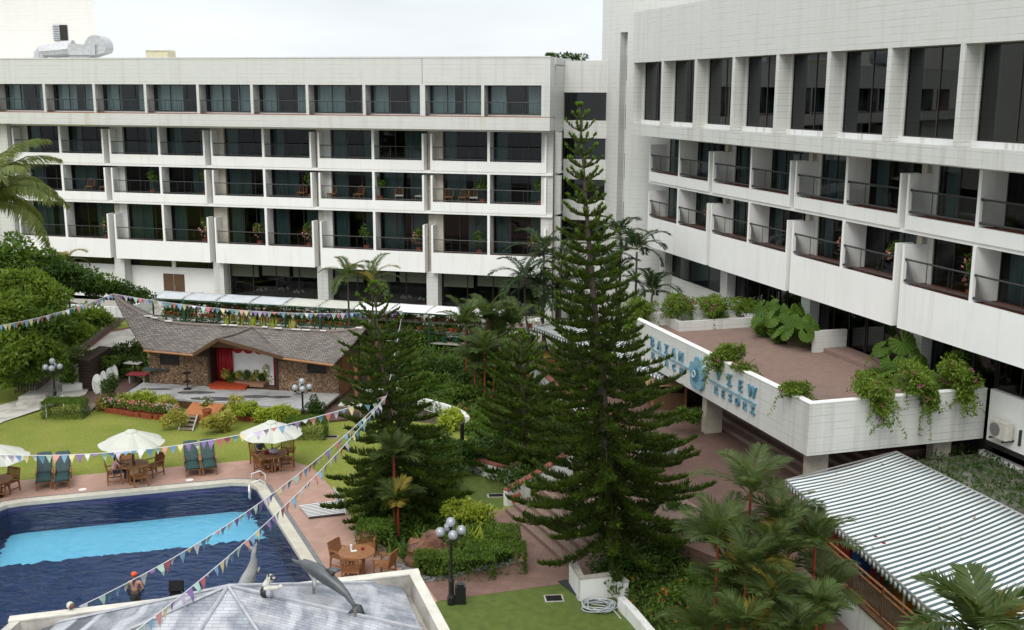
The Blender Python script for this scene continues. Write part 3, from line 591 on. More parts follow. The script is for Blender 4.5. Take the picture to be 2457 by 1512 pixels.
# light tiled lane on the floor, wavy outline as seen through the moving water
ed = P2([(36, 1272), (590, 1216)], POOLD + .01), P2([(640, 1292), (0, 1359), (-22, 1362)], POOLD + .01)
def wob(pts, k, amp):
    out = []
    for i in range(len(pts) - 1):
        a, b = np.array(pts[i]), np.array(pts[i + 1]); n = max(2, int(np.linalg.norm(b - a) / k))
        for t in range(n): q = a + (b - a) * t / n; out.append(tuple(q + np.array([0.12 * random.uniform(-1, 1), random.uniform(-amp, amp)])))
    return out + [pts[-1]]
lane = wob(ed[0], .15, .09) + wob([ed[0][-1], ed[1][0]], .12, .12) + wob(ed[1], .15, .13) + wob([ed[1][-1], ed[0][0]], .12, .12)
m = MB(); m.sheet([(*q, POOLD + .01) for q in lane]); struct(m.build('pool_lane', M_ptilec))
m = MB(); m.sheet([(*q, -.10) for q in wpool]); struct(m.up().build('pool_water', M_water))
# paving
deck_out = P2([(-260, 1183), (0, 1157), (526, 1111), (607, 1104), (660, 1102), (708, 1109), (740, 1119), (762, 1134), (786, 1161), (819, 1203), (838, 1234), (860, 1269), (902, 1262), (960, 1246), (1080, 1236), (1212, 1226)])
deck = deck_out + P2([(1395, 1388), (1372, 1398), (1050, 1443), (1010, 1470)]) + [(-3.2, 28), (-4.0, 26)] 
hole = drn
# deck as ring strips: split into polygons round the pool
def poly_with_hole(name, outer, inner, z, mat):
    import mathutils.geometry as mg
    vs = [Vector((*q, 0)) for q in outer]; vi = [Vector((*q, 0)) for q in inner]
    tri = mg.tessellate_polygon([vs, vi]); al = outer + inner
    mb = MB(); mb.add([(*q, z) for q in al], [tuple(t) for t in tri]); o = mb.build(name, mat); 
    me = o.data
    if sum(p.normal.z * p.area for p in me.polygons) < 0: me.flip_normals()
    return struct(o)
deck_poly = [tuple(q) for q in deck] + [(-4.0, 16), (-50, 12), (-50, 34.2)]
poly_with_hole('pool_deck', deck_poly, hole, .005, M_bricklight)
lawn_poly = [(-80, 20), (-80, 90), (60, 90), (60, 10), (-3.9, 10)] 
poly_with_hole('lawn', [(-90, 10), (-90, 95), (70, 95), (70, 5)], drn, 0., M_lawn)
# paths on the lawn's right
pth = P2([(1080, 1236), (1212, 1226), (1395, 1388), (1372, 1398), (1050, 1443), (1018, 1398), (1262, 1345), (1240, 1310), (1160, 1240)])
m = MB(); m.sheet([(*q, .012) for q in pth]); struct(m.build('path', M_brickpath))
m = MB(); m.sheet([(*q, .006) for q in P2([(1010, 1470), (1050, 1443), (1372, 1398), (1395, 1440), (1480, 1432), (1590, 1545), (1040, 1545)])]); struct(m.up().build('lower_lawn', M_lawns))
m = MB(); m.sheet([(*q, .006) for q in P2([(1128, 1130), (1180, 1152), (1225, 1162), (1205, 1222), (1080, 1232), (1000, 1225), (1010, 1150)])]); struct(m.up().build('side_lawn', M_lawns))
# entrance plaza, a step flight up from the path, and the lobby steps under the roof terrace
PZ = 1.05
s_dir = np.array(G(1390, 1386)[:2]) - np.array(G(1212, 1228)[:2]); a0 = np.array(G(1212, 1228)[:2]); b0 = np.array(G(1396, 1392)[:2])
up_ = np.array([s_dir[1], -s_dir[0]]); up_ = -up_ / np.linalg.norm(up_) if up_[0] < 0 else up_ / np.linalg.norm(up_)
m = MB(); NS = 7; TR = .36
for k in range(NS):
    o = np.array([*(a0 + up_ * TR * k), 0]); L = np.array([*(b0 - a0), 0]); m.par(o, L, np.array([*up_, 0]) * (TR + (3.2 if k == NS - 1 else .0)), np.array([0, 0, PZ / NS * (k + 1)]))
struct(m.build('garden_steps', M_steptile))
pA = a0 + up_ * TR * (NS - 1) + up_ * 1.; pB = b0 + up_ * TR * (NS - 1) + up_ * 1.
plz = [tuple(pA), tuple(pB), (9.2, 31), (14, 38), tuple(RW.p(23.6, 2.6, 0)[:2]), tuple(RW.p(4, 2.6, 0)[:2]), tuple(G(1265, 835, PZ)[:2]), tuple(G(1340, 960, PZ)[:2]), tuple(G(1450, 1040, PZ)[:2])]
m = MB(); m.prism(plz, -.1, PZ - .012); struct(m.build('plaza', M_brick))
m = MB()
for k in range(7): m.fb(RW, 13.2, 23.6, -3.6 + .42 * k, 3.0, PZ - .1, PZ + .17 * (k + 1))
struct(m.build('lobby_steps', M_steptile))
# terrace before the back wing
tp = [LW.p(u, w, 0)[:2] for u, w in ((-40, 1), (-40, -4.5), (-26, -3.0), (-19.5, -5.2), (4.2, -5.2), (8.5, -5.0), (12, 2), (9, 6), (4, 3))]
m = MB(); m.prism([tuple(q) for q in tp], -.1, TZ); struct(m.build('terrace', M_conc))
m = MB(); m.fb(LW, -20, 4.0, -5.32, -5.14, .3, TZ + .42); k_ = m.build('parapet_wall', M_paintdirty); tag(k_, 'low white parapet wall along the edge of the upper terrace', 'wall')
# planted mound between terrace and lawn: a height field
mpts = P2([(830, 950), (960, 960), (1065, 990), (1125, 1030), (1140, 1110), (1230, 1150), (1270, 1160), (1345, 1100), (1440, 1040)], 0.)
cxm, cym = 0.2, 56.
def mound(a, b):
    u = -13 + 21 * a; w = -22 + 17.0 * b; q = LW.p(u, w, 0); h = TZ * min(1, max(0, (b - .18) / .8)) ** .8 + .12 * math.sin(7 * a + 3 * b) * b * (1 - b)
    return np.array([q[0], q[1], h - .02])
m = MB(); m.grid(mound, 24, 16); struct(m.build('planted_bank', M_soil, None, True))
def zm(x, y):
    u, w = LW.uw((x, y, 0)); b = (w + 22) / 17.; return TZ * min(1, max(0, (b - .18) / .8)) ** .8 if -13 < u < 8.5 and 0 <= b <= 1.05 else (TZ if b > 1.05 else 0.)
bed = P2([(1395, 1392), (1480, 1432), (1505, 1452), (1590, 1545), (1860, 1545), (1862, 1430), (1880, 1300), (1720, 1262), (1560, 1300), (1450, 1360)])
m = MB(); m.sheet([(*q, .014) for q in bed]); struct(m.build('bed_soil', M_soil))
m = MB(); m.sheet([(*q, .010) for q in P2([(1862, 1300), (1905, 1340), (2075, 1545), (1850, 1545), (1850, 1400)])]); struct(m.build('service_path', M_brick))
# left concrete path climbing to the terrace, and the slope beside it
PTH = [((-40, 985), (-40, 1040), 0), ((40, 962), (8, 1013), .02), ((96, 918), (205, 948), .1), ((160, 882), (225, 915), .25), ((215, 835), (275, 872), .55), ((265, 797), (330, 822), .85), ((320, 788), (345, 800), .9)]
m = MB(); vs = []
for l, r_, z in PTH: vs += [G(*l, z) + [0, 0, .03], G(*r_, z) + [0, 0, .03]]
m.add(vs, [(2 * i, 2 * i + 1, 2 * i + 3, 2 * i + 2) for i in range(len(PTH) - 1)]); struct(m.build('concrete_path', M_concd))
m = MB(); m.tube([G(x, y, z) + [0, 0, .05] for (x, y), _, z in PTH[2:]], .07, 4); m.tube([G(x, y, z) + [0, 0, .05] for _, (x, y), z in PTH[3:]], .07, 4); struct(m.build('path_kerb', M_redcap))
m = MB(); m.add([G(-260, 945, 0), G(95, 922, .1), G(162, 880, .25), G(215, 834, .55), G(265, 796, .85), G(300, 765, .95), G(100, 700, 1.0), G(-200, 700, 1.)], [(0, 1, 2, 3, 4, 5, 6, 7)]); struct(m.build('garden_slope', M_soil))
m = MB(); m.add([G(240, 790, .86), G(330, 790, .88), G(330, 755, .9), G(225, 752, .95)], [(0, 1, 2, 3)]); struct(m.build('upper_lawn', M_lawn))
for nm, pts, z, h, cap in (('retaining_wall', [(165, 757), (293, 764), (330, 757), (372, 737)], .9, .75, 0),):
    m = MB()
    for i in range(len(pts) - 1):
        a, b = G(*pts[i], z), G(*pts[i + 1], z); d = b - a; n = np.array([-d[1], d[0], 0]) / np.linalg.norm(d[:2]) * .2; m.par(a - [0, 0, .5], d, n, (0, 0, h + .5))
    tag(m.build(nm, M_paintdirty), 'stained white retaining wall below the shrubs behind the shingled roof', 'wall')
m = MB(); a = G(372, 768, .86); dd = G(394, 768, .86) - a
for k in range(5): m.par(a + np.array([0.1, .35 * k, 0]), dd * 1.6, (0, .36, 0), (0, 0, .14 * (k + 1)))
struct(m.build('terrace_steps', M_concd))
# low timber pale fence along the path
fn = thing('picket_fence', 'low grey timber pale fence edging the sloping path', 'fence', G(120, 900, .2))
fp = [G(44, 940, 0), G(88, 940, 0.02), G(160, 882, .2), G(215, 836, .5), G(263, 797, .8), G(290, 779, .9)]
for i in range(len(fp) - 1):
    m = MB(); d = fp[i + 1] - fp[i]; n = int(np.linalg.norm(d) / .16)
    for k in range(n): m.bar(fp[i] + d * k / n + [random.uniform(-.02, .02), 0, -.1], fp[i] + d * k / n + [0, 0, .52 + random.uniform(-.03, .05)], .13, .06)
    m.build('pale_run', M_woodg, fn)
# curved white garden walls
def wall(name, pts, z, h, th, label, mat=M_paintdirty, capm=None, smooth=True):
    t = thing(name, label, 'wall', G(*pts[0], z if not hasattr(z, '__len__') else z[0])); P = []
    zs = z if hasattr(z, '__len__') else [z] * len(pts)
    P = [G(x, y, q) for (x, y), q in zip(pts, zs)]
    if smooth and len(P) > 2:
        Q = []
        for i in range(len(P) - 1):
            p0, p1, p2, p3 = P[max(i - 1, 0)], P[i], P[i + 1], P[min(i + 2, len(P) - 1)]
            for s in np.linspace(0, 1, 6)[:-1]: Q.append(.5 * (2 * p1 + (p2 - p0) * s + (2 * p0 - 5 * p1 + 4 * p2 - p3) * s * s + (3 * p1 - p0 - 3 * p2 + p3) * s ** 3))
        P = Q + [P[-1]]
    def sweep(w, z0, z1):
        mb = MB(); V = []
        for i, q in enumerate(P):
            d = P[min(i + 1, len(P) - 1)] - P[max(i - 1, 0)]; n = np.array([-d[1], d[0], 0]); n /= np.linalg.norm(n)
            V += [q - n * w / 2 + [0, 0, z0], q + n * w / 2 + [0, 0, z0], q + n * w / 2 + [0, 0, z1], q - n * w / 2 + [0, 0, z1]]
        F = [(3, 2, 1, 0)]
        for i in range(len(P) - 1):
            for k in range(4): F.append((4 * i + k, 4 * i + (k + 1) % 4, 4 * i + 4 + (k + 1) % 4, 4 * i + 4 + k))
        e = 4 * (len(P) - 1); F.append((e, e + 1, e + 2, e + 3)); return mb.add(V, F)
    sweep(th, -.5, h).build('wall', mat, t)
    if capm: sweep(th + .06, h, h + .06).build('coping', capm, t)
    return t
wall('garden_wall', [(850, 945), (905, 958), (975, 952), (1005, 950)], .0, .55, .18, 'short curved white garden wall behind the shorter bunting pine')
wall('garden_wall', [(1005, 985), (1060, 1000), (1106, 1018), (1122, 1034)], .0, .7, .2, 'curving white garden wall ending at the black post')
wall('garden_wall', [(1124, 1126), (1175, 1146), (1222, 1158), (1244, 1144)], 0., .62, .2, 'white garden wall with a red coping left of the steps', M_paintdirty, M_redcap, False)
wall('walkway_wall', [(1258, 880), (1300, 930), (1352, 980), (1400, 1010), (1452, 1022), (1478, 1052), (1530, 1115), (1625, 1112)], [.86, .8, .7, .7, .6, .6, .6, .9], .85, .22, 'long curving white wall with red coping beside the covered walkway', M_paintdirty, M_redcap)
wall('stair_wall', [(1213, 1214), (1290, 1170), (1370, 1118)], [0, .35, .9], .62, .24, 'sloping white stair wall with red coping and pots beside it', M_paintdirty, M_redcap, False)
wall('planter_wall', [(1372, 1400), (1395, 1440), (1476, 1430), (1500, 1452)], 0., .75, .2, 'small white planter wall beside the coiled hose', M_paintdirty, M_conc, False)
wall('edging_wall', [(1490, 1462), (1520, 1493), (1575, 1560)], 0., .42, .24, 'white edging wall running out of frame right of the hose', M_paintdirty, None, False)
# ================================================================ ROOF TERRACE OVER THE ENTRANCE
CW, CB, CT, CF = -5.2, 2.99, 4.97, 4.3
CU0, CU1 = 7.9, 25.07
cn = thing('entrance_canopy', 'white tiled entrance canopy carrying a brick paved roof terrace', 'canopy', RW.p(17, -2, PZ))
m = MB(); m.fb(RW, CU0, CU1, CW, CW + .25, CB, CT - .02); m.fb(RW, CU1 - .25, CU1, CW + .25, 2.5, CB, CT - .02); m.fb(RW, CU0, CU0 + .25, CW + .25, -2.2, CB, CT - .02); m.build('parapet', M_tile2, cn)
m = MB(); m.fb(RW, CU0 - .02, CU1 + .02, CW - .02, CW + .28, CT - .02, CT + .02); m.fb(RW, CU1 - .27, CU1 + .02, CW + .28, 2.5, CT - .02, CT + .02); m.build('parapet_cap', M_paint, cn)
m = MB(); m.fb(RW, CU0 + .25, CU1 - .25, CW + .25, 2.6, CB + .05, CF); m.build('terrace_floor', M_brickterr, cn)
m = MB(); m.fb(RW, 15.7, 21.5, 1.35, 2.6, CF, CF + .2); m.build('raised_step', M_brickterr, cn)
for u, w in ((15.6, CW + .55), (24.0, CW + .55), (15.6, .8), (24.0, .8)): m = MB(); m.fb(RW, u, u + .42, w, w + .8, PZ - .2, CB + .05); m.build('column', M_beige, cn)
m = MB(); m.fb(RW, 9.5, 9.75, -3.1, 1.2, CF, CF + .48); m.fb(RW, 7.9, 8.1, -3.1, 1.2, CF, CF + .9); m.fb(RW, 8.1, 9.5, -3.1, -2.9, CF, CF + .48); m.fb(RW, 8.1, 9.5, -2.9, 1.2, CF, CF + .3); m.build('planter_box', M_tile2, cn)
m = MB(); m.fb(RW, 15.4, 15.6, .9, 2.6, CF, CF + 1.0); m.build('planter_box', M_tile2, cn)
# sign lettering on the canopy face
sg = thing('wall_sign', 'blue raised lettering and a flower emblem on the white canopy face', 'sign', RW.p(16, CW - .03, 3.0))
def letters(txt, u0, u1, z0, h, slope=0.):
    n = len(txt)
    for i, ch in enumerate(txt):
        cu = bpy.data.curves.new('letter', 'FONT'); cu.body = ch; cu.size = 1.; cu.extrude = .035; cu.align_x = 'CENTER'; cu.offset = -.004
        ob = bpy.data.objects.new('tmp', cu); COL.objects.link(ob); dg = bpy.context.evaluated_depsgraph_get(); me = ob.evaluated_get(dg).to_mesh()
        co = np.array([v.co[:] for v in me.vertices]); fs = [tuple(p.vertices) for p in me.polygons]; ob.evaluated_get(dg).to_mesh_clear(); bpy.data.objects.remove(ob)
        hh = .7; sx = h / hh * (.86 if ch != 'I' else .9); uc = u0 + (u1 - u0) * (i / (n - 1)); V = []
        for x, y, z in co: V.append(RW.p(uc + x * sx, CW - .05 - z * 1.6, z0 + y * h / hh))
        mb = MB(); mb.add(V, fs)
        xs = co[:, 0] * sx; a, b = uc + xs.min(), uc + xs.max()
        if ch in 'IT': mb.fb(RW, uc - .16, uc + .16, CW - .09, CW - .012, z0, z0 + .07)
        if ch == 'I': mb.fb(RW, uc - .16, uc + .16, CW - .09, CW - .012, z0 + h - .07, z0 + h)
        mb.build('letter', M_signb, sg)
letters('BATAM', 11.35, 14.5, 4.04, .46); letters('BEACH', 11.45, 14.6, 3.46, .32)
letters('VIEW', 18.15, 21.0, 4.10, .50); letters('RESORT', 18.0, 21.1, 3.46, .34)
for a, b in ((11.1, 15.3), (17.25, 21.3)):
    m = MB(); m.fb(RW, a, b, CW - .07, CW - .01, 3.88, 3.94); m.build('divider_bar', M_signl, sg)
fc = (16.27, 3.92)
for k in range(5):
    a = math.pi / 2 + k * 2 * math.pi / 5; m = MB(); pr_ = []
    for t in np.linspace(0, 2 * math.pi, 22)[:-1]:
        r = .30 + .05 * math.cos(t); x = .42 + .36 * math.cos(t) - (.07 if abs(t) < .2 or abs(t - 6.28) < .2 else 0); y = .33 * math.sin(t)
        pr_.append((fc[0] + x * math.cos(a) - y * math.sin(a), fc[1] + x * math.sin(a) + y * math.cos(a)))
    n = len(pr_); w0 = CW - .02; w1 = CW - .14 - .012 * k
    V = [RW.p(u, w0, z) for u, z in pr_] + [RW.p(u, w1, z) for u, z in pr_]; m.add(V, [tuple(range(n)), tuple(range(2 * n - 1, n - 1, -1))] + [(i, i + n, (i + 1) % n + n, (i + 1) % n) for i in range(n)]); m.build('petal', M_signl, sg)
m = MB()
for k in range(20): a = k * .314; m.bar(RW.p(fc[0] + .16 * math.cos(a), CW - .24, fc[1] + .16 * math.sin(a)), RW.p(fc[0] + .36 * math.cos(a), CW - .21, fc[1] + .36 * math.sin(a)), .03, .03)
m.build('stamen_ring', M_signb, sg)
m = MB(); q = RW.p(fc[0], CW - .2, fc[1]); m.tube([RW.p(fc[0], CW - .02, fc[1]), RW.p(fc[0], CW - .27, fc[1])], .17, 14); m.build('flower_centre', M_signb, sg)
m = MB(); m.tube([RW.p(fc[0] + .15 * math.cos(t), CW - .28, fc[1] + .15 * math.sin(t)) for t in np.linspace(0, 6.28, 16)], .018, 5); m.build('centre_rim', M_white, sg)
# air conditioner on the wing wall
ac = thing('air_conditioner', 'off white outdoor air conditioner unit on wall brackets by the terrace corner', 'air conditioner', RW.p(26.4, 2.3, 3.4))
m = MB(); m.fb(RW, 25.9, 26.75, 2.02, 2.36, 3.42, 4.06); m.build('casing', M_acw, ac)
m = MB(); c0 = RW.p(26.2, 2.0, 3.74); m.tube([RW.p(26.2, 2.018, 3.74), RW.p(26.2, 1.99, 3.74)], .25, 18)
m.build('fan_grille', M_drain, ac)
m = MB(); m.tube([RW.p(25.83, 2.1 + .22, 3.74), RW.p(25.899, 2.1 + .22, 3.74)], .2, 14); m.build('side_grille', M_drain, ac)
m = MB()
for u in (26.0, 26.65): m.fb(RW, u, u + .05, 1.95, 2.5, 3.34, 3.41)
m.fb(RW, 27.0, 27.05, 2.4, 2.5, 3.3, 3.9); m.build('bracket', M_black, ac)
# lobby things under the terrace
kk = thing('wooden_kiosk', 'tan pyramid roofed wooden kiosk under the end of the canopy', 'kiosk', RW.p(9.6, -4, PZ)); kc = RW.p(11.3, -4.1, 0)[:2]
q = GY(1600, 920, kc[1]); kc = np.array([q[0], kc[1]])
m = MB(); z = 2.25; m.add([(kc[0] - 1.1, kc[1] - 1.1, z), (kc[0] + 1.1, kc[1] - 1.1, z), (kc[0] + 1.1, kc[1] + 1.1, z), (kc[0] - 1.1, kc[1] + 1.1, z), (kc[0], kc[1], z + .85)], [(0, 1, 4), (1, 2, 4), (2, 3, 4), (3, 0, 4), (3, 2, 1, 0)]); m.build('roof', simple('tan_kiosk_roof', (.34, .21, .12), (.26, .16, .09)), kk)
m = MB()
for sx in (-.8, .8):
    for sy in (-.8, .8): m.box((kc[0] + sx, kc[1] + sy, PZ + .6), (.12, .12, 1.3))
m.build('post', M_wood, kk); m = MB(); m.box((kc[0], kc[1], PZ + .4), (1.7, 1.7, .8)); m.build('counter', M_woodb, kk)
lc = thing('lobby_cabinet', 'orange brown wooden cabinet at the top of the dark lobby steps', 'cabinet', RW.p(19.5, -1.0, PZ + 1.0))
m = MB(); m.fb(RW, 18.6, 20.4, -1.2, -.6, PZ + 1.0, PZ + 1.75); m.build('body', simple('orange_wood', (.28, .09, .03), (.2, .06, .02)), lc); m = MB(); m.fb(RW, 19.48, 19.52, -1.22, -1.2, PZ + 1.05, PZ + 1.7); m.fb(RW, 18.5, 20.5, -1.25, -.55, PZ + 1.75, PZ + 1.8); m.build('top', M_woodb, lc)
m = MB(); m.fb(RW, 8, 25, 3.0, 3.1, PZ, 2.95); m.fb(RW, 7.9, 8.1, -3.5, 3, 0, 2.9); m.build('lobby_wall', M_dark, cn)

# ================================================================ STRIPED AWNINGS
def awning(name, label, c, nsub, val, post_pts, pz, valside=True):
    # c: back-left, back-right, front-right, front-left in 3-D; stripes run from back to front
    t = thing(name, label, 'awning', (*((c[0] + c[1] + c[2] + c[3]) / 4)[:2], pz)); bl, br, fr_, fl = c
    L = np.linalg.norm(fr_ - fl); n = nsub
    def lay(fn, nm, nu, nv, par):
        V = []; UV = []
        for j in range(nv + 1):
            for i in range(nu + 1): V.append(fn(i / nu, j / nv)); UV.append((L * i / nu, j / nv))
        F = [(j * (nu + 1) + i, j * (nu + 1) + i + 1, (j + 1) * (nu + 1) + i + 1, (j + 1) * (nu + 1) + i) for j in range(nv) for i in range(nu)]
        o = link_mesh(nm, np.array(V), F, M_awn, par, True); lay_ = o.data.uv_layers['UVMap']
        lay_.data.foreach_set('uv', np.array([UV[l.vertex_index] for l in o.data.loops], np.float32).ravel())
        md = o.modifiers.new('thick', 'SOLIDIFY'); md.thickness = .012; return o
    sh = lay(lambda s, v: (bl + (br - bl) * s) * (1 - v) + (fl + (fr_ - fl) * s) * v - np.array([0, 0, .10 * math.sin(math.pi * v) + .025 * math.sin(math.pi * v) * math.sin(s * L * 2.1)]), 'canvas', n, 6, t)
    lay(lambda s, v: fl + (fr_ - fl) * s - np.array([0, 0, val * v * (1 - .25 * abs(math.sin(math.pi * s * L / .265)))]), 'valance', n * 2, 1, t)
    m = MB(); m.tube([fl, fr_], .04); m.tube([bl, br], .04); m.tube([bl, fl], .03); m.tube([br, fr_], .03); m.build('frame', M_steel, t)
    for q in post_pts: m = MB(); m.tube([(q[0], q[1], pz), q], .045, 8); m.build('post', M_steel, t)
    return t
A0 = G(1884, 1152, 3.0); A1 = G(2150, 1086, 3.05); A3 = G(2250, 1482, 2.5)
A0 = G(1884, 1152, 2.5); dA = (A3 - A0) / np.linalg.norm(A3 - A0); A1 = G(2150, 1084, 2.9); A1b = A1 + dA * (np.dot(A0 - A1, dA))
q2 = G(2457, 1238, 2.9); dB = (q2 - A1) / np.linalg.norm(q2 - A1)
fl_, fr2 = A0, A0 + dA * 17.5; bl_, br2 = A1, A1 + dB * 15.5
awning('striped_awning', 'large green and white striped awning along the lower right', (bl_, br2, fr2, fl_), 66, .28, [A0 + dA * 8.6 + [.1, 0, -.1], A0 + dA * 2 + [.1, 0, -.1]], .9)
B0 = G(1279, 784, 3.0); B1 = G(1352, 767, 3.3); B2 = G(1592, 906, 2.75); B3 = G(1640, 868, 3.0)
awning('striped_awning', 'striped walkway awning half hidden behind the tallest pine', (B1, B3, B2, B0), 60, .3, [B0 * .97 + B1 * .03 + (B2 - B0) * .03, B0 + (B2 - B0) * .3, B0 + (B2 - B0) * .62], PZ - .1)
# raised playground floor below the awning with its wall and rail
w_a, w_b = G(1880, 1285, 1.05), G(2046, 1438, 1.05); dW = (w_b - w_a) / np.linalg.norm(w_b - w_a); nW = np.array([-dW[1], dW[0], 0]); nW = nW if nW[0] > 0 else -nW
wl = thing('playground_wall', 'white plastered base wall under the brown railing on the right', 'wall', (*w_a[:2], 0))
m = MB(); m.par(w_a - dW * 1.5 - [0, 0, 1.05], dW * 18, nW * .25, (0, 0, 1.04)); m.build('wall', M_paintdirty, wl)
m = MB(); m.par(w_a - dW * 1.5 - nW * .05, dW * 18, nW * .4, (0, 0, .06)); m.build('coping', M_woodb, wl)
m = MB(); m.prism([tuple(q[:2]) for q in (w_a - dW * 1.5 + nW * .26, w_a + dW * 16 + nW * .26, w_a + dW * 16 + nW * 6, w_a - dW * 1.5 + nW * 6)], 0, .98); struct(m.build('playground_floor', M_slab))
rl = thing('brown_railing', 'brown timber railing with round bars on the white base wall', 'railing', (*w_a[:2], 1.1)); ro = nW * .15
m = MB()
for k in range(0, 140): q = w_a - dW * 1.4 + ro + dW * .125 * k; m.bar(q + [0, 0, .1], q + [0, 0, .8], .03)
m.build('baluster_run', M_woodb, rl)
m = MB()
for z in (.12, .82, 1.0): m.tube([w_a - dW * 1.4 + ro + [0, 0, z], w_a + dW * 16 + ro + [0, 0, z]], .035, 6)
m.build('rail', M_wood, rl)
for k in range(9): m = MB(); q = w_a - dW * 1.4 + ro + dW * 1.95 * k; m.bar(q + [0, 0, .05], q + [0, 0, 1.03], .09); m.build('post', M_woodb, rl)
# play things under the awning
pg = thing('playground_slide', 'yellow and red plastic slide in the shade under the striped awning', 'slide', w_a + dW * 4.6 + nW * 1.2)
o = w_a + dW * 4.4 + nW * 1.2
m = MB(); m.grid(lambda a, b: o + dW * (1.6 * a) + nW * (.5 * b - .25) + np.array([0, 0, 1.2 - 1.15 * a + (.12 if b in (0, 1) else 0)]), 6, 4); m.build('chute', M_yelp, pg)
m = MB(); m.bar(o + [0, 0, -.05], o + [0, 0, 1.5], .1); m.bar(o - dW * .5 + [0, 0, -.05], o - dW * .5 + [0, 0, 1.5], .1); m.par(o - dW * .6 - nW * .3 + [0, 0, 1.1], dW * .7, nW * .6, (0, 0, .08)); m.build('ladder_tower', M_redp, pg)
tn = thing('play_table', 'green plastic play table under the striped awning', 'table', w_a + dW * 6.8 + nW * 1.6); o = w_a + dW * 6.8 + nW * 1.6
m = MB(); m.lathe(o, [(.5, .5), (.55, .52), (.55, .56), (.0, .57)], 12); m.build('top', M_greenp, tn)
m = MB()
for a in range(4): m.bar(o + [.3 * math.cos(a * 1.57), .3 * math.sin(a * 1.57), -.06], o + [.3 * math.cos(a * 1.57), .3 * math.sin(a * 1.57), .5], .06)
m.build('legs', M_greenp, tn)
pc = thing('play_chair', 'red plastic chair beside the green play table', 'chair', w_a + dW * 8.6 + nW * 1.2); o = w_a + dW * 8.6 + nW * 1.2
m = MB(); m.box(o + [0, 0, .3], (.4, .4, .06)); m.box(o + [.18, 0, .55], (.06, .4, .5))
for sx in (-.16, .16):
    for sy in (-.16, .16): m.box(o + [sx, sy, .12], (.05, .05, .34))
m.build('seat', M_redp, pc)
pn = thing('play_house', 'dark red play house panel behind the palms under the awning corner', 'play house', w_a + dW * .5 + nW * 1.2); o = w_a + dW * .2 + nW * 1.0
m = MB(); m.par(o + [0, 0, -.06], dW * 2.6, nW * .08, (0, 0, 1.3)); m.build('panel', M_redp, pn); m = MB(); m.par(o + dW * 2.7 + [0, 0, -.06], dW * .5, nW * .4, (0, 0, 1.1)); m.build('post', M_bluep, pn)
# mossy yard and kerb between awning and wing
YZ = 2.2
m = MB(); m.fb(RW, 24.6, 42, -1.1, 3.19, .1, YZ); struct(m.build('back_yard', M_slab))
m = MB(); m.fb(RW, 24.6, 42, 2.75, 3.0, YZ, YZ + .16); struct(m.build('yard_kerb', M_paint))
for k, (x, y, s) in enumerate(((2235, 1205, 1), (2160, 1150, .8), (2320, 1225, 1.1), (2390, 1255, 1.), (2290, 1180, .9), (2370, 1215, .8), (2200, 1175, .8))):
    q = G(x, y, YZ + .05); m = MB(); pts = [(q[0] + s * .6 * math.cos(a) * random.uniform(.75, 1.1), q[1] + s * .45 * math.sin(a) * random.uniform(.75, 1.1)) for a in np.linspace(0, 5.6, 8)]; m.prism(pts, YZ - .05, YZ + .05)
    tag(m.build('stepping_slab', M_conc), 'worn concrete slab lying in the mossy yard behind the awning', 'slab', 'concrete slabs in the mossy yard')

# ================================================================ SHINGLED STAGE PAVILION
FA = G(361, 915, .5); FB_ = G(813, 943, .5); PV = Frame((FA[0], FA[1], 0), math.atan2(FB_[1] - FA[1], FB_[0] - FA[0])); PL = np.linalg.norm((FB_ - FA)[:2])
pv = thing('stage_pavilion', 'low stone clad stage pavilion with an upswept shingled roof', 'pavilion', PV.p(PL / 2, 1.5, 0))
uo0 = PV.px(504, 921, 0)[0]; uo1 = PV.px(668, 925, 0)[0]; WH = 2.55; SZ = .5
m = MB(); m.fb(PV, 0, uo0, 0, .2, 0, WH); m.fb(PV, uo1, PL, 0, .2, 0, WH); m.fb(PV, 0, .2, .2, 3.4, 0, WH); m.fb(PV, PL - .2, PL, .2, 3.4, 0, WH); m.fb(PV, 0, PL, 3.2, 3.4, 0, WH); m.build('wall', M_stone, pv)
m = MB(); m.fb(PV, -.02, uo0, -.03, -.002, 2.05, WH); m.build('upper_boarding', M_woodd, pv); m = MB(); m.fb(PV, uo1, PL + .02, -.03, -.002, 2.05, WH); m.build('upper_boarding', M_woodd, pv)
for x0, y0, x1, y1 in ((385, 930 - 0, 430, 0), (738, 0, 783, 0)):
    a = PV.px(x0, 870, 0)[0]; b = PV.px(x1, 870, 0)[0]; m = MB(); t = .05
    for z in (1.5, 2.0): m.fb(PV, a, b, -.06, .02, z, z + t)
    for u in (a, b - t): m.fb(PV, u, u + t, -.06, .02, 1.55, 2.0)
    f_ = m.build('window', M_woodd, pv); m = MB(); m.fb(PV, a + t, b - t, -.02, -.012, 1.55, 2.0); m.build('pane', M_dark, f_)
m = MB(); m.fb(PV, uo0 - .02, uo0 + .12, -.12, .85, SZ, WH + .3); m.build('stage_jamb', M_woodd, pv); m = MB(); m.fb(PV, uo1 - .12, uo1 + .02, -.05, .85, SZ, WH + .1); m.build('stage_jamb', M_woodd, pv)
m = MB(); m.fb(PV, uo0, uo1, .2, 3.2, .3, SZ); m.build('stage_floor', M_woodb, pv)
m = MB(); m.fb(PV, uo0 + .1, uo1 - .1, 0.75, .85, SZ, WH + .3); m.build('backdrop', M_back, pv)
for a, b in ((uo0 + .15, uo0 + 1.05), (uo1 - .5, uo1 - .12)):
    q = wavy(PV, a, b, .62 if a < uo0 + 1 else .6, SZ, WH + .25, .06, .2); o = q.build('curtain', M_red, pv, True); o.modifiers.new('t', 'SOLIDIFY').thickness = .02
m = MB()
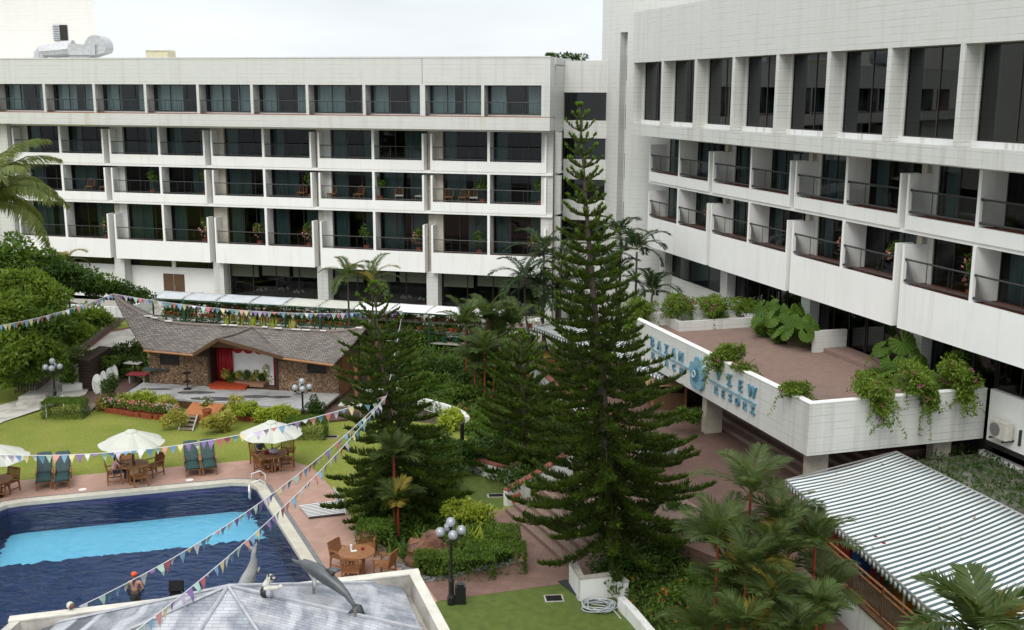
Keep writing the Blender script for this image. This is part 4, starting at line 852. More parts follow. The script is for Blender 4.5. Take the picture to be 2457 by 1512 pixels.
for k in range(5):
    u0 = uo0 + 1.05 + k * .62; m.add([PV.p(u0, .68, WH - .10)] + [PV.p(u0 + .31 - .31 * math.cos(t), 0.68 - .05 * math.sin(t), WH - .10 - .28 * math.sin(t)) for t in np.linspace(0, math.pi, 10)] , [tuple(range(11))])
m.build('scalloped_valance', M_red, pv)
m = MB(); m.fb(PV, uo0 + 1.05, uo0 + 3.0, .60, .64, WH - .10, WH + .14); m.build('banner', simple('pale_banner', (.5, .5, .36), (.42, .45, .36)), pv)
m = MB(); m.ball(PV.p(uo0 + 2.15, .58, WH + .02), (.15, .03, .11), 10, 6); m.build('banner_emblem', M_signl, pv)
m = MB(); m.fb(PV, PL, PL + .06, .4, 1.5, .3, 2.3); m.build('side_door', M_wood, pv)
for w in (.2, 2.2, 3.6): m = MB(); m.bar(PV.p(PL + .9, w, 0), PV.p(PL + .9, w, 2.5), .16); m.build('corner_post', M_wood, pv)
# roof: eave and ridge lines, both upswept at the ends
EZ = 2.5; E0 = G(345, 838, EZ); E1 = G(464, 849, EZ); E2 = G(680, 857, EZ); E3 = G(800, 873, EZ)
OFFR = 2.5; nv = np.array([.2, .98, 0]) / np.linalg.norm([.2, .98, 0])
def RP(x, y, off=OFFR):
    d = ray(x, y); o = np.array([*E0[:2], 0]) + nv * off; t = (o @ nv) / (d @ nv); return d * t + [0, 0, CAMZ]
RG = [RP(*q) for q in ((271, 706), (305, 733), (339, 753), (373, 765), (411, 774), (470, 779), (539, 782), (605, 785), (671, 790), (740, 793), (802, 795), (845, 791), (880, 783))]
RC = RG[7]
def lerp_path(P, s):
    L = [0]
    for i in range(len(P) - 1): L.append(L[-1] + np.linalg.norm(P[i + 1] - P[i]))
    t = s * L[-1]
    for i in range(len(P) - 1):
        if t <= L[i + 1] + 1e-9: return P[i] + (P[i + 1] - P[i]) * ((t - L[i]) / (L[i + 1] - L[i]))
    return P[-1]
def sagp(a, b, t, s): q = a + (b - a) * t; return q - np.array([0, 0, s * math.sin(math.pi * t)])
m = MB()
lp = RG[:8]; rp = RG[7:]
m.grid(lambda s, t: sagp(E0 + (E1 - E0) * s, lerp_path(lp, s), t, .14 * (1 - s)), 24, 10)
m.grid(lambda s, t: sagp(E2 + (E3 - E2) * s, lerp_path(rp, s), t, .10 * s), 18, 10)
def mir(p): q = np.array(p); k = (q - np.array([*E0[:2], 0])) @ nv; return q + nv * 2 * (OFFR - k) * np.array([1, 1, 0])
m.grid(lambda s, t: sagp(mir(E0 + (E3 - E0) * s), lerp_path(RG, s), t, .1), 30, 8)
rf = m.up().build('roof', M_shingle, pv, True); sd = rf.modifiers.new('t', 'SOLIDIFY'); sd.thickness = .09; sd.offset = -1
GA = RP(523, 812, -.9 + 0.0)
m = MB(); m.grid(lambda s, t: (E1 + (GA - E1) * t) * (1 - s) + (E1 + (RC - E1) * t) * s, 5, 8) ; m.grid(lambda s, t: (E2 + (GA - E2) * t) * (1 - s) + (E2 + (RC - E2) * t) * s - np.array([0, 0, .10 * math.sin(math.pi * s) * t]), 10, 10)
gb = m.up().build('gable_roof', M_shingle, pv, True); sd = gb.modifiers.new('t', 'SOLIDIFY'); sd.thickness = .08; sd.offset = -1
m = MB(); m.bar(E1 - [0, 0, .06], GA - [0, 0, .06], .08, .18); m.bar(GA - [0, 0, .06], E2 - [0, 0, .06], .08, .18); m.build('bargeboard', M_woodb, pv)
m = MB(); m.tube(RG, .09, 6); m.tube([RC, RC * .5 + GA * .5 - [0, 0, .07], GA], .07, 6); m.build('ridge_cap', M_woodg, pv)
for x, y in ((356, 762), (371, 766), (405, 774), (538, 783), (560, 784), (636, 788), (668, 791), (711, 794), (735, 795), (776, 797), (862, 790)): q = RP(x, y - 1, OFFR - .08) + [0, 0, .06]; m = MB(); m.box(q, (random.uniform(.3, .55), .12, .05), PV.ang); m.build('ridge_flashing', M_white, pv)
M_gut = simple('orange_gutter', (.36, .18, .08), (.28, .13, .06))
for a, b in ((E0, E1), (E2, E3)): m = MB(); m.tube([a - [0, .02, .08], b - [0, .02, .08]], .06, 6); m.build('gutter', M_gut, pv)
m = MB(); m.add([np.array(GA) * .55 + E1 * .45 - [0, -.3, .16], np.array(GA) * .55 + E2 * .45 - [0, -.3, .16], np.array(GA) - [0, -.3, .16]], [(0, 1, 2)]); m.build('gable_board', M_woodb, pv)
# platform and things on it
st = [G(296, 947, SZ), G(768, 984, SZ), G(815, 945, SZ), G(342, 918, SZ)]
pt = thing('stage_platform', 'worn grey stage platform in front of the pavilion', 'platform', (*(sum(st) / 4)[:2], 0))
m = MB(); m.prism([tuple(q[:2]) for q in st], SZ - .1, SZ); m.build('deck', M_plat, pt)
m = MB(); m.prism([tuple((sum(st) / 4 + (q - sum(st) / 4) * .97)[:2]) for q in st], 0, SZ - .1); m.build('skirt', M_woodb, pt)
m = MB()
for x, y, rx, ry in ((372, 934, .95, .2), (470, 942, 1.0, .32), (520, 957, 1.5, .38), (607, 952, .95, .3), (672, 953, .65, .28), (715, 946, .3, .1)):
    q = G(x, y, SZ); m.prism([(q[0] + rx * math.cos(a) * random.uniform(.8, 1.1), q[1] + ry * math.sin(a) * random.uniform(.8, 1.1)) for a in np.linspace(0, 6.0, 14)], SZ + .002, SZ + .005)
m.build('water_stain', M_wet, pt)
def flat(name, pts, z0, z1, mat, label, cat):
    m = MB(); m.prism([tuple(G(x, y, z0)[:2]) for x, y in pts], z0, z1); return tag(m.build(name, mat), label, cat)
flat('carpet_roll', [(500, 927), (520, 918), (600, 925), (588, 936), (505, 934)], SZ + .006, SZ + .12, M_redcarp, 'red orange carpet heaped at the mouth of the stage', 'carpet')
flat('folded_carpet', [(545, 920), (553, 912), (650, 921), (632, 930), (600, 928)], SZ + .006, SZ + .2, M_tan, 'tan folded carpet behind the red one on the stage', 'carpet')
RMP = [(452, 968), (488, 974), (440, 993), (470, 998)]
rm = thing('stage_ramp', 'orange carpeted ramp between the potted flowers and the stage', 'ramp', G(480, 985, 0))
m = MB(); z = .45; m.prism([tuple(G(x, y, z)[:2]) for x, y in ((462, 965), (540, 969), (517, 997), (440, 993))], .05, z); m.build('carpet', M_orange, rm)
ld = thing('wooden_steps', 'short grey wooden steps leading from the lawn up to the orange ramp', 'steps', G(453, 1025, 0))
a, b = G(429, 1034, 0), G(462, 1036, 0); c, d = G(441, 995, .42), G(474, 997, .42)
m = MB(); m.bar(a, c, .06, .14); m.bar(b, d, .06, .14); m.build('stringer', M_conc, ld)
for k in range(4): m = MB(); t = (k + .6) / 4; p, q = a + (c - a) * t, b + (d - b) * t; m.bar(p, q, .24, .05); m.build('tread', M_woodg, ld)
# bar stool, tables, tabletops and other furniture round the stage
t = thing('pedestal_stand', 'thin black pedestal stand on the stage platform', 'stand', G(450, 934, SZ)); q = G(450, 934, SZ)
m = MB(); m.lathe(q, [(.22, 0), (.2, .04), (.03, .06), (.03, .4), (.2, .41), (.2, .44), (.03, .45), (.03, .85)], 12); m.build('stem', M_black, t); m = MB(); m.lathe(q, [(.05, .84), (.24, .86), (.24, .9), (0, .91)], 14); m.build('top', M_black, t)
for x, y, lab in ((368, 915, 'green round metal table left of the pavilion corner'), (400, 914, 'green round metal table against the stone wall left of the stage')):
    q = G(x, y, SZ); t = thing('metal_table', lab, 'table', q); m = MB(); m.lathe(q, [(.0, .68), (.52, .70), (.52, .73), (0, .74)], 16); m.build('tabletop', M_cushg, t); m = MB()
    for k in range(3): a = k * 2.1; m.tube([q + [.06 * math.cos(a), .06 * math.sin(a), .68], q + [.3 * math.cos(a), .3 * math.sin(a), 0]], .02, 5)
    m.build('legs', M_cushg, t)
t = thing('square_table', 'small square table with a cream top behind the red table', 'table', G(325, 905, .3)); q = G(325, 908, .1)
m = MB(); m.box(q + [0, 0, .92], (.95, .7, .05), PV.ang); m.build('tabletop', M_canvas, t); m = MB(); m.bar(q, q + [0, 0, .9], .09); m.bar(q + [-.3, 0, .02], q + [.3, 0, .02], .08); m.bar(q + [0, -.3, .02], q + [0, .3, .02], .08); m.build('pedestal', M_black, t)
t = thing('red_table', 'low table with a red top beside the stage platform', 'table', G(334, 918, .2)); q = G(334, 918, .1)
m = MB(); m.box(q + [0, 0, .5], (1.15, .75, .05), PV.ang + .1); m.build('tabletop', M_redtab, t); m = MB()
for sx in (-.4, .4): m.box(q + [sx, 0, .24], (.07, .5, .48), PV.ang)
m.build('legs', M_conc, t)
for k, (x, y, w, h, lab) in enumerate(((233, 946, .27, 1.05, 'white oval table leaning with its folded legs showing'), (248, 933, .19, .95, 'narrow white oval tabletop second from the left in the leaning row'), (262, 925, .19, .95, 'white oval tabletop third from the left leaning in the row'), (273, 922, .25, 1.05, 'largest white oval tabletop at the right end of the leaning row'))):
    q = G(x, y, .1); t = thing('folding_table', lab, 'table', q, 'white oval tables leaning in a row'); m = MB(); ang = -.1; n = 18; V = []
    for s in (0, 1):
        for i in range(n): a = i * 2 * math.pi / n; xx = w * math.cos(a); zz_ = h / 2 + .02 + h / 2 * math.sin(a); V.append(q + [xx * math.cos(ang) + s * .06 * math.sin(-ang), xx * math.sin(ang) + s * .06 + zz_ * .12, zz_])
    m.add(V, [tuple(range(n)), tuple(range(2 * n - 1, n - 1, -1))] + [(i, i + n, (i + 1) % n + n, (i + 1) % n) for i in range(n)]); m.build('tabletop', M_white, t)
    if k == 0:
        m = MB()
        for sx in (-.1, .15): m.bar(q + [sx, -.08, .75], q + [sx + .1, -.14, .02], .035); 
        m.bar(q + [-.1, -.09, .7], q + [.25, -.11, .55], .035); m.build('folded_legs', M_canvas, t)
cr = thing('timber_stack', 'dark timber slat wall with a planted top beside the leaning tables', 'planter', G(210, 930, 0))
a, b, c = G(192, 940, 0), G(222, 943, 0), G(272, 905, .05)
for k in range(11):
    m = MB(); j = random.uniform(-.03, .03); m.par(a + [j, j, .02 + .165 * k], b - a, (c - b) * np.array([1, 1, 0]), (0, 0, .14)); m.build('slat_course', M_woodd, cr)
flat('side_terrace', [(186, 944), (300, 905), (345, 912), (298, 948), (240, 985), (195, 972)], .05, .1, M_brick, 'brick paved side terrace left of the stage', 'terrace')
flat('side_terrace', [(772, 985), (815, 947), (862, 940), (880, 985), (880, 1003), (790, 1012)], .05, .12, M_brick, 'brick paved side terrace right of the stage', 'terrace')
t = thing('trestle_table', 'pale rectangular trestle table right of the stage under the bunting', 'table', G(838, 1005, 0)); q = G(843, 1004, 0)
m = MB(); m.box(q + [0, 0, .72], (1.15, .6, .05), -.1); m.build('tabletop', M_canvas, t); m = MB()
for sx in (-.5, .5):
    for sy in (-.22, .22): m.bar(q + [sx, sy, 0], q + [sx, sy, .7], .04)
m.build('legs', M_steel, t)
t = thing('slatted_ramp', 'grey slatted wooden ramp from the lawn to the side terrace', 'ramp', G(205, 982, 0)); m = MB(); a, b, c, d = G(188, 992, .02), G(212, 993, .02), G(236, 968, .2), G(206, 967, .2)
for k in range(9): u = k / 9; p0, p1 = a + (d - a) * u, b + (c - b) * u; m.par(p0 - [0, 0, .05], p1 - p0, (d - a) / 10.5, (0, 0, .06))
m.build('slats', M_woodg, t)
m = MB(); q = G(60, 985, 0); 
for k in range(3): a = G(33 + k * 6, 985 - k * 8, 0); b = G(110, 982 - k * 9, 0); m.par(a, b - a, (0, .5, 0), (0, 0, .12 * (k + 1)))
struct(m.build('lawn_steps', M_concd))
t = thing('handrail', 'short white handrail beside the lawn steps on the left', 'handrail', G(112, 985, 0)); m = MB(); a, b = G(103, 978, .0), G(112, 1003, 0); c = G(152, 975, 0)
m.tube([b, b + [0, 0, .75]], .03); m.tube([c, c + [0, 0, .75]], .03); m.build('post', M_white, t); m = MB(); m.tube([b + [-.2, 0, .75], c + [.1, 0, .75]], .03); m.build('rail', M_drain, t)
m = MB(); q = G(172, 943, 0); m.box(q + [0, .2, .25], (1.0, .5, .5), .3); tag(m.build('planter_trough', M_white), 'white rectangular planter trough under the climbing hedge', 'planter')

# ================================================================ NURSERY SHADE
nu = thing('plant_nursery', 'long green steel plant nursery with a row of pale shade panels', 'shelter', LW.p(-8, -6.5, 0))
xs = [395, 468, 547, 627, 707, 790, 875, 959, 1047, 1134, 1227]; us = [LW.px(x, 699 + (x - 395) * .0517, -6)[0] for x in xs]
for i in range(10):
    m = MB(); u0, u1 = us[i] + .05, us[i + 1] - .04
    m.grid(lambda a, b: LW.p(u0 + (u1 - u0) * a - .25 * b, -6 - 1.15 * b, 3.31 - .26 * b + .05 * math.sin(math.pi * b) - .02 * math.sin(math.pi * a)), 6, 5)
    o = m.build('shade_panel', simple('shade_cloth_grey', (.50, .53, .55), (.42, .45, .47), sc=2) if i == 0 else (MT['shade_cloth_grey'] if i < 4 else M_canvas if i < 6 else M_back), nu, True); o.modifiers.new('t', 'SOLIDIFY').thickness = .02
m = MB()
for w, z in ((-6, 3.24), (-7.1, 2.98), (-7.1, 1.9)): m.tube([LW.p(us[0] - .1, w, z), LW.p(us[-1] + .1, w, z)], .04, 6)
m.build('beam', M_green, nu)
for i in range(0, 11):
    m = MB(); z0 = .1; w_ = .16 if i % 4 == 1 else .08; m.fb(LW, us[i] - w_ / 2, us[i] + w_ / 2, -7.4 - w_ / 2, -7.4 + w_ / 2, z0, 3.0); m.fb(LW, us[i] - .05, us[i] + .05, -6.05, -5.95, z0, 3.3); m.build('post', M_green, nu)
SH = [(-6.15, 2.35), (-6.65, 1.85), (-7.0, 1.30)]
for w, z in SH: m = MB(); m.fb(LW, us[0] + .3, us[-1] + (2.8 if w > -6.5 else -.1), w - .28, w + .28, z - .07, z); m.build('shelf', M_conc, nu)

# ================================================================ POOL BAR ROOF
BZ = 3.4
pb = thing('pool_bar', 'pool bar with a painted blue and white shingled roof behind a concrete parapet', 'building', G(500, 1470, 0))
c0, c1 = G(26, 1480, BZ), G(1001, 1366, BZ); r1 = G(1080, 1512, BZ); dX = (c1 - c0) / np.linalg.norm(c1 - c0); dY = (r1 - c1) / np.linalg.norm(r1 - c1); 
l1 = c0 + np.array([-.35, -4, 0])
th = .24
def wallseg(mb, a, b, inn, z0, z1): mb.par(np.array([*a[:2], z0]), b - a, inn * th, (0, 0, z1 - z0))
nX = np.array([dX[1], -dX[0], 0]); nY = np.array([dY[1], -dY[0], 0]); nY = nY if nY[0] < 0 else -nY
m = MB(); wallseg(m, c0, c1, nX, 0, BZ - .03); wallseg(m, c1 + nX * th, c1 + dY * 7, nY, 0, BZ - .03); wallseg(m, c0 + nX * th, c0 + nX * th + (l1 - c0) * 1.8, -nY, 0, BZ - .03); m.build('parapet', M_concd, pb)
m = MB(); m.par(np.array([*c0[:2], BZ - .03]) - dX * .03 - nX * .03, dX * (np.linalg.norm(c1 - c0) + .06), nX * (th + .05), (0, 0, .04)); m.par(np.array([*c1[:2], BZ - .03]) + nX * (th + .02), dY * 7, nY * (th + .02), (0, 0, .04)); m.build('parapet_cap', simple('pale_concrete_cap', (.62, .60, .53), (.50, .48, .42), sc=3), pb)
m = MB(); m.prism([tuple(q[:2]) for q in (c0 + nX * .1 + dX * .1, c1 + nX * .1 - dX * .1, c1 + dY * 7, l1 - [0, 3, 0])], 2.55, 2.75); m.build('gutter_slab', M_concd, pb)
AZ, EV = 4.25, 3.05
Ap = G(547, 1408, AZ); ev = [G(84, 1506, EV), G(961, 1398, EV), G(1012, 1512, EV), G(1060, 1620, EV), G(700, 1640, EV), G(400, 1640, EV), G(20, 1640, EV)]
m = MB()
order = [0, 1, 2, 4, 5, 6]
pts = [ev[i] for i in order]; n = len(pts); Ctr = Ap
for i in range(n):
    a, b = pts[i], pts[(i + 1) % n]
    m.grid(lambda s, t: (a + (b - a) * s) * (1 - t) + Ap * t, 8, 8)
m.v = [tuple(q) for q in m.v]; prf = m.build('shingle_roof', M_proof, pb)
lay = prf.data.uv_layers['UVMap']
m = MB()
for i in range(n): m.tube([pts[i] + [0, 0, .02], Ap + [0, 0, .03]], .045, 5)
m.build('hip_cap', simple('grey_hip_cap', (.30, .32, .35), (.42, .43, .45), sc=4), pb)
m = MB(); m.prism([tuple((q + (Ap - q) * .02)[:2]) for q in pts], 2.76, EV - .02); m.build('eave_fascia', M_drain, pb)
fz = thing('floodlight', 'black square floodlight on the pool bar parapet', 'floodlight', G(425, 1433, BZ)); q = G(425, 1432, BZ + .02)
m = MB(); m.box(q + [0, -.02, .30], (.34, .16, .26), .1, -.5); m.build('housing', M_blackm, fz); m = MB(); m.box(q + [0, -.06, .1], (.24, .1, .14), .1); m.tube([q + [-.17, 0, .02], q + [-.17, 0, .28]], .015, 5); m.tube([q + [.17, 0, .02], q + [.17, 0, .28]], .015, 5); m.build('bracket', M_blackm, fz)
bl2 = thing('bulkhead_lamp', 'small rusty round lamp on the left end of the pool bar parapet', 'lamp', G(169, 1463, BZ)); q = G(169, 1463, BZ)
m = MB(); m.ball(q + [0, 0, .12], .09, 10, 8); m.build('bowl', M_canvas, bl2); m = MB(); m.tube([q, q + [0, 0, .06]], .03); m.ball(q + [.05, -.03, .11], .075, 8, 6); m.build('bracket', M_rock, bl2)
# ================================================================ POOLSIDE FURNITURE
def make_chair():
    t = thing('teak_armchair', 'x', 'chair', (0, 0, 0), 'teak armchairs by the pool')
    m = MB()
    for k in range(6): m.box((0, -.2 + .085 * k, .43), (.56, .07, .025))
    m.box((0, -.24, .40), (.56, .03, .07)); m.box((0, .26, .40), (.56, .03, .07)); m.build('seat', M_wood, t)
    m = MB()
    for k in range(8): x = -.2 + k * .4 / 7; m.bar((x, .27, .45), (x, .36, .88), .035, .018)
    m.bar((-.28, .375, .90), (.28, .375, .90), .03, .08); m.bar((-.26, .275, .50), (.26, .275, .50), .025, .05); m.build('backrest', M_wood, t)
    for sx in (-.28, .28):
        m = MB(); m.bar((sx, -.25, 0), (sx, -.25, .64), .05); m.build('leg', M_wood, t)
        m = MB(); m.bar((sx, .30, 0), (sx, .27, .45), .05); m.bar((sx, .27, .43), (sx, .375, .93), .05); m.build('leg', M_wood, t)
        m = MB(); m.bar((sx, -.3, .655), (sx, .32, .655), .065, .03); m.build('armrest', M_wood, t); m = MB(); m.bar((sx, -.25, .15), (sx, .29, .15), .03, .05); m.build('side_rail', M_wood, t)
    return t
def make_table():
    t = thing('round_teak_table', 'x', 'table', (0, 0, 0), 'round teak tables by the pool'); m = MB()
    m.lathe((0, 0, 0), [(0, .69), (.60, .69), (.62, .705), (.62, .73), (0, .735)], 28, False); m.build('tabletop', M_woodtop, t)
    for k in range(4):
        a = k * math.pi / 2 + .78; m = MB(); m.bar((.34 * math.cos(a), .34 * math.sin(a), 0), (.34 * math.cos(a), .34 * math.sin(a), .69), .065); m.build('leg', M_wood, t)
    m = MB(); m.bar((.34 * .7, .34 * .7, .12), (-.34 * .7, -.34 * .7, .12), .05, .05); m.bar((.34 * .7, -.34 * .7, .12), (-.34 * .7, .34 * .7, .115), .05, .05); m.build('stretcher', M_wood, t); return t
def make_umb():
    t = thing('parasol', 'x', 'parasol', (0, 0, 0), 'cream parasols over the teak tables'); m = MB()
    n = 8; R0 = 1.34; V = []; F = []; rings = 6
    for j in range(rings + 1):
        v = j / rings; r = R0 * v
        for i in range(n * 4):
            a = i * 2 * math.pi / (n * 4); f = abs(math.cos(a * n / 2)); sc = 1 - .07 * (1 - f) * v
            V.append((r * sc * math.cos(a), r * sc * math.sin(a), 2.20 - .55 * v ** 1.1 - .085 * (1 - f) * v))
    N_ = n * 4
    for j in range(rings):
        for i in range(N_): F.append((j * N_ + i, j * N_ + (i + 1) % N_, (j + 1) * N_ + (i + 1) % N_, (j + 1) * N_ + i))
    m.add(V, F); o = m.build('canopy', M_canvas, t); o.modifiers.new('t', 'SOLIDIFY').thickness = .01
    m = MB(); m.lathe((0, 0, 2.17), [(.26, -.04), (.18, .02), (.04, .07), (.0, .08)], 12); m.build('vent_cap', M_canvas, t)
    m = MB(); m.tube([(0, 0, 0), (0, 0, 2.27)], .026, 8); m.build('pole', M_woodb, t)
    for k in range(8): a = k * math.pi / 4; m = MB(); m.bar((.03 * math.cos(a), .03 * math.sin(a), 2.12), (1.28 * math.cos(a), 1.28 * math.sin(a), 1.63), .02); m.build('rib', M_wood, t)
    m = MB(); m.lathe((0, 0, 0), [(.25, 0), (.25, .06), (.05, .09), (.05, .2)], 14); m.build('base', M_black, t); return t
def make_lounger():
    t = thing('sun_lounger', 'x', 'sun lounger', (0, 0, 0), 'teak sun loungers with green cushions')   # head at +y, foot at -y
    m = MB()
    for sx in (-.29, .29): m.bar((sx, -.95, .33), (sx, .55, .33), .05, .08)
    for k in range(8): m.bar((-.29, -.92 + k * .2, .335), (.29, -.92 + k * .2, .335), .06, .03)
    m.build('frame', M_wood, t)
    for sx in (-.27, .27):
        for sy in (-.88, .45): m = MB(); m.bar((sx, sy, 0), (sx, sy, .33), .055); m.build('leg', M_wood, t)
        m = MB(); m.bar((sx * 1.15, -.3, .5), (sx * 1.15, .35, .55), .06, .03); m.bar((sx * 1.15, -.25, .33), (sx * 1.15, -.25, .5), .04); m.build('armrest', M_wood, t)
    m = MB(); m.grid(lambda a, b: np.array([-.29 + .58 * a, -.97 + 1.0 * b, .40 + .02 * math.sin(math.pi * a)]), 4, 8); o = m.build('seat_cushion', M_cush, t, True); o.modifiers.new('t', 'SOLIDIFY').thickness = .06
    bk = lambda a, b: np.array([(-.29 + .58 * a) * (1 - .06 * max(0, b - .85) * 6), .03 + .62 * b, .40 + .72 * b + .02 * math.sin(math.pi * a)])
    m = MB(); m.grid(bk, 4, 8); o = m.build('back_cushion', M_cushg, t, True); o.modifiers.new('t', 'SOLIDIFY').thickness = .06
    m = MB()
    for sx in (-.27, .27): m.bar((sx, .05, .33), (sx, .66, 1.04), .05)
    m.bar((-.27, .45, .36), (-.27, .52, .85), .03); m.bar((.27, .45, .36), (.27, .52, .85), .03); m.build('back_frame', M_wood, t); return t
CH = make_chair(); TB = make_table(); UM = make_umb(); LG = make_lounger()
used = {}
def put(proto, loc, rz, label, scale=1.):
    if proto.name not in used: used[proto.name] = 1; proto.location = tuple(map(float, loc)); proto.rotation_euler = (0, 0, rz); proto.scale = (scale,) * 3; proto['label'] = label; return proto
    return dup(proto, loc, rz, label, scale)
def face(p, q): return math.atan2(q[1] - p[1], q[0] - p[0]) + math.pi / 2      # chair front (-y) turned towards q
groups = [((322, 1153), 1, [((277, 1158), 'teak armchair the girl in pink sits on'), ((303, 1122), 'teak armchair behind the middle parasol table'), ((370, 1140), 'teak armchair right of the middle parasol table'), ((334, 1164), 'teak armchair in front of the middle parasol table')], 'middle parasol table'),
          ((655, 1128), 1, [((623, 1113), 'teak armchair under the person in blue'), ((684, 1106), 'teak armchair behind the right parasol table'), ((633, 1134), 'teak armchair left front of the right parasol table'), ((688, 1126), 'teak armchair right of the right parasol table')], 'right'),
          ((-6, 1192), 1, [((22, 1180), 'teak armchair at the left edge of the photograph')], 'left'),
          ((857, 1372), 0, [((882, 1330), 'teak armchair on the far side of the table without a parasol'), ((822, 1362), 'teak armchair left of the table without a parasol'), ((846, 1392), 'teak armchair with its back turned before the table without a parasol'), ((922, 1382), 'teak armchair pulled back right of the table without a parasol')], 'x')]
tl = ['round teak table under the middle cream parasol', 'round teak table under the right cream parasol', 'round teak table cut by the left edge of the photo', 'round teak table without a parasol near the pool bar']
ul = ['cream parasol in the middle with bunting crossing it', 'cream parasol on the right before the stage flowers', 'cream parasol cut by the left edge of the photo']
UPOS = [(322, 1153), (655, 1128), (-8, 1192)]
tabs = []
for i, (tp_, um, chs, nm) in enumerate(groups):
    c = G(*tp_, .01); put(TB, c, .3 + i, tl[i], 1.0); tabs.append(c)
    if um: put(UM, c + [0, 0, 0], .2 + .5 * i, ul[i], 1.0)
    for q, lab in chs: p = G(*q, .01); put(CH, p, face(p, c) + random.uniform(-.12, .12), lab)
for (x, y), rz, lab in (((109, 1158), .34, 'far left green cushioned sun lounger of the left pair'), ((153, 1156), .32, 'right green cushioned sun lounger of the left pair, between table and lounger'), ((461, 1128), .33, 'left green cushioned sun lounger of the pair near the right parasol'), ((501, 1124), .32, 'right green cushioned sun lounger of the pair near the right parasol')): put(LG, G(x, y, .01), rz, lab)
# items on tables
def small(name, label, cat, q, prof, mat, n=10): m = MB(); m.lathe(q, prof, n); return tag(m.build(name, mat), label, cat)
c = tabs[3]; small('drinking_glass', 'tall clear glass on the table without a parasol', 'glass', c + [-.2, .12, .73], [(.035, 0), (.045, .18), (.04, .19)], M_white)
small('red_cup', 'small red cup on the table without a parasol', 'cup', c + [.18, .15, .73], [(.05, 0), (.06, .07), (.05, .08)], M_redp)
m = MB(); m.box(c + [-.1, .04, .735], (.2, .12, .012), .4); tag(m.build('paper_napkin', M_white), 'crumpled white napkin beside the tall glass', 'napkin')
c = tabs[0]; small('red_bottle', 'small red bottle on the middle parasol table', 'bottle', c + [.09, -.1, .73], [(.04, 0), (.04, .12), (.02, .16), (.02, .2)], M_redp)
c = tabs[1]; m = MB(); m.ball(c + [.05, .05, .85], (.22, .15, .13), 10, 8); tag(m.build('plastic_bag', FL[8]), 'pale pink plastic bag on the right parasol table', 'bag')
m = MB(); m.ball(c + [-.25, .02, .79], (.13, .1, .07), 8, 6); tag(m.build('toy_bundle', M_redp), 'red and blue bundle left of the bag on the right table', 'bundle')
# folded striped beach mat
mq = [G(718, 1216, .05), G(806, 1204, .05), G(828, 1234, .05), G(741, 1244, .05)]
bm = thing('striped_beach_mat', 'folding navy and white striped beach mat on the paving', 'mat', sum(mq) / 4)
def matpart(a, b, c, d, nm):
    Lh = np.linalg.norm(d - a); o = link_mesh(nm, np.array([a, b, c, d]), [(0, 1, 2, 3)], M_mat, bm); o.data.uv_layers['UVMap'].data.foreach_set('uv', np.array([(0, 0), (0, 1), (Lh, 1), (Lh, 0)], np.float32)[[l.vertex_index for l in o.data.loops]].ravel()); o.modifiers.new('t', 'SOLIDIFY').thickness = .05
matpart(mq[0], mq[1], mq[2], mq[3], 'seat_panel'); up2 = np.array([.05, .15, .55]); matpart(mq[1] + (mq[0] - mq[1]) * .12 + up2, mq[1], mq[2], mq[2] + (mq[3] - mq[2]) * .12 + up2, 'back_panel')
# pool ladder rails, drains and skimmer lids
pl_ = thing('pool_ladder', 'white pool ladder handrails at the far right pool corner', 'ladder', G(625, 1180, .05))
for k in (0, 1):
    m = MB(); a = G(637, 1152 + 22 * k, .05); m.tube([a, a + [0, 0, .25], a + [-.2, -.05, .42], a + [-.55, -.08, .3], a + [-.62, -.08, -.4]], .026, 8); m.build('handrail', M_white, pl_)
m = MB()
for z in (-.1, -.35): a = G(637, 1152, .05); b = G(637, 1174, .05); m.bar(a + [-.66, -.08, z], b + [-.66, -.08, z], .07)
m.build('tread', M_white, pl_)
for x, y in ((455, 1152), (198, 1175)): m = MB(); m.lathe(G(x, y, .01), [(.16, 0), (.16, .012), (0, .014)], 14); tag(m.build('skimmer_lid', M_white), 'round white skimmer lid set in the poolside paving', 'lid', 'round lids in the paving')
def drain(x, y, w, d, rz, lab):
    t = thing('drain_cover', lab, 'drain cover', G(x, y, .0)); q = G(x, y, .0); m = MB(); m.box(q + [0, 0, .012], (w, d, .03), rz); m.build('rim', M_conc, t); m = MB(); m.box(q + [0, 0, .024], (w * .82, d * .78, .012), rz); m.build('grate', M_blackm, t)
drain(1329, 1437, .62, .5, .1, 'square grey drain cover on the lower right lawn'); drain(793, 1049, .75, .4, 0, 'grey drain cover on the lawn beside the trimmed round hedge'); drain(1190, 1190, .7, .4, .1, 'dark drain cover in the lawn strip left of the stair wall')
m = MB(); m.box(G(1372, 1410, .02), (.35, 1.2, .03), .5); tag(m.build('drain_grate', M_black), 'black drain slot at the corner of the small planter wall', 'drain cover')
# coiled hose
hs = MB(); hc = G(1437, 1458, .03); P = []
for k in range(150): a = k * .34; r = .40 + .09 * math.sin(k * .19) + .04 * math.sin(k * 1.3); P.append(hc + [r * 1.15 * math.cos(a), r * .95 * math.sin(a), .012 + .0009 * k])
P = [G(1382, 1430, .03), G(1388, 1440, .03), G(1405, 1447, .04)] + P + [hc + [.45, -.3, .05], G(1490, 1485, .03)]
hs.tube(P, .02, 5); tag(hs.build('garden_hose', M_hose, None, True), 'pale grey garden hose coiled on the lower right lawn', 'hose')
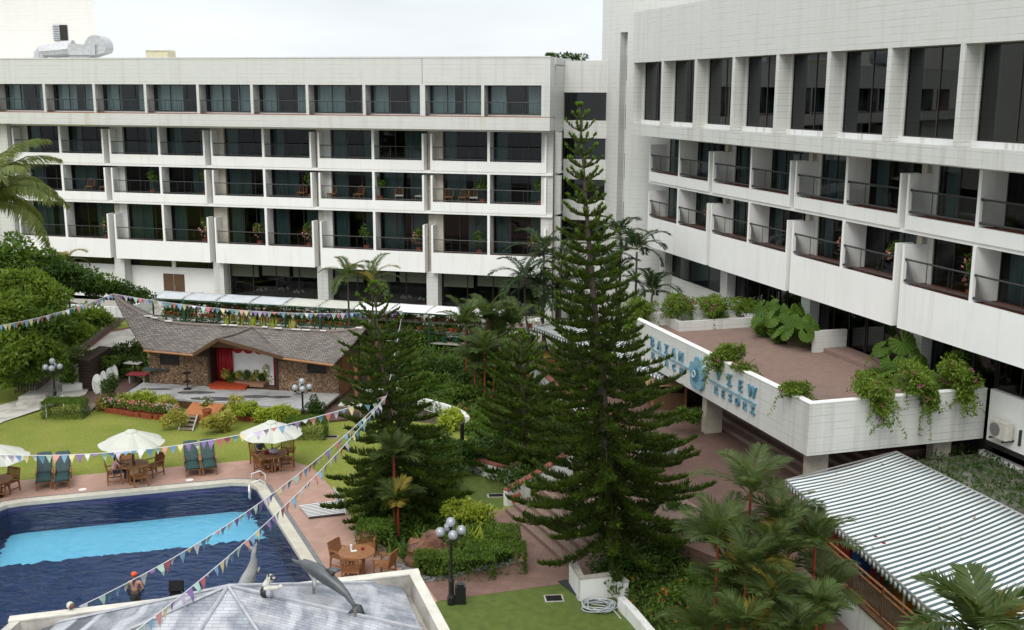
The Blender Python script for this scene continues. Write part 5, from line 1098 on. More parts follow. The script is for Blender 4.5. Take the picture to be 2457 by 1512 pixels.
# boulder and pebbles in the garden island
m = MB(); q = G(1025, 1352, 0); b0_ = MB(); b0_.ball((0, 0, 0), 1, 18, 12)
V = []
for x, y, z in b0_.v: n_k = 1 + .22 * math.sin(3.1 * x + 1.3) * math.cos(4.1 * y) + .15 * math.sin(7 * z + 2 * x) + random.uniform(-.03, .03); V.append(q + np.array([x * .78 * n_k + .1 * z, y * .5 * n_k, .42 + z * .62 * n_k]))
m.add(V, b0_.f); tag(m.build('boulder', M_rock), 'big reddish brown boulder in the garden island', 'boulder')
m = MB(); 
for k in range(110):
    t = k / 110; x, y = (1020 + 210 * t, 1394 - 46 * t) if k % 2 else (930 + 95 * t, 1340 + 50 * t); q = G(x + random.uniform(-6, 6), y + random.uniform(-4, 4), .03); m.ball(q, (random.uniform(.05, .12), random.uniform(.05, .1), .05), 6, 4)
o = m.build('pebbles', M_peb); o['kind'] = 'stuff'
# ================================================================ LAMPS
def lamp(base, h, sc, label):
    t = thing('garden_lamp', label, 'lamp', base, 'black garden lamps with five globes'); b = np.array(base); r = .155 * sc; m = MB()
    m.lathe(b, [(.13 * sc, 0), (.13 * sc, .25), (.09 * sc, .35), (.09 * sc, .8), (.05 * sc, .9), (.045 * sc, h)], 10); m.build('pole', M_black, t)
    arm = MB()
    for k in range(4): a = k * math.pi / 2 + .25; e_ = np.array([math.cos(a), math.sin(a), 0]) * .34 * sc; arm.tube([b + [0, 0, h - .35], b + e_ * .5 + [0, 0, h - .42], b + e_ + [0, 0, h - .30]], .022, 6); arm.lathe(b + e_ + [0, 0, h - .32], [(.05, 0), (.08 * sc, .05), (.08 * sc, .08)], 8)
    arm.lathe(b + [0, 0, h - .02], [(.05, 0), (.08 * sc, .04), (.08 * sc, .06)], 8); arm.build('arms', M_black, t)
    cs = [b + [0, 0, h + .04 + r]] + [b + np.array([math.cos(k * math.pi / 2 + .25), math.sin(k * math.pi / 2 + .25), 0]) * .34 * sc + [0, 0, h - .26 + r] for k in range(4)]
    for c in cs:
        m = MB(); m.ball(c, r, 16, 12); g = m.build('globe', M_globe, t, True); m = MB(); m.ball(c - [0, 0, .02], (.035, .035, .06), 8, 6); m.build('bulb', M_white, g)
    return t
l1b = G(1083, 1450, 0); lamp(l1b, 2.58, 1.0, 'black five globe garden lamp on the lower lawn by the pool bar')
m = MB(); m.box(l1b + [.28, .1, .3], (.34, .3, .6), .1); m.box(l1b + [.28, .1, .62], (.22, .2, .08), .1); tag(m.build('utility_box', M_black), 'black utility box at the foot of the nearest lamp', 'utility box')
lamp(G(134, 975, 0), 2.2, 1.0, 'black five globe garden lamp beside the path on the left'); lamp(G(728, 1022, 0), 2.05, 1.0, 'black five globe garden lamp before the stage platform')
q = G(1109, 1098, 0); t = thing('black_post', 'black post with a slanting arm at the end of the curved garden wall', 'post', q)
m = MB(); m.tube([q, q + [0, 0, 1.5]], .09, 8); m.ball(q + [0, 0, 1.55], .1, 8, 6); m.build('post', M_black, t); m = MB(); m.bar(q + [0, 0, .9], q + [-1.1, -.3, .35], .06); m.bar(q + [0, 0, .6], q + [-1.1, -.3, .1], .05); m.build('arm', M_black, t)

# ================================================================ PEOPLE
def skin(name, joints, edges, mat, parent=None, sub=2):
    me = bpy.data.meshes.new(name); off = root_loc(parent) if parent else np.zeros(3)
    me.from_pydata([tuple(np.array(j[0]) - off) for j in joints], edges, []); o = bpy.data.objects.new('tmp', me); COL.objects.link(o)
    md = o.modifiers.new('s', 'SKIN'); sv = me.skin_vertices[0].data
    for i, j in enumerate(joints): r = j[1]; sv[i].radius = (r, r) if not hasattr(r, '__len__') else r
    sv[0].use_root = True; o.modifiers.new('u', 'SUBSURF').levels = sub; o.modifiers['u'].render_levels = sub
    dg = bpy.context.evaluated_depsgraph_get(); m2 = bpy.data.meshes.new_from_object(o.evaluated_get(dg)); m2.name = name; bpy.data.objects.remove(o)
    m2.materials.clear(); m2.materials.append(mat); m2.polygons.foreach_set('use_smooth', [True] * len(m2.polygons))
    o2 = bpy.data.objects.new(name, m2); COL.objects.link(o2)
    if parent: o2.parent = parent
    return o2
def person(loc, rz, label, pose, shirt, bottoms, hairlen, extra=None, sc=1.):
    # local frame: facing -y, pelvis position given by the pose; joints in metres
    t = thing('person', label, 'person', loc); M_ = Matrix.Rotation(rz, 3, 'Z'); base = np.array(loc)
    def T(p): return base + np.array(M_ @ (Vector(p) * sc))
    J = pose; names = list(J); idx = {n: i for i, n in enumerate(names)}
    rad = dict(pelvis=.125, waist=.105, chest=.125, neck0=.05, neck=.048, head0=.07, head=.095, top=.06, shL=.06, shR=.06, elL=.042, elR=.042, wrL=.03, wrR=.03, haL=.034, haR=.034, hipL=.09, hipR=.09, knL=.06, knR=.06, anL=.042, anR=.042, toL=.03, toR=.03)
    E = [('pelvis', 'waist'), ('waist', 'chest'), ('chest', 'neck0'), ('neck0', 'neck'), ('neck', 'head0'), ('head0', 'head'), ('head', 'top')]
    for s in 'LR': E += [('chest', 'sh' + s), ('sh' + s, 'el' + s), ('el' + s, 'wr' + s), ('wr' + s, 'ha' + s), ('pelvis', 'hip' + s), ('hip' + s, 'kn' + s), ('kn' + s, 'an' + s), ('an' + s, 'to' + s)]
    skin('body', [(T(J[n]), rad[n] * sc) for n in names], [(idx[a], idx[b]) for a, b in E], M_skin, t)
    # fingers
    m = MB()
    for s in 'LR':
        w, h = np.array(J['wr' + s]), np.array(J['ha' + s]); d = (h - w) / np.linalg.norm(h - w); x = np.cross(d, [0, 0, 1.]); x /= np.linalg.norm(x) + 1e-6
        for k in range(4): L_ = (.065, .075, .07, .055)[k]; p = h + x * (-.027 + .018 * k) + d * .02; m.tube([T(p), T(p + d * L_ * .6 - [0, 0, .004]), T(p + d * L_ - [0, 0, .018])], [.009 * sc, .0085 * sc, .007 * sc], 5)
        p = h - x * .03 - d * .02; m.tube([T(p), T(p - x * .03 + d * .03), T(p - x * .032 + d * .055)], [.011 * sc, .01 * sc, .008 * sc], 5)
    m.build('fingers', M_skin, t)
    hd = np.array(J['head']); n0 = np.array(J['head0'])
    fw = np.array([0, -1., 0]); m = MB(); m.ball(T(hd + [0, -.098, -.015]), .014 * sc, 6, 5); m.build('nose', M_skin, t)
    m = MB()
    for sx in (-.034, .034): m.ball(T(hd + [sx, -.088, .012]), .010 * sc, 6, 5)
    m.box(T(hd + [0, -.088, -.055]), (.04 * sc, .01, .008)); m.build('eyes_and_mouth', M_hair, t)
    if hairlen is not None:
        m = MB(); m.ball(T(hd + [0, .018, .03]), (.108 * sc, .115 * sc, .10 * sc), 12, 8)
        if hairlen > 0: m.tube([T(hd + [0, .10, 0]), T(hd + [0, .16, -.08]), T(hd + [0, .15, -hairlen])], [.05 * sc, .045 * sc, .015 * sc], 7)
        m.build('hair', M_hair, t, True)
    if shirt:
        skin('shirt', [(T(J[n]), r * sc) for n, r in (('waist', .128), ('chest', .15), ('neck0', .07), ('shL', .076), ('shR', .076))] + [(T(np.array(J['sh' + s]) * .4 + np.array(J['el' + s]) * .6), .056 * sc) for s in 'LR'] + [(T(np.array(J['pelvis']) * .7 + np.array(J['waist']) * .3), .145 * sc)], [(7, 0), (0, 1), (1, 2), (1, 3), (1, 4), (3, 5), (4, 6)], shirt, t)
    if bottoms:
        e = .92 if bottoms[1] == 'long' else .45
        js = [(T(J['pelvis']), .145 * sc)]; ed = []
        for s in 'LR':
            h, k, a = [np.array(J[n + s]) for n in ('hip', 'kn', 'an')]; b = len(js); js.append((T(h), .10 * sc)); ed.append((0, b))
            if e > .5: js += [(T(k), .075 * sc), (T(k + (a - k) * .88), .058 * sc)]; ed += [(b, b + 1), (b + 1, b + 2)]
            else: js.append((T(h + (k - h) * .6), .09 * sc)); ed.append((b, b + 1))
        skin('trousers', js, ed, bottoms[0], t)
    if extra: extra(t, T)
    return t
SIT = dict(pelvis=(0, .05, .50), waist=(0, .02, .66), chest=(0, -.06, .86), neck0=(0, -.11, 1.0), neck=(0, -.14, 1.05), head0=(0, -.16, 1.10), head=(0, -.18, 1.18), top=(0, -.17, 1.25), shL=(-.16, -.09, .95), elL=(-.22, -.24, .76), wrL=(-.12, -.44, .79), haL=(-.08, -.50, .80), shR=(.16, -.09, .95), elR=(.22, -.24, .76), wrR=(.12, -.44, .79), haR=(.07, -.50, .80), hipL=(-.09, -.02, .50), knL=(-.11, -.42, .50), anL=(-.11, -.40, .09), toL=(-.12, -.55, .04), hipR=(.09, -.02, .50), knR=(.11, -.42, .50), anR=(.11, -.44, .09), toR=(.12, -.59, .04))
def cloth(t, T): m = MB(); m.ball(T((.13, -.08, .62)), (.12, .16, .09), 10, 6); m.build('yellow_wrap', M_yellow, t, True)
p0 = G(277, 1158, .01); person(p0 + [0, 0, 0], face(p0, tabs[0]), 'girl in a pink shirt and jeans leaning over the middle parasol table', SIT, M_pink, (M_jean, 'long'), .3, cloth, .98)
p0 = G(623, 1113, .01); person(p0, face(p0, tabs[1]), 'child in a blue sleeveless top sitting at the right parasol table', SIT, M_bluetop, (M_jean, 'short'), 0, None, .93)
# swimmer, seen from behind
STD = dict(pelvis=(0, 0, .95), waist=(0, 0, 1.1), chest=(0, -.01, 1.32), neck0=(0, .0, 1.45), neck=(0, -.01, 1.51), head0=(0, -.02, 1.56), head=(0, -.02, 1.64), top=(0, -.01, 1.71), shL=(-.19, 0, 1.40), elL=(-.27, -.02, 1.14), wrL=(-.16, -.2, 1.0), haL=(-.10, -.25, 1.0), shR=(.19, 0, 1.40), elR=(.27, -.02, 1.14), wrR=(.16, -.2, 1.0), haR=(.10, -.25, 1.0), hipL=(-.09, 0, .92), knL=(-.1, -.02, .5), anL=(-.1, .02, .08), toL=(-.11, -.12, .04), hipR=(.09, 0, .92), knR=(.1, -.02, .5), anR=(.1, .02, .08), toR=(.11, -.12, .04))
def capx(t, T): m = MB(); m.ball(T((0, -.01, 1.67)), (.107, .115, .085), 12, 8); m.build('swim_cap', M_cap, t, True)
sq = G(322, 1382, .38); person((sq[0], sq[1], POOLD + .02), math.pi, 'swimmer in an orange cap standing chest deep in the pool with back turned', STD, None, (M_trunks, 'short'), None, capx, 1.0)

# ================================================================ STATUES ON THE POOL BAR
def blob(name, spine, mat, parent, n=14):      # lofted body: (centre, half width, half height)
    m = MB(); P = [np.array(q[0], float) for q in spine]; V = []; F = []; k = len(P)
    for i, q in enumerate(spine):
        d = P[min(i + 1, k - 1)] - P[max(i - 1, 0)]; d /= np.linalg.norm(d); x = np.cross(d, [0, 0, 1.]); x /= np.linalg.norm(x) + 1e-9; y = np.cross(x, d)
        for j in range(n): a = 2 * math.pi * j / n; V.append(P[i] + x * math.cos(a) * q[1] + y * math.sin(a) * q[2])
    for i in range(k - 1):
        for j in range(n): F.append((i * n + j, i * n + (j + 1) % n, (i + 1) * n + (j + 1) % n, (i + 1) * n + j))
    F.append(tuple(range(n - 1, -1, -1))); F.append(tuple(range((k - 1) * n, k * n))); m.add(V, F); return m.build(name, mat, parent, True)
def fin(name, pts, th, mat, parent):
    pts = [np.array(p, float) for p in pts]; nrm = np.cross(pts[1] - pts[0], pts[2] - pts[0]); nrm /= np.linalg.norm(nrm) + 1e-9; n = len(pts); c = sum(pts) / n; m = MB()
    m.add([p for p in pts] + [c + nrm * th, c - nrm * th], [(i, (i + 1) % n, n) for i in range(n)] + [((i + 1) % n, i, n + 1) for i in range(n)]); return m.build(name, mat, parent, True)
DY = 27.4
def D(x, y, Y): return GY(x, y, Y)
dz = lambda x, y: D(x, y, 26.0 - (x - 700) / 170 * 1.2)
d1_ = thing('dolphin_statue', 'dark grey leaping dolphin statue balanced on the pool bar roof', 'statue', dz(868, 1470), 'dolphin statues of the pool bar')
px = lambda n: n / FPX * 26.4
blob('body', [(dz(701, 1342), px(3), px(2)), (dz(710, 1347), px(5), px(4)), (dz(722, 1351), px(6.5), px(6)), (dz(728, 1351), px(11), px(11)), (dz(740, 1358), px(14), px(15)), (dz(762, 1371), px(17), px(19)), (dz(788, 1389), px(16), px(18)), (dz(812, 1408), px(12), px(14)), (dz(832, 1427), px(8), px(9)), (dz(845, 1446), px(5), px(6)), (dz(852, 1458), px(4), px(4))], M_dolph, d1_)
fin('dorsal_fin', [dz(780, 1366), dz(793, 1361), dz(809, 1362), dz(819, 1370), dz(806, 1374), dz(799, 1385), dz(790, 1383)], .05, M_dolph, d1_)
q = dz(852, 1456); fin('tail_fluke', [q + [0, .05, .06], q + [-.18, -.12, -.14], q + [-.02, 0, -.10], q + [.16, .10, -.32], q + [.24, .2, -.36], q + [.14, .14, -.02]], .03, M_dolph, d1_)
for sx, xx in ((-1, 0), (1, 6)): fin('flipper', [dz(742 + xx, 1372) + [0, -.1 * sx, 0], dz(756 + xx, 1377) + [0, -.1 * sx, 0], dz(758 + xx, 1398) + [0, -.25 * sx, 0], dz(752 + xx, 1408) + [0, -.32 * sx, 0], dz(747 + xx, 1390) + [0, -.2 * sx, 0]], .025, M_dolphw, d1_)
m = MB(); m.tube([dz(752, 1404), dz(752, 1404) * [1, 1, 0] + [0, 0, 3.2]], .03, 6); m.tube([q, q + [0, 0, -.45]], .04, 6); m.build('support', M_drain, d1_)
YY = 27.8; dd_ = lambda x, y: D(x, y, YY); px2 = lambda n: n / FPX * YY
d2_ = thing('dolphin_statue', 'bleached grey dolphin statue diving with its tail raised above the pool', 'statue', dd_(588, 1410), 'dolphin statues of the pool bar')
blob('body', [(dd_(612, 1312), px2(4), px2(4)), (dd_(608, 1330), px2(6), px2(6)), (dd_(609, 1345), px2(9), px2(9)), (dd_(604, 1368), px2(14), px2(14)), (dd_(595, 1390), px2(19), px2(19)), (dd_(584, 1420), px2(23), px2(22)), (dd_(575, 1450), px2(20), px2(20)), (dd_(568, 1480), px2(9), px2(9))], M_dolphw, d2_)
fin('tail_fluke', [dd_(606, 1330), dd_(597, 1318), dd_(593, 1308), dd_(603, 1312), dd_(609, 1314), dd_(613, 1306), dd_(616, 1299), dd_(617, 1312), dd_(614, 1332)], .05, M_dolphw, d2_)
fin('flipper', [dd_(615, 1372), dd_(622, 1358), dd_(624, 1366), dd_(618, 1382)], .03, M_dolphw, d2_)
# diver figure
YD = 24.9; v_ = lambda x, y, o=0.: D(x, y, YD + o); pd = lambda n: n / FPX * YD
dv = thing('diver_statue', 'white diver statue with a face mask and dark vest on the pool bar roof', 'statue', v_(640, 1440))
skin('body', [(v_(640, 1424), .115), (v_(637, 1412), .105), (v_(638, 1402), .085), (v_(644, 1393), .07), (v_(650, 1386), .13), (v_(653, 1382), .11), (v_(652, 1412, -.1), .07), (v_(668, 1410, -.3), .05), (v_(676, 1406, -.38), .06), (v_(634, 1404, .15), .07), (v_(646, 1400, .0), .05), (v_(640, 1436), .11)], [(0, 1), (1, 2), (2, 3), (3, 4), (4, 5), (1, 6), (6, 7), (7, 8), (2, 9), (9, 10), (0, 11)], M_statw, dv)
m = MB(); m.ball(v_(637, 1421, .03), (pd(14), .19, pd(20)), 12, 8); m.build('vest', M_black, dv, True)
m = MB(); m.ball(v_(646, 1423, -.14), (pd(9), .12, pd(12)), 10, 8); m.build('belly', M_statg, dv, True)
m = MB(); m.box(v_(655, 1386, -.1), (pd(14), .12, pd(7)), .3, .2); m.build('face_mask', M_black, dv); m = MB(); m.ball(v_(657, 1387, -.14), (pd(5), .05, pd(2.5)), 8, 6); m.build('mask_lens', M_statg, dv)
m = MB(); m.tube([v_(643, 1384, -.1), v_(646, 1374, -.05)], .02, 6); m.build('snorkel', M_black, dv)
# ================================================================ BUNTING
def bunting(pts, nfl, size, label, seedv, twist=0.):
    random.seed(seedv); P = [np.array(p, float) for p in pts]; t = thing('bunting', label, 'bunting', P[0], 'strings of coloured bunting flags'); L = [0]
    for i in range(len(P) - 1): L.append(L[-1] + np.linalg.norm(P[i + 1] - P[i]))
    m = MB(); m.tube(P, .012, 4); m.build('cord', FL[0], t); pat = [1, 4, 5, 0, 5, 2, 3, 8, 1, 4, 0, 6, 2, 7]; k = random.randint(0, 9)
    for i in range(nfl):
        s = (i + .5) / nfl; a = lerp_path(P, s); d = lerp_path(P, min(1, s + .004)) - lerp_path(P, max(0, s - .004)); d /= np.linalg.norm(d) + 1e-9
        k += 1; sz = size * random.uniform(.85, 1.1); w = sz * .42; sw = np.array([-d[1], d[0], 0]) * random.uniform(-.35, .35 + twist); dn = np.array([0, 0, -1.]) + sw + d * random.uniform(-.15, .15); dn *= sz / np.linalg.norm(dn)
        if random.random() < .12: dn *= .45
        m = MB(); p, q = a - d * w, a + d * w; mid = (p + q) / 2 + dn * .5 + sw * .12; m.add([p, q, mid + d * w * .5, a + dn, mid - d * w * .5], [(0, 1, 2, 4), (4, 2, 3)]); o = m.build('flag', FL[pat[k % len(pat)]] if random.random() < .8 else random.choice(FL), t)
def sag(a, b, s, n=14): return [a + (b - a) * t - np.array([0, 0, s * 4 * t * (1 - t)]) for t in np.linspace(0, 1, n)]
horn = RG[0] + [0, 0, .02]
bunting(sag(GY(-60, 790, 52), horn, .25), 34, .36, 'bunting from the left edge up to the tip of the pavilion roof horn', 1)
cor = LW.p(LW.px(966, 742, -7.2)[0], -7.2, 3.15); cor2 = LW.p(*[0, -7.2, 3.0]); 
bunting(sag(horn, cor, .55), 62, .36, 'long bunting from the roof horn across the plant nursery', 2)
TIE = GY(928, 950, 39.0)
bunting(sag(cor, TIE, .05), 44, .34, 'bunting seen end on, falling from the nursery down into the shorter pine', 3)
bunting(sag(GY(-40, 1090, 40.5), TIE, .75, 20), 52, .34, 'bunting crossing the lawn in front of the cream parasols', 4)
bunting(sag(G(190, 1456, BZ + .02), TIE, .62, 20), 50, .33, 'bunting over the pool from the pool bar parapet to the shorter pine', 5)
bunting(sag(GY(290, 1540, 21.5), TIE, .45, 20), 52, .33, 'bunting over the painted roof passing the diver statue', 6)
# ================================================================ PLANTS
def unit(v): return v / (np.linalg.norm(v, axis=-1, keepdims=True) + 1e-9)
class LF:                                     # collects leaf quads
    def __init__(s): s.q = []
    def leaves(s, P, D, U, L, Wd, bend=.25, waist=.45):
        D = unit(D); S_ = unit(np.cross(D, U)); Nn = np.cross(S_, D); L = np.asarray(L).reshape(-1, 1); Wd = np.asarray(Wd).reshape(-1, 1)
        a = P; b = P + D * L * waist + S_ * Wd / 2 - Nn * L * bend * .1; c = P + D * L - Nn * L * bend; d = P + D * L * waist - S_ * Wd / 2 - Nn * L * bend * .1
        s.q.append(np.stack([a, b, c, d], 1)); return s
    def build(s, name, m, parent=None):
        Q = np.concatenate(s.q).reshape(-1, 3); F = np.arange(len(Q)).reshape(-1, 4); return link_mesh(name, Q, F, m, parent)
def shell(n, c, r, flat=.25):                 # points near the skin of a lumpy ellipsoid
    d = unit(rng.normal(size=(n, 3))); k = rng.uniform(.55, 1., (n, 1)) ** .5; return np.array(c) + d * k * np.array(r), d
def bushleaves(lf, c, r, n, leaf, clumps=9, up=.5):
    c = np.array(c, float); r = np.array(r, float)
    for k in range(clumps):
        d = unit(rng.normal(size=3)); d[2] = abs(d[2]) if rng.random() < .75 else d[2]
        cc = c + d * r * rng.uniform(.3, .92); rr = r * rng.uniform(.22, .52) * rng.uniform(.8, 1.2, 3)
        P, nn = shell(n // clumps, cc, rr); keep = P[:, 2] > c[2] - r[2] * .98; P, nn = P[keep], nn[keep]
        D = unit(nn + rng.normal(size=nn.shape) * .7 + [0, 0, up * .3]); U = unit(nn + [0, 0, .8] + rng.normal(size=nn.shape) * .5)
        lf.leaves(P, D, U, leaf * rng.uniform(.6, 1.25, len(P)), leaf * rng.uniform(.35, .6, len(P)))
def bush(label, c, r, n, leaf, mat, name='shrub', cat='shrub', group=None, clumps=9, flowers=None, nfl=0, box=False):
    lf = LF(); c = np.array(c, float)
    t = thing(name, label, cat, (c[0], c[1], c[2] - r[2] * .95), group) if flowers else None
    if box:
        P = c + rng.uniform(-1, 1, (n, 3)) * np.array(r); f = rng.integers(0, 5, n); s = np.sign(P - c)
        for ax in (0, 1): k = f == ax; P[k, ax] = c[ax] + s[k, ax] * r[ax] * rng.uniform(.9, 1.03, k.sum())
        k = f >= 2; P[k, 2] = c[2] + r[2] * rng.uniform(.85, 1.06, k.sum()); nn = unit((P - c) / np.array(r) ** 1.0); lf.leaves(P, nn + rng.normal(size=P.shape) * .6, nn + rng.normal(size=P.shape) * .5, leaf * rng.uniform(.6, 1.2, n), leaf * .5 * rng.uniform(.7, 1.2, n))
    else: bushleaves(lf, c, r, n, leaf, clumps)
    o = lf.build('foliage' if flowers else name, mat, t)
    if not flowers: return tag(o, label, cat, group)
    if flowers:
        f = LF(); P, nn = shell(nfl, c, np.array(r) * 1.02); k = (nn[:, 1] < .4) & (nn[:, 2] > -.4); P, nn = P[k], nn[k]
        P = np.repeat(P, 4, 0) + rng.normal(size=(len(P) * 4, 3)) * leaf * .35; nn = np.repeat(nn, 4, 0); f.leaves(P, nn + rng.normal(size=nn.shape), nn, leaf * .7 * np.ones(len(P)), leaf * .6 * np.ones(len(P))); f.build('flowers', flowers, t)
    return t
# ---- bunting pines (tiered conifers)
def conifer(base, top, label, rad, ntier, nbr, droop, seed, up=.5, dens=1., thick=.3):
    global rng
    rng = np.random.default_rng(seed); base, top = np.array(base, float), np.array(top, float); H = top[2] - base[2]
    t = thing('norfolk_pine', label, 'pine', base, 'tiered pines in the garden')
    ax = lambda h: base + (top - base) * h + np.array([.12 * math.sin(5 * h), 0, 0]) * (1 - h)
    m = MB(); hs = np.linspace(0, 1, 16); m.tube([ax(h) for h in hs], [H * .0135 * (1 - h) + .018 for h in hs], 8); tk = m.build('trunk', M_stem, t)
    lf = LF(); tip = LF(); br = MB(); ph = 0
    for i in range(ntier):
        h = .10 + .895 * (i / (ntier - 1)) ** .94; rr = rad(h) * rng.uniform(.9, 1.06); ph += .5 + rng.uniform(-.2, .2); o = ax(h); nb = nbr + 2 if h < .32 else nbr + 1 if h < .55 else nbr if h < .8 else max(4, nbr - 2)
        for k in range(nb):
            a = ph + k * 2 * math.pi / nb + rng.uniform(-.2, .2); dr = np.array([math.cos(a), math.sin(a), 0]); L = rr * rng.uniform(.74, 1.12)
            if rng.random() < .04 and h < .8: continue
            ns = max(5, int(L / .16)); s = np.linspace(0, 1, ns); dd = droop(h)
            sp = o + dr * (L * s)[:, None] + np.array([0, 0, 1.]) * (L * (-dd * s + .36 * up * s ** 2.6))[:, None] + np.cross(dr, [0, 0, 1])[None] * (L * .06 * rng.normal() * s ** 2)[:, None]
            br.tube([sp[0], sp[ns // 2], sp[-1]], [.022 * min(1.4, L / 1.6) + .006, .014, .005], 4, False)
            # foxtail branchlets
            n = int(L / .0115 * dens * (1.35 - .5 * h)); u = rng.uniform(.04, 1.0, n) ** .85; f = u * (ns - 1); j = np.minimum(f.astype(int), ns - 2); w = (f - j)[:, None]
            P = sp[j] * (1 - w) + sp[j + 1] * w; tg = unit(sp[j + 1] - sp[j]); sd = np.cross(tg, [0, 0, 1.]); sg = rng.choice([-1, 1], n)[:, None]
            uv = rng.uniform(-.15, 1.1, (n, 1)); D = tg * .75 + sd * sg * rng.uniform(.3, 1., (n, 1)) + np.array([0, 0, 1.]) * uv
            Lb = thick * (1.22 - .68 * h) * (.55 + .45 * np.sin(np.pi * np.clip(u, .15, .95))) * rng.uniform(.7, 1.15, n) * min(1, .45 + L / 2.2)
            lf.leaves(P, D, np.array([0, 0, 1.]) + rng.normal(size=(n, 3)) * .5, Lb, .045 + .03 * rng.random(n), -.35, .5)
            k2 = max(6, int(14 * dens)); u2 = rng.uniform(.86, 1.0, k2); f = u2 * (ns - 1); j = np.minimum(f.astype(int), ns - 2); w = (f - j)[:, None]; P = sp[j] * (1 - w) + sp[j + 1] * w; tg = unit(sp[j + 1] - sp[j])
            tip.leaves(P, tg + np.array([0, 0, .7]) + rng.normal(size=(k2, 3)) * .45, np.array([0, 0, 1.]) + rng.normal(size=(k2, 3)) * .4, thick * (.62 - .22 * h) * rng.uniform(.6, 1.1, k2), .045 + .025 * rng.random(k2), -.3, .5)
    br.build('branches', M_stem, t); cr = lf.build('crown', L_pine, t); tip.build('new_growth', L_pinet, t); return t
def interp(pts): xs_, ys_ = zip(*pts); return lambda h: float(np.interp(h, xs_, ys_))
PB = np.array([3.45, 34.6, .2]); PT = GY(1390, 252, 34.6)
conifer(PB, PT, 'tallest tiered pine standing in the middle of the garden', interp([(0, 2.0), (.06, 3.1), (.2, 3.25), (.35, 2.85), (.45, 2.35), (.58, 1.62), (.7, 1.1), (.78, .82), (.87, .62), (.95, .42), (1, .05)]), 36, 7, interp([(0, .62), (.25, .42), (.45, .30), (.6, .16), (.8, -.1), (.92, -.3), (1, -.5)]), 11, 1.0, 1.1, .33)
b2_ = G(960, 1238, 0); conifer([b2_[0], 39.6, 0], GY(897, 682, 39.6), 'shorter tiered pine with the bunting tied to it, left of the tallest', interp([(0, 2.2), (.1, 2.6), (.2, 2.55), (.35, 2.25), (.5, 1.8), (.7, 1.5), (.82, 1.1), (.92, .62), (1, .08)]), 20, 7, interp([(0, .7), (.3, .42), (.6, .2), (.85, -.1), (1, -.5)]), 12, .9, 1.1, .34)
conifer(GY(1255, 1135, 45.0), GY(1250, 800, 45.0), 'low bushy tiered pine between the two bigger pines', interp([(0, 2.6), (.2, 2.7), (.4, 2.2), (.6, 1.7), (.8, 1.0), (.93, .5), (1, .08)]), 13, 7, interp([(0, .4), (.5, .0), (.8, -.3), (1, -.6)]), 13, 1.0, 1.1, .35)
# ---- palms
def palm(base, h, label, nfr, fl, mat, seed, stemmat=M_stem, sr=.06, lean=(0, 0), shaft=None, arch=.9, lw_=.05, ll=.45, up0=1.2, name='palm', group=None, rz=0, nlf=34, yel=0, stems=None, vee=.5):
    global rng
    rng = np.random.default_rng(seed); base = np.array(base, float); t = thing(name, label, 'palm', base, group); heads = stems or [(0, 0, h)]
    st = MB(); sh = MB(); lf = LF(); ly = LF(); rc = MB(); hasy = False
    for dx, dy, hh in heads:
        b = base + [dx * .45, dy * .45, 0]; hd = base + [dx + lean[0], dy + lean[1], hh]; mid = (b + hd) / 2 + [dx * .15, dy * .15, .0]
        st.tube([b, mid, hd], [sr * 1.1, sr, sr * .8], 7)
        if shaft: sh.tube([hd - (hd - mid) * min(.9, 1.3 / max(hh, .1)), hd + [0, 0, .25]], [sr * 1.15, sr * .6], 7)
        for k in range(nfr):
            a = rz + k * 2.4 + rng.uniform(-.3, .3); el = up0 - (k / max(1, nfr - 1)) * arch * 1.05 + rng.uniform(-.12, .12); L = fl * rng.uniform(.82, 1.1); dr = np.array([math.cos(a), math.sin(a), 0]); ns = 9; pts = [hd + [0, 0, .15]]; e = el
            for s in range(ns): pts.append(pts[-1] + (dr * math.cos(e) + np.array([0, 0, math.sin(e)])) * L / ns); e -= arch / ns * (1 + s / ns * .9)
            pts = np.array(pts); rc.tube(pts[::2], [sr * .35, sr * .28, sr * .2, sr * .14, .006], 4, False)
            u = np.repeat(np.linspace(.14, .99, nlf), 2); f = u * ns; j = np.minimum(f.astype(int), ns - 1); w = (f - j)[:, None]; P = pts[j] * (1 - w) + pts[j + 1] * w; tg = unit(pts[j + 1] - pts[j]); sd = unit(np.cross(tg, [0, 0, 1.])); upv = np.cross(sd, tg); sg = np.tile([1, -1], nlf)[:, None]
            prof = np.sin(np.pi * (u * .82 + .12)) ** .6; Dv = tg * (.55 + .5 * u[:, None]) + sd * sg * 1.0 + upv * (vee * rng.uniform(.6, 1.2, (len(u), 1))); n_ = len(u)
            tgt = lf
            if yel and rng.random() < yel: tgt = ly; hasy = True
            tgt.leaves(P, Dv, upv + rng.normal(size=(n_, 3)) * .15, ll * prof * rng.uniform(.85, 1.1, n_), lw_ * np.ones(n_), .32, .35)
    st.build('stem', stemmat, t); rc.build('midribs', M_grstem, t)
    if shaft: sh.build('crownshaft', M_redstem if shaft == 'red' else M_grstem, t)
    lf.build('fronds', mat, t)
    if hasy: ly.build('yellow_fronds', L_palmy, t)
    return t
def at_h(x, y, Y): return GY(x, y, Y)
def redpalm(x, y, Y, zb, label, seed, fl=1.25, n=8, group='red stemmed palms', heads=None, lw=.044, ll=.56, dy=0):
    hd = GY(x, y + dy, Y); return palm((hd[0], Y, zb), hd[2] - zb, label, n, fl, L_palm, seed, M_redstem, .045, (0, 0), 'red', .8, lw, ll, 1.5, 'sealing_wax_palm', group, seed, 36, .04, [(0, 0, hd[2] - zb)] + [(a, b, (hd[2] - zb) * c) for a, b, c in heads] if heads else None, .45)
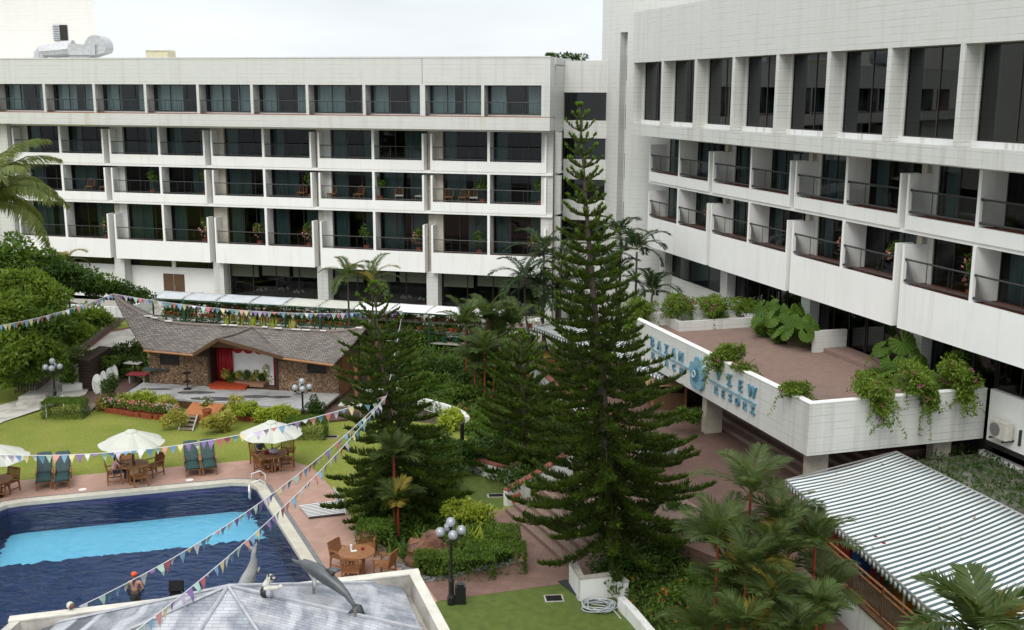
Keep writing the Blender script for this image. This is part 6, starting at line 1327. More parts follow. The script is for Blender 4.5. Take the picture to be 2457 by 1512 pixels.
# lower right clump
for i, (x, y, Y, lab, s) in enumerate(((1800, 1140, 29.5, 'red stemmed palm with the highest crown of the lower right clump', 1.45), (1722, 1258, 28.6, 'red stemmed palm leftmost in the lower right clump', 1.2), (1868, 1210, 29.2, 'red stemmed palm beside the left end of the big awning', 1.2), (1850, 1290, 28.0, 'red stemmed palm in the heart of the lower right clump', 1.25), (1955, 1268, 28.6, 'red stemmed palm with long bare red stem before the white base wall', 1.15), (1790, 1330, 27.4, 'low red stemmed palm in front of the clump by the red flowers', 1.2), (1850, 1395, 26.6, 'short dark red stemmed palm at the foot of the clump', 1.15), (1960, 1420, 26.5, 'short red stemmed palm against the white base wall', .9), (1910, 1478, 25.6, 'red stemmed palm cut by the bottom edge right of the clump', 1.2), (1780, 1470, 25.8, 'red stemmed palm cut by the bottom edge left of the clump', 1.1))):
    redpalm(x, y, Y, 0., lab, 20 + i, s * (1.22 if i < 6 else .95), 9, 'red stemmed palms', dy=60, heads=[[(-.55, .35, .62), (.4, -.3, .38)], [(.5, .3, .55), (-.3, -.3, .3)], [(.45, .5, .7)]][i % 3] if i < 6 else None)
hd = GY(2345, 1545, 20.5); palm((hd[0], 20.5, .9), hd[2] - .9, 'large green palm rising over the awning at the bottom right corner', 11, 1.75, L_palm, 41, M_stem, .07, (0, 0), 'green', .95, .08, .62, 1.4, 'palm', None, 1.3, 44, .15)
# mid-garden red palms
for i, (x, y, Y, s, lab) in enumerate(((1172, 752, 58, 1.7, 'red stemmed palm tallest of the three before the restaurant'), (1118, 762, 57, 1.6, 'red stemmed palm left of the tallest one before the restaurant'), (1232, 762, 58.5, 1.6, 'red stemmed palm right of the tallest one before the restaurant'), (1163, 828, 54, 1.4, 'red stemmed palm low in the middle of the flower bank'), (1268, 850, 54.5, 1.3, 'red stemmed palm beside the top of the low bushy pine'), (1140, 850, 55, 1.3, 'red stemmed palm lowest and darkest on the flower bank'))):
    q = GY(x, y, Y); redpalm(x, y, Y, zm(q[0], Y), lab, 50 + i, s * 1.15, 9, 'red stemmed palms', [(.5, .3, .72)] if i in (0, 3) else None, .06, .62, 30)
for i, (x, y, Y, s, lab) in enumerate(((835, 672, 60, 2.0, 'loose yellowish palm behind the top of the shorter pine'), (893, 680, 60.5, 2.1, 'loose green palm just right of the yellowish one behind the shorter pine'))):
    q = GY(x, y, Y); palm((q[0], Y, .6), q[2] - .6, lab, 9, s, L_palm, 60 + i, M_stem, .06, (0, 0), None, 1.2, .06, .5, 1.4, 'areca_palm', 'palms at the nursery', i, 30, .25)
for i, (x, y, Y, s, nst, lab) in enumerate(((1305, 610, 62.5, 2.5, 3, 'dark tall palm in front of the end of the back wing'), (1345, 640, 61.5, 2.3, 3, 'dark palm hiding the foot of the link block behind the tallest pine'), (1528, 605, 62.0, 2.4, 3, 'dark palm beside the round tower and the right wing'), (1490, 570, 64, 2.2, 2, 'dark palm partly hidden behind the right side of the tallest pine'))):
    q = GY(x, y, Y); palm((q[0], Y, .6), q[2] - .6, lab, 9, s, L_palmd, 70 + i, M_stem, .07, (0, 0), None, 1.25, .075, .62, 1.35, 'areca_palm', 'dark palms in the corner of the wings', i, 32, 0, [(0, 0, q[2] - .6), (-1.1, .4, q[2] - 2.2), (.9, -.3, q[2] - 3.0)][:nst])
q = GY(-40, 492, 50); palm((q[0] - .9, 50, .5), q[2] - .5, 'coconut palm with drooping yellow green fronds at the left edge', 28, 4.3, L_coco, 81, M_stem, .16, (.9, 0), None, 1.25, .07, .9, 1.5, 'coconut_palm', None, .3, 80, .10, None, -.6)
for i, (x, y, Y, s, lab) in enumerate(((160, 640, 66, 1.9, 'feathery palm under the leftmost balcony of the back wing'), (105, 655, 66, 1.8, 'feathery palm left of the other one below the back wing'))):
    q = GY(x, y, Y); palm((q[0], Y, .9), q[2] - .9, lab, 10, s, L_palm, 90 + i, M_stem, .07, (0, 0), None, 1.5, .07, .5, 1.3, 'feathery_palm', None, i, 30, .12)
redpalm(955, 1222, 37.4, 0, 'young red stemmed palm at the foot of the shorter pine', 95, 1.2, 9); redpalm(945, 1110, 38.2, 0, 'red stemmed palm with its crown inside the shorter pine', 96, 1.15, 8)
# ---- hedges, shrubs and trees of the left slope
bushes = [ # x, y (centre px), Y, rx, ry, rz, n, leaf, mat, label
    (45, 655, 64, 2.3, 1.3, 2.0, 3400, .34, L_bush, 'tall climbing shrub against the grey end wall at the far left'), (120, 668, 63.5, 2.6, 1.1, 1.1, 2600, .26, L_bushd, 'dark shrub under the two feathery palms'), (205, 690, 66.5, 1.9, .8, .85, 2000, .24, L_bush, 'shrub along the back wing wall above the retaining wall'), (268, 698, 66.5, 1.4, .7, .6, 1500, .2, L_bushd, 'low dark shrub behind the roof horn'), (328, 712, 66.6, 1.2, .6, .5, 1500, .18, L_bushd, 'clipped dark shrub right of the roof horn'),
    (80, 722, 59, 2.1, 1.4, 1.5, 3600, .28, L_bushy, 'rounded light green tree on the left slope above the bunting'), (30, 770, 57, 1.9, 1.4, 1.6, 3200, .28, L_bushy, 'rounded tree at the left edge crossed by the bunting'), (110, 800, 57, 1.7, 1.2, 1.2, 2600, .26, L_bush, 'darker shrub at the centre of the left slope'), (55, 845, 56, 2.0, 1.2, 1.2, 3000, .26, L_bushy, 'broad shrub low on the left slope'), (5, 880, 55, 1.5, 1.0, 1.1, 2200, .28, L_bushy, 'shrub at the left edge above the lawn corner'), (165, 800, 58.5, 1.1, .8, .6, 1500, .3, L_bushy, 'leafy shrub beside the fence on the left slope'), (205, 765, 61, 1.5, .8, .7, 1700, .3, L_bushy, 'shrub below the stained retaining wall'), (100, 880, 56, 1.1, .7, .7, 1400, .24, L_bush, 'shrub just behind the lower end of the pale fence')]
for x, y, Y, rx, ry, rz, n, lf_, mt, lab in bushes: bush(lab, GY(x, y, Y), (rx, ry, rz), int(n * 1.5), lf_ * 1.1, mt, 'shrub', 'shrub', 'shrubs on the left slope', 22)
bush('bright green climbing hedge on top of the dark timber slat wall', G(205, 872, 1.3) + [0, .5, 0], (1.5, .9, .55), 3200, .17, L_bush, 'hedge', 'hedge', None, 12); bush('hanging green end of the climbing hedge above the white trough', G(165, 905, .95), (.6, .5, .85), 1500, .16, L_bush, 'hedge', 'hedge', None, 8)
bush('dark hedge filling the gap left of the pavilion wall', G(312, 850, 1.0), (1.8, .8, 1.0), 2600, .17, L_bushd, 'hedge', 'hedge', None, 10); bush('dark hedge at the left foot of the pavilion', G(295, 880, .7), (1.4, .6, .8), 1800, .17, L_bushd, 'hedge', 'hedge', None, 9)
bush('trimmed low hedge beside the handrail at the left lamp', G(157, 980, .42), (1.0, .5, .42), 5200, .095, L_bush, 'hedge', 'hedge', None, 8, L_flo, 14, True); bush('trimmed round hedge at the foot of the stage lamp', G(735, 1027, .45), (.92, .5, .45), 5000, .095, L_bush, 'hedge', 'hedge', None, 8, L_flo, 14, True)
# ---- flowers before the stage
def make_pot(mat_pot, leafmat, flm, r, hh, nm='potted_plant', leaf=.13, n=90, seed=0, big=1.):
    global rng
    rng = np.random.default_rng(seed); t = thing(nm, 'x', 'potted plant', (0, 0, 0)); m = MB(); m.lathe((0, 0, 0), [(r * .7, 0), (r, hh * .85), (r * 1.12, hh * .85), (r * 1.12, hh), (r * .9, hh), (r * .85, hh * .9)], 10); m.build('pot', mat_pot, t)
    lf = LF(); bushleaves(lf, (0, 0, hh + r * 1.25), (r * big * 1.6, r * big * 1.6, r * big * 1.4), n, leaf, 5); lf.build('foliage', leafmat, t)
    if flm: f = LF(); P, nn = shell(36, (0, 0, hh + r * 1.5), (r * 1.5, r * 1.5, r * 1.4)); k = nn[:, 2] > -.1; P, nn = P[k], nn[k]; f.leaves(P, nn + rng.normal(size=P.shape) * .5, nn, leaf * .9 * np.ones(len(P)), leaf * .7 * np.ones(len(P))); f.build('flowers', flm, t)
    return t
POTS = {}
def pot(kind, q, label, group, sc=1., rz=None):
    kinds = dict(nur=(M_pot, L_bush, None), nurg=(M_potg, L_bushd, None), lilac=(M_pot, L_bush, L_flw), pink=(M_pot, L_bush, L_flk), green=(M_pot, L_bush, None), dark=(M_pot, L_bushd, None), gpot=(M_potg, L_bushd, None), white=(M_white, L_bush, None))
    if kind not in POTS: POTS[kind] = t = make_pot(*kinds[kind], .17, .28, seed=len(POTS) + 5, big=1.5 if 'nur' in kind else 1.); t.location = tuple(map(float, q)); t.scale = (sc,) * 3
    else: t = dup(POTS[kind], q, random.uniform(0, 6), None, sc)
    t['label'] = label; t['group'] = group or 'pot plants'; return t
random.seed(5)
for i in range(24):                      # front row along the lawn, left of the ramp
    x = 258 + i * 7.4; y = 992 + i * .95; k = ('lilac', 'lilac', 'pink', 'green')[i % 4] if i < 5 or i > 16 else ('green', 'pink')[i % 2]
    pot(k, G(x, y - random.uniform(0, 3), 0), {'lilac': 'terracotta pot of lilac flowers in the front row left of the orange ramp', 'pink': 'terracotta pot of pink flowers in the front row left of the orange ramp', 'green': 'terracotta pot of green leaves in the front row left of the orange ramp'}[k], {'lilac': 'lilac pots left of the ramp', 'pink': 'pink pots left of the ramp', 'green': 'green pots left of the ramp'}[k], 1.0)
for i in range(13):
    x = 568 + i * 9.5; y = 1006 + i * 1.2; k = ('pink', 'lilac')[i % 2]; pot(k, G(x, y, 0), {'lilac': 'pot of lilac flowers in the front row right of the orange ramp', 'pink': 'pot of pink flowers in the front row right of the orange ramp'}[k], k + ' pots right of the ramp', .95)
pot('lilac', G(497, 1000, .45), 'pot of lilac flowers standing on the right side of the orange ramp', None, 1.3)
for i, (x, y, w, mt, lab) in enumerate(((318, 966, .9, L_bushl, 'lime green croton first from the left before the stage'), (352, 968, .7, L_bushl, 'lime green croton second from the left before the stage'), (383, 970, .95, L_bushl, 'broad lime green croton in front of the left part of the stage'), (402, 974, .55, L_yel, 'yellow leaved croton nearest the ramp on its left'), (572, 984, .7, L_yel, 'tall yellow leaved croton just right of the orange ramp'), (590, 990, .9, L_bushl, 'lime green croton right of the tall yellow one'), (628, 996, .8, L_bushl, 'lime green croton in the middle of the right flower bed'), (662, 998, .8, L_bushl, 'lime green croton near the stage lamp'), (700, 1000, .6, L_bushl, 'small lime green croton at the right end of the bed'), (418, 1008, .55, L_yel, 'variegated yellow bush left of the wooden steps'), (512, 1018, .6, L_yel, 'variegated yellow bush right of the wooden steps'), (540, 1012, .6, L_yel, 'variegated yellow bush behind the one right of the steps'), (248, 965, .55, L_palmy, 'orange yellow croton at the left end of the flower bed'))):
    bush(lab, G(x, y, .48), (w, .42, .55), 1000, .17, mt, 'croton', 'shrub', 'crotons round the stage', 7)
bush('feathery upright green shrub left of the stage flower bed', G(266, 950, .75), (.55, .5, .95), 1600, .13, L_bushd, 'cypress_shrub', 'shrub', None, 9); bush('feathery upright shrub right of the stage lamp', G(762, 985, .6), (.6, .45, .8), 1500, .13, L_bushd, 'cypress_shrub', 'shrub', None, 9)
for i, x in enumerate((541, 556, 572, 590, 610, 628, 645)): q = G(x, 924, SZ); bush('plant at the foot of the white stage backdrop', q + [0, .1, .35], (.22 + .12 * (i in (0, 6)), .2, .35 + .3 * (i in (0, 6))), 240, .15, L_bush if i % 2 else L_yel, 'stage_plant', 'plant', 'plants before the stage backdrop', 4)
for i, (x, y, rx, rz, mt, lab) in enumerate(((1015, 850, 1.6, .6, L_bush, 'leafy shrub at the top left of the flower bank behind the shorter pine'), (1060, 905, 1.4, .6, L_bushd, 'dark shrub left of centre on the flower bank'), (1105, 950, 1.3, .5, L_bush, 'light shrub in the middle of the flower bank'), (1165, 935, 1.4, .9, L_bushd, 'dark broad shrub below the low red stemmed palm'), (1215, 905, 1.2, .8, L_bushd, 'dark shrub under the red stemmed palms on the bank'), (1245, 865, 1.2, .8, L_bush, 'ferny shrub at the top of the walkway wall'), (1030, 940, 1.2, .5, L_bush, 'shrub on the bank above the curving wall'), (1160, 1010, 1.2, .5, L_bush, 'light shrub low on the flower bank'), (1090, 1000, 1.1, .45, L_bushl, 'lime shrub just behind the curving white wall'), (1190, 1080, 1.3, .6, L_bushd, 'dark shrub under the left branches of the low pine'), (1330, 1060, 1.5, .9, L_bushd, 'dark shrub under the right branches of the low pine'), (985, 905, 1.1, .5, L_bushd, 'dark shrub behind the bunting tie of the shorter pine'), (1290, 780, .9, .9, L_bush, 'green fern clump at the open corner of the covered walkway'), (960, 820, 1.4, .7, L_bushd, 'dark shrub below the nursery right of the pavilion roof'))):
    q = G(x, y, .5); q[2] = zm(q[0], q[1]) + rz * .8; bush(lab, q, (rx, .8, rz), 1500, .24, mt, 'shrub', 'shrub', 'shrubs on the flower bank', 8)
for i in range(12):
    u = us[0] + 1.0 + i * 1.95; bush('leafy green plants massed at the back of the nursery', LW.p(u, -5.75, 1.9), (1.15, .3, .95), 900, .2, L_bushd if i % 3 else L_bush, 'nursery_plants', 'plant', 'leafy masses at the back of the nursery', 9)
# ---- nursery pots on the shelves
random.seed(9)
for r_, (w, z) in enumerate(SH):
    u = us[0] + .6; n = 0; row = ('upper', 'middle', 'lower')[r_]
    while u < us[-1] + (2.4 if r_ == 0 else -.5):
        k = ('nur', 'nur', 'nurg')[r_]; pot(k, LW.p(u, w + random.uniform(-.08, .08), z), ('small terracotta pot on the upper shelf of the plant nursery', 'small terracotta pot on the middle shelf of the plant nursery', 'green plastic pot of dark leaves on the lower shelf of the plant nursery')[r_], row + ' nursery shelf pots', (.75, .85, 1.15)[r_] * random.uniform(.85, 1.1)); u += (.50, .42, .62)[r_] * random.uniform(.8, 1.3)
for i, (x, y) in enumerate(((545, 772), (575, 770), (605, 776), (632, 775), (655, 780), (700, 784))):
    q = GY(x, y, 61.5); lf = LF(); n = 12; a = rng.uniform(0, 6.28, n); D = np.stack([np.cos(a) * .6, np.sin(a) * .6, np.ones(n)], 1); lf.leaves(np.tile(q - [0, 0, .6], (n, 1)), D, np.stack([np.cos(a), np.sin(a), 0 * a - .5], 1), np.full(n, 1.0), np.full(n, .12), .3); tag(lf.build('agave', L_yel if i % 2 else L_bushl), 'spiky yellow green plant behind the ridge of the shingled roof', 'plant', 'spiky plants behind the pavilion roof')
# ---- balcony plants and chairs
def balc(F, ri, u, w, z, kind, lab):
    t = thing('balcony_plant', lab, 'potted plant', F.p(u, w, z)); m = MB(); m.lathe(F.p(u, w, z), [(.14, 0), (.2, .3), (.21, .34), (.15, .34)], 10); m.build('pot', M_pot, t)
    lf = LF(); bushleaves(lf, F.p(u, w, z + 1.15), (.38, .38, .6), 260, .16, 6); lf.build('foliage', L_bush, t); m = MB(); m.tube([F.p(u, w, z + .3), F.p(u, w, z + 1.0)], .02, 5); m.build('stem', M_stem, t)
    if kind: f = LF(); P, nn = shell(30, F.p(u, w, z + 1.05), (.42, .42, .5)); f.leaves(P, nn + rng.normal(size=P.shape) * .4, nn, np.full(len(P), .15), np.full(len(P), .13)); f.build('flowers', L_flk, t)
ord_ = ['first', 'second', 'third', 'fourth', 'fifth', 'sixth', 'seventh', 'eighth', 'ninth', 'tenth']
for k in range(1, 10):
    u = 4. * (k - 8) + (-.75 if k % 2 == 0 else -1.0); lab = 'pot of pink flowers on the lowest back wing balcony, %s bay from the left' % ord_[k]
    if k in (1, 3, 4, 5, 7, 9): balc(LW, 2, u, S1 + .5, 5.32, True, lab)
    elif k in (6, 8): balc(LW, 2, u, S1 + .5, 5.32, False, lab.replace('pot of pink flowers', 'leafy pot plant'))
for u, lab in ((-25.0, 'leafy plant on the middle balcony above the brown door, left room'), (-20.8, 'leafy plant on the middle balcony above the brown door, right room'), (-12.8, 'leafy plant on the middle balcony left of the cushioned chairs'), (-7.7, 'leafy plant beside the cushioned chair on the middle balcony'), (-.55, 'leafy plant beside three cane chairs on the middle balcony'), (3.4, 'yellow green plant at the right end of the middle balcony')): balc(LW, 1, u, S1 + .5, 8.7, False, lab)
for u, lab in ((3.4, 'pot of pink flowers on the lower balcony of the right wing beside the second gap'), (16.4, 'pot of pink flowers on the lower balcony of the right wing left of a partition'), (20.1, 'pot of pink flowers at the right end of the third pair of lower balconies'), (24.6, 'pot of red pink flowers on the nearest lower balcony of the right wing'), (-.4, 'pot of pink flowers on the farthest lower balcony of the right wing')): balc(RW, 1, u, 1.75, 8.4, True, lab)
def cane(u, w, z, rz, lab):
    c = LW.p(u, w, z); t = thing('cane_chair', lab, 'chair', c, 'cane chairs on the balconies'); m = MB(); a = LW.ang + rz; ca, sa = math.cos(a), math.sin(a); T = lambda x, y, zz: c + np.array([x * ca - y * sa, x * sa + y * ca, zz])
    m.tube([T(-.27, .2, .4), T(-.27, .3, .8), T(0, .34, 1.0), T(.27, .3, .8), T(.27, .2, .4)], .025, 5); 
    for x in (-.14, 0, .14): m.tube([T(x, .22, .42), T(x, .33, .95 - abs(x))], .012, 4)
    m.build('backrest', M_wood, t); m = MB(); m.par(T(-.28, -.25, .38), T(.28, -.25, .38) - T(-.28, -.25, .38), T(-.28, .25, .38) - T(-.28, -.25, .38), (0, 0, .06)); m.build('seat', M_canvas if 'white' in lab else M_wood, t)
    for x in (-.25, .25):
        for y in (-.22, .22): m = MB(); m.bar(T(x, y, 0), T(x, y, .38), .035); m.build('leg', M_wood, t)
for u, lab, r_ in ((-2.9, 'cane chair on the middle balcony, leftmost of the three in the last pair', .2), (-1.9, 'cane chair in the middle of the three on the last pair of balconies', -.1), (-1.2, 'cane chair with a white seat cushion among the three', .3), (-6.4, 'wooden chair with a white cushion and towel on the middle balcony', .3), (-4.9, 'wooden chair with a white towel by the balcony gap', -.4), (-11.3, 'wooden chair at the left of a middle balcony room in the fourth pair', .2), (-9.3, 'wooden chair at the right of a middle balcony room in the fourth pair', -.3), (-30.2, 'reddish chair on the middle balcony near the coconut palm', .2), (-29.0, 'reddish chair second on the middle balcony near the coconut palm', -.2), (-13.5, 'small wooden chair beside the plant on a middle balcony', 0)): cane(u, S1 + .65, 8.7, r_, lab)
# ---- terrace plants: fan palms and bougainvillea
def fanpalm(base, lab, n, r, hh, seed):
    global rng
    rng = np.random.default_rng(seed); base = np.array(base, float); t = thing('fan_palm', lab, 'palm', base, 'fan palms on the roof terrace'); lf = LF(); stm = MB(); V = []; F = []
    for k in range(n):
        a = k * 2.4 + rng.uniform(-.3, .3); el = 1.40 - 1.0 * k / n; L = hh * 1.25 * rng.uniform(.5, 1.0); e_ = base + np.array([math.cos(a) * math.cos(el), math.sin(a) * math.cos(el), math.sin(el)]) * L; stm.tube([base, (base + e_) / 2 + [0, 0, .12], e_], .014, 4)
        out = np.array([math.cos(a), math.sin(a), 0]); nrm = unit(out * .8 + np.array([0, -.15, .6]) + rng.normal(size=3) * .15); x = unit(np.cross(nrm, out)); y = np.cross(nrm, x) * -1; rr = r * rng.uniform(.75, 1.15); m_ = 26; b = len(V); V.append(e_)
        for i in range(m_ + 1):
            th_ = -2.7 + 5.4 * i / m_; rad = rr * (1 if i % 2 else .93); V.append(e_ + (out_ := (y * math.cos(th_) + x * math.sin(th_))) * rad + nrm * (.05 * rr * (1 if i % 2 else -1) - .28 * rr * (abs(th_) / 2.7) ** 0 * .6))
        F += [(b, b + 1 + i, b + 2 + i) for i in range(m_)]
    stm.build('stalks', M_grstem, t); link_mesh('blades', np.array(V), F, L_fan, t)
for u, w, lab, n, r, hh, s in ((10.9, 1.3, 'fan palm leftmost on the roof terrace beside the climbing flowers', 16, .42, 1.3, 1), (12.6, 1.2, 'big round leaved fan palm second from the left on the roof terrace', 20, .44, 1.5, 2), (14.5, .9, 'big round leaved fan palm left of the low white wall', 20, .46, 1.4, 3), (20.6, 1.6, 'round leaved fan palm at the step of the roof terrace', 12, .5, 1.6, 4), (21.8, 1.3, 'low fan palm behind the right bougainvillea', 11, .6, .8, 5), (23.3, 1.7, 'low fan palm against the dark glass at the right of the terrace', 9, .52, .75, 6)): fanpalm(RW.p(u, w, CF), lab, n, r, hh, s)
for i, (u, w, n) in enumerate(((12.0, .6, 5), (13.4, .5, 5), (20.9, .8, 5))): bush('fern clump at the foot of the fan palms', RW.p(u, w, CF + .3), (.7, .4, .35), 500, .22, L_bush, 'fern', 'fern', 'ferns under the fan palms', 5)
def boug(parts, lab, seed, nfl=26, mt=L_bushy):
    global rng
    rng = np.random.default_rng(seed); c0_ = np.array(parts[0][0], float); t = thing('bougainvillea', lab, 'bougainvillea', c0_ - [0, 0, .4], 'bougainvillea on the terrace parapet'); lf = LF(); fl_ = LF(); st = MB()
    for c, r, n in parts:
        bushleaves(lf, c, np.array(r) * 1.15, int(n * 1.2), .15, 14)
        for k in range(int(9 * max(r) / .6)):      # trailing shoots
            o_ = np.array(c) + rng.uniform(-.8, .8, 3) * np.array(r); d_ = unit(rng.normal(size=3) * [1, 1, .6] + [0, 0, .2]); L_ = rng.uniform(.5, 1.1); ss = np.linspace(0, 1, 18)[:, None]; Q = o_ + d_ * ss * L_ - np.array([0, 0, 1.]) * (ss ** 2) * L_ * rng.uniform(.5, 1.)
            st.tube(Q[::6], .008, 3, False); Q = np.repeat(Q, 3, 0) + rng.normal(size=(54, 3)) * .03; lf.leaves(Q, rng.normal(size=Q.shape) + [0, 0, .3], rng.normal(size=Q.shape) * .5 + [0, 0, 1], np.full(54, .12), np.full(54, .06))
        for k in range(7): a = np.array(c) + rng.normal(size=3) * np.array(r) * .5; st.tube([np.array(c), (np.array(c) + a) / 2 + [0, 0, .1], a + rng.normal(size=3) * .25], .012, 4)
        P, nn = shell(int(nfl * n / 9000) + 1, c, np.array(r) * .98); P = np.repeat(P, 6, 0) + rng.normal(size=(len(P) * 6, 3)) * .05; nn = np.repeat(nn, 6, 0); fl_.leaves(P, nn + rng.normal(size=P.shape) * .8, nn, np.full(len(P), .10), np.full(len(P), .08))
    lf.build('foliage', mt, t); fl_.build('flowers', L_flp, t); st.build('stems', M_stem, t)
Bp = RW.p
boug([(Bp(8.6, -4.6, 5.1), (.8, .8, .7), 1600), (Bp(9.0, -5.35, 4.4), (.55, .4, .7), 900), (Bp(8.7, -2.5, 5.3), (.8, .9, .55), 1500)], 'bougainvillea spilling over the left corner of the canopy above the lettering', 1); boug([(Bp(8.5, -.6, 5.2), (.75, 1.3, .5), 2200), (Bp(8.4, 1.4, 5.0), (.7, .9, .45), 1300)], 'bougainvillea along the planter box at the back left of the roof terrace', 2)
boug([(Bp(18.3, -4.9, 5.15), (.75, .4, .45), 1500), (Bp(18.1, -5.35, 4.75), (.5, .15, .45), 800), (Bp(19.9, -5.1, 5.05), (.45, .25, .22), 260)], 'bougainvillea hanging over the middle of the lettering beside the emblem', 3); boug([(Bp(23.9, -4.95, 5.1), (.6, .3, .3), 700)], 'small bougainvillea tuft at the outer corner of the canopy', 4)
boug([(Bp(24.85, -2.6, 5.25), (.6, 1.1, .5), 2000), (Bp(25.25, -2.3, 4.65), (.25, .9, .6), 1300), (Bp(24.8, -.7, 5.5), (.6, 1.2, .55), 2200), (Bp(25.25, -.3, 4.85), (.25, .9, .5), 1300)], 'biggest bougainvillea spilling over the right side of the roof terrace', 5); boug([(Bp(24.8, 1.3, 5.5), (.6, 1.0, .6), 2200), (Bp(25.2, 1.3, 4.85), (.25, .8, .6), 1200)], 'bougainvillea nearest the dark glass above the air conditioner', 6)
# ---- garden island, bank and other beds
def cover(name, pts, zfn, n, leaf, mat, fl=None, h=.35):
    xs_ = [p[0] for p in pts]; ys_ = [p[1] for p in pts]; out = []; k = len(pts)
    while len(out) < n:
        x, y = rng.uniform(min(xs_), max(xs_)), rng.uniform(min(ys_), max(ys_)); ins = False
        for i in range(k):
            a, b = pts[i], pts[i - 1]
            if (a[1] > y) != (b[1] > y) and x < (b[0] - a[0]) * (y - a[1]) / (b[1] - a[1]) + a[0]: ins = not ins
        if ins: lump = .5 + .5 * math.sin(x * 2.1) * math.cos(y * 1.7); out.append((x, y, zfn(x, y) + rng.uniform(.02, h) * (.4 + lump)))
    P = np.array(out); lf = LF(); D = rng.normal(size=P.shape) * .8 + [0, 0, .9]; lf.leaves(P, D, rng.normal(size=P.shape) * .5 + [0, -.4, 1], leaf * rng.uniform(.6, 1.4, n), leaf * .42 * rng.uniform(.7, 1.2, n)); o = lf.build(name, mat); o['kind'] = 'stuff'
    if fl: m_ = n // 240; i = rng.choice(n, m_); f = LF(); Q = np.repeat(P[i], 4, 0) + rng.normal(size=(m_ * 4, 3)) * .04 + [0, 0, .1]; f.leaves(Q, rng.normal(size=Q.shape) + [0, 0, .6], np.tile([0, -.3, 1.], (len(Q), 1)), np.full(len(Q), .10), np.full(len(Q), .08)); o2 = f.build(name + '_blooms', fl); o2['kind'] = 'stuff'
bank = [tuple(G(x, y, .4)[:2]) for x, y in ((850, 870), (890, 800), (1000, 812), (1230, 835), (1262, 872), (1345, 985), (1400, 1030), (1440, 1050), (1370, 1112), (1300, 1155), (1245, 1150), (1215, 1152), (1140, 1118), (1128, 1040), (1090, 1005), (1010, 975), (930, 950))]
cover('ground_cover', bank, zm, 15000, .26, L_cover, L_flo, .42)
isl = [tuple(G(x, y, 0.)[:2]) for x, y in ((885, 1272), (940, 1262), (1000, 1250), (1110, 1245), (1160, 1246), (1200, 1285), (1232, 1325), (1225, 1352), (1140, 1372), (1030, 1392), (975, 1350), (940, 1322), (900, 1300))]
cover('island_ground_cover', isl, lambda x, y: 0., 5200, .20, L_cover, None, .45)
m = MB(); m.sheet([(*q, .016) for q in isl]); struct(m.build('island_soil', M_soil))
for x, y, rx, ry, rz, lab in ((1190, 1340, 1.0, .45, .45, 'trimmed dense hedge at the right front of the garden island'), (1090, 1358, 1.3, .4, .42, 'trimmed dense hedge in front of the boulder'), (1205, 1300, .6, .6, .42, 'trimmed hedge at the right side of the garden island'), (900, 1290, .6, .5, .5, 'dark hedge at the left tip of the garden island')):
    bush(lab, G(x, y, rz * .9), (rx, ry, rz), 2400, .11, L_bush, 'hedge', 'hedge', None, 8, None, 0, True)
for i, (x, y, lab) in enumerate(((1130, 1295, 'lily clump with pale strap leaves behind the island hedge'), (1095, 1310, 'lily clump with pale strap leaves right of the boulder'), (1165, 1310, 'lily clump with pale strap leaves near the right hedge'), (975, 1338, 'strap leaved clump left of the boulder'), (1062, 1372, 'strap leaved clump in front of the lamp post'))):
    lf = LF(); q = G(x, y, .1); n = 90; a = rng.uniform(0, 6.28, n); e = rng.uniform(.5, 1.4, n); D = np.stack([np.cos(a) * np.cos(e), np.sin(a) * np.cos(e), np.sin(e)], 1); P = q + rng.normal(size=(n, 3)) * [.35, .28, .02]; lf.leaves(P, D, np.stack([-np.cos(a), -np.sin(a), .6 + 0 * a], 1), rng.uniform(.4, .75, n), np.full(n, .06), .35, .4); tag(lf.build('lily_clump', L_bushl if i < 3 else L_bush), lab, 'plant', 'strap leaved clumps in the garden island')
bush('loose lime shrub at the back of the garden island', G(1110, 1245, .55), (1.1, .6, .7), 1300, .17, L_bushl, 'shrub', 'shrub', None, 8); bush('dark shrub under the left branches of the shorter pine', G(905, 1215, .6), (.9, .6, .8), 1500, .16, L_bushd, 'shrub', 'shrub', None, 8); bush('dark low shrub under the right branches of the shorter pine', G(1060, 1215, .4), (1.2, .7, .6), 1800, .17, L_bushd, 'shrub', 'shrub', None, 10)
for x, y, lab, k in ((1236, 1205, 'green pot plant at the foot of the stair wall', 'dark'), (1266, 1188, 'terracotta pot plant second along the stair wall', 'green'), (1300, 1170, 'white pot plant third along the stair wall', 'white')): pot(k, G(x, y, .1), lab, None, 1.25)
bush('dark hedge behind the stair wall', G(1262, 1160, .5), (1.0, .6, .7), 1800, .15, L_bushd, 'hedge', 'hedge', None, 8)
cover('pine_bed_ground_cover', [tuple(G(x, y, .3)[:2]) for x, y in ((1400, 1395), (1560, 1330), (1700, 1330), (1760, 1420), (1800, 1520), (1600, 1530), (1505, 1440))], lambda x, y: .1, 5200, .18, L_cover, L_flo, .55)
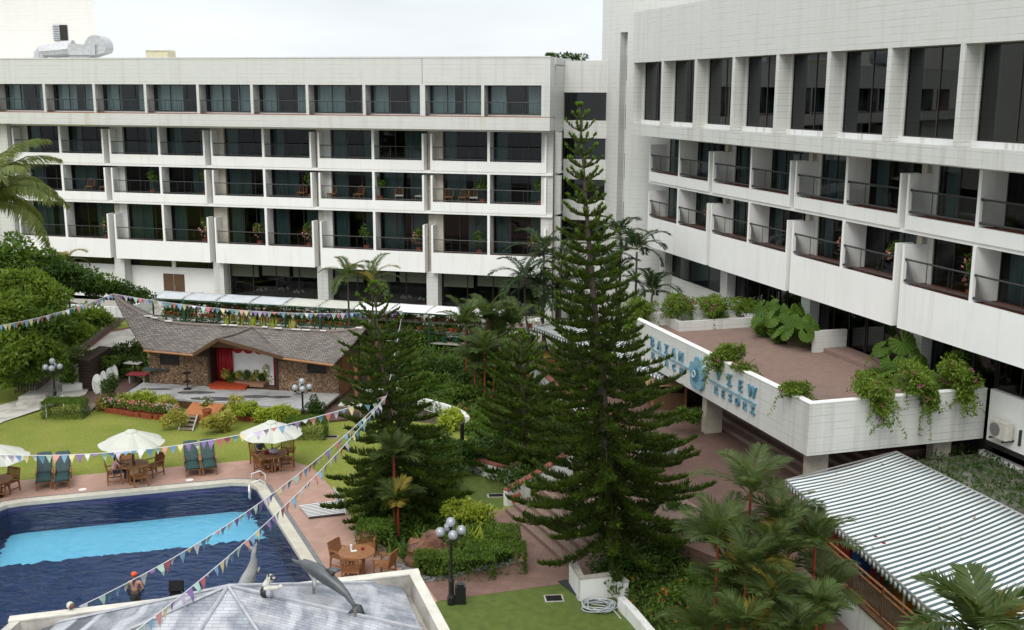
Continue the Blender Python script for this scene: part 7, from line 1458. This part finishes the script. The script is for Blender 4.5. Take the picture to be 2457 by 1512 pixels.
for x, y, rx, rz, lab in ((1660, 1300, 1.1, .8, 'dark shrub at the plaza edge left of the palm clump'), (1725, 1320, 1.2, .8, 'dark shrub at the plaza edge under the palm clump'), (1600, 1330, 1.1, .7, 'dark shrub at the plaza edge right of the tallest pine'), (1030, 1085, 1.2, .9, 'dark shrub right of the shorter pine trunk near the curved wall'), (1090, 1105, 1.2, .9, 'dark shrub beside the black post'), (1055, 1145, 1.3, .9, 'dark shrub behind the island on the side lawn'), (1150, 1095, 1.1, .8, 'dark shrub above the red coped garden wall'), (1290, 1000, 1.4, 1.0, 'dark shrub on the bank below the walkway wall'), (1590, 1250, 1.2, .7, 'dark shrub on the plaza edge under the right boughs of the tallest pine'), (1530, 1180, 1.1, .7, 'dark shrub just right of the tallest pine trunk'), (1405, 1030, 1.1, .8, 'dark shrub left of the tallest pine beside the walkway wall'), (1450, 1085, 1.3, .8, 'dark shrub behind the trunk of the tallest pine'), (1330, 1120, 1.1, .7, 'dark shrub at the top of the stair wall'), (1390, 1090, 1.0, .7, 'dark shrub on the corner between walkway wall and steps')): bush(lab, G(x, y, .6), (rx, .8, rz), 1800, .18, L_bushd, 'shrub', 'shrub', 'dark shrubs about the tallest pine', 9)
bush('dark shrub around the foot of the tallest pine', G(1500, 1370, .7), (1.5, .7, .8), 2200, .17, L_bushd, 'shrub', 'shrub', None, 9); bush('shrub with small red flowers at the bottom right of the pine bed', G(1690, 1440, .6), (1.6, .9, .7), 3000, .15, L_bush, 'shrub', 'shrub', None, 10, L_flo, 34)
bush('dark shrub in the planter by the lobby steps', G(1560, 1075, 1.7), (1.0, .5, .7), 1300, .17, L_bushd, 'shrub', 'shrub', None, 8); bush('shrub beside the wooden kiosk', G(1640, 1000, 1.9), (.8, .5, .7), 1100, .17, L_bush, 'shrub', 'shrub', None, 8)
for i, (x, y) in enumerate(((1310, 860), (1325, 880), (1340, 895), (1358, 915), (1375, 930), (1395, 950))): pot('dark', G(x, y, PZ), 'pot plant in the row along the covered walkway', 'pots along the covered walkway', 1.3)
cover('back_yard_grass', [tuple(G(x, y, 2.2)[:2]) for x, y in ((2240, 1180), (2200, 1110), (2320, 1075), (2480, 1150), (2480, 1240))], lambda x, y: 2.2, 1100, .18, L_bushd, None, .2)
cover('slope_ground_cover', [tuple(G(x, y, .6)[:2]) for x, y in ((-60, 760), (220, 755), (255, 800), (205, 840), (150, 890), (60, 935), (-60, 945))], lambda x, y: .55, 6500, .32, L_cover, None, .6)
cover('foot_planting', [tuple(G(x, y, .3)[:2]) for x, y in ((880, 1120), (960, 1040), (1060, 1030), (1120, 1100), (1100, 1190), (990, 1250), (900, 1240))], lambda x, y: .0, 2600, .22, L_cover, None, .35)
bush('far tree top showing above the back wing roof near the tower', GY(1368, 138, 140), (1.9, 1.5, .75), 500, .4, L_bushd, 'distant_tree', 'tree', 'far tree tops above the roof', 5); bush('small far tree top left of the other one above the roof', GY(1330, 138, 140), (1.0, .8, .4), 260, .4, L_bushd, 'distant_tree', 'tree', 'far tree tops above the roof', 4)
for i in range(26): random.random()
lfx = LF(); n = 34; c = []
for k in range(n): a, b = random.random(), random.random(); q = (bl_ + (br2 - bl_) * a) * (1 - b) + (fl_ + (fr2 - fl_) * a) * b - np.array([0, 0, .10 * math.sin(math.pi * b) - .03]); c.append(q)
lfx.leaves(np.array(c), rng.normal(size=(n, 3)) * [1, 1, .1], np.tile([0, 0, 1.], (n, 1)), np.full(n, .16), np.full(n, .07)); o = lfx.build('fallen_leaves', L_palmy); o['kind'] = 'stuff'
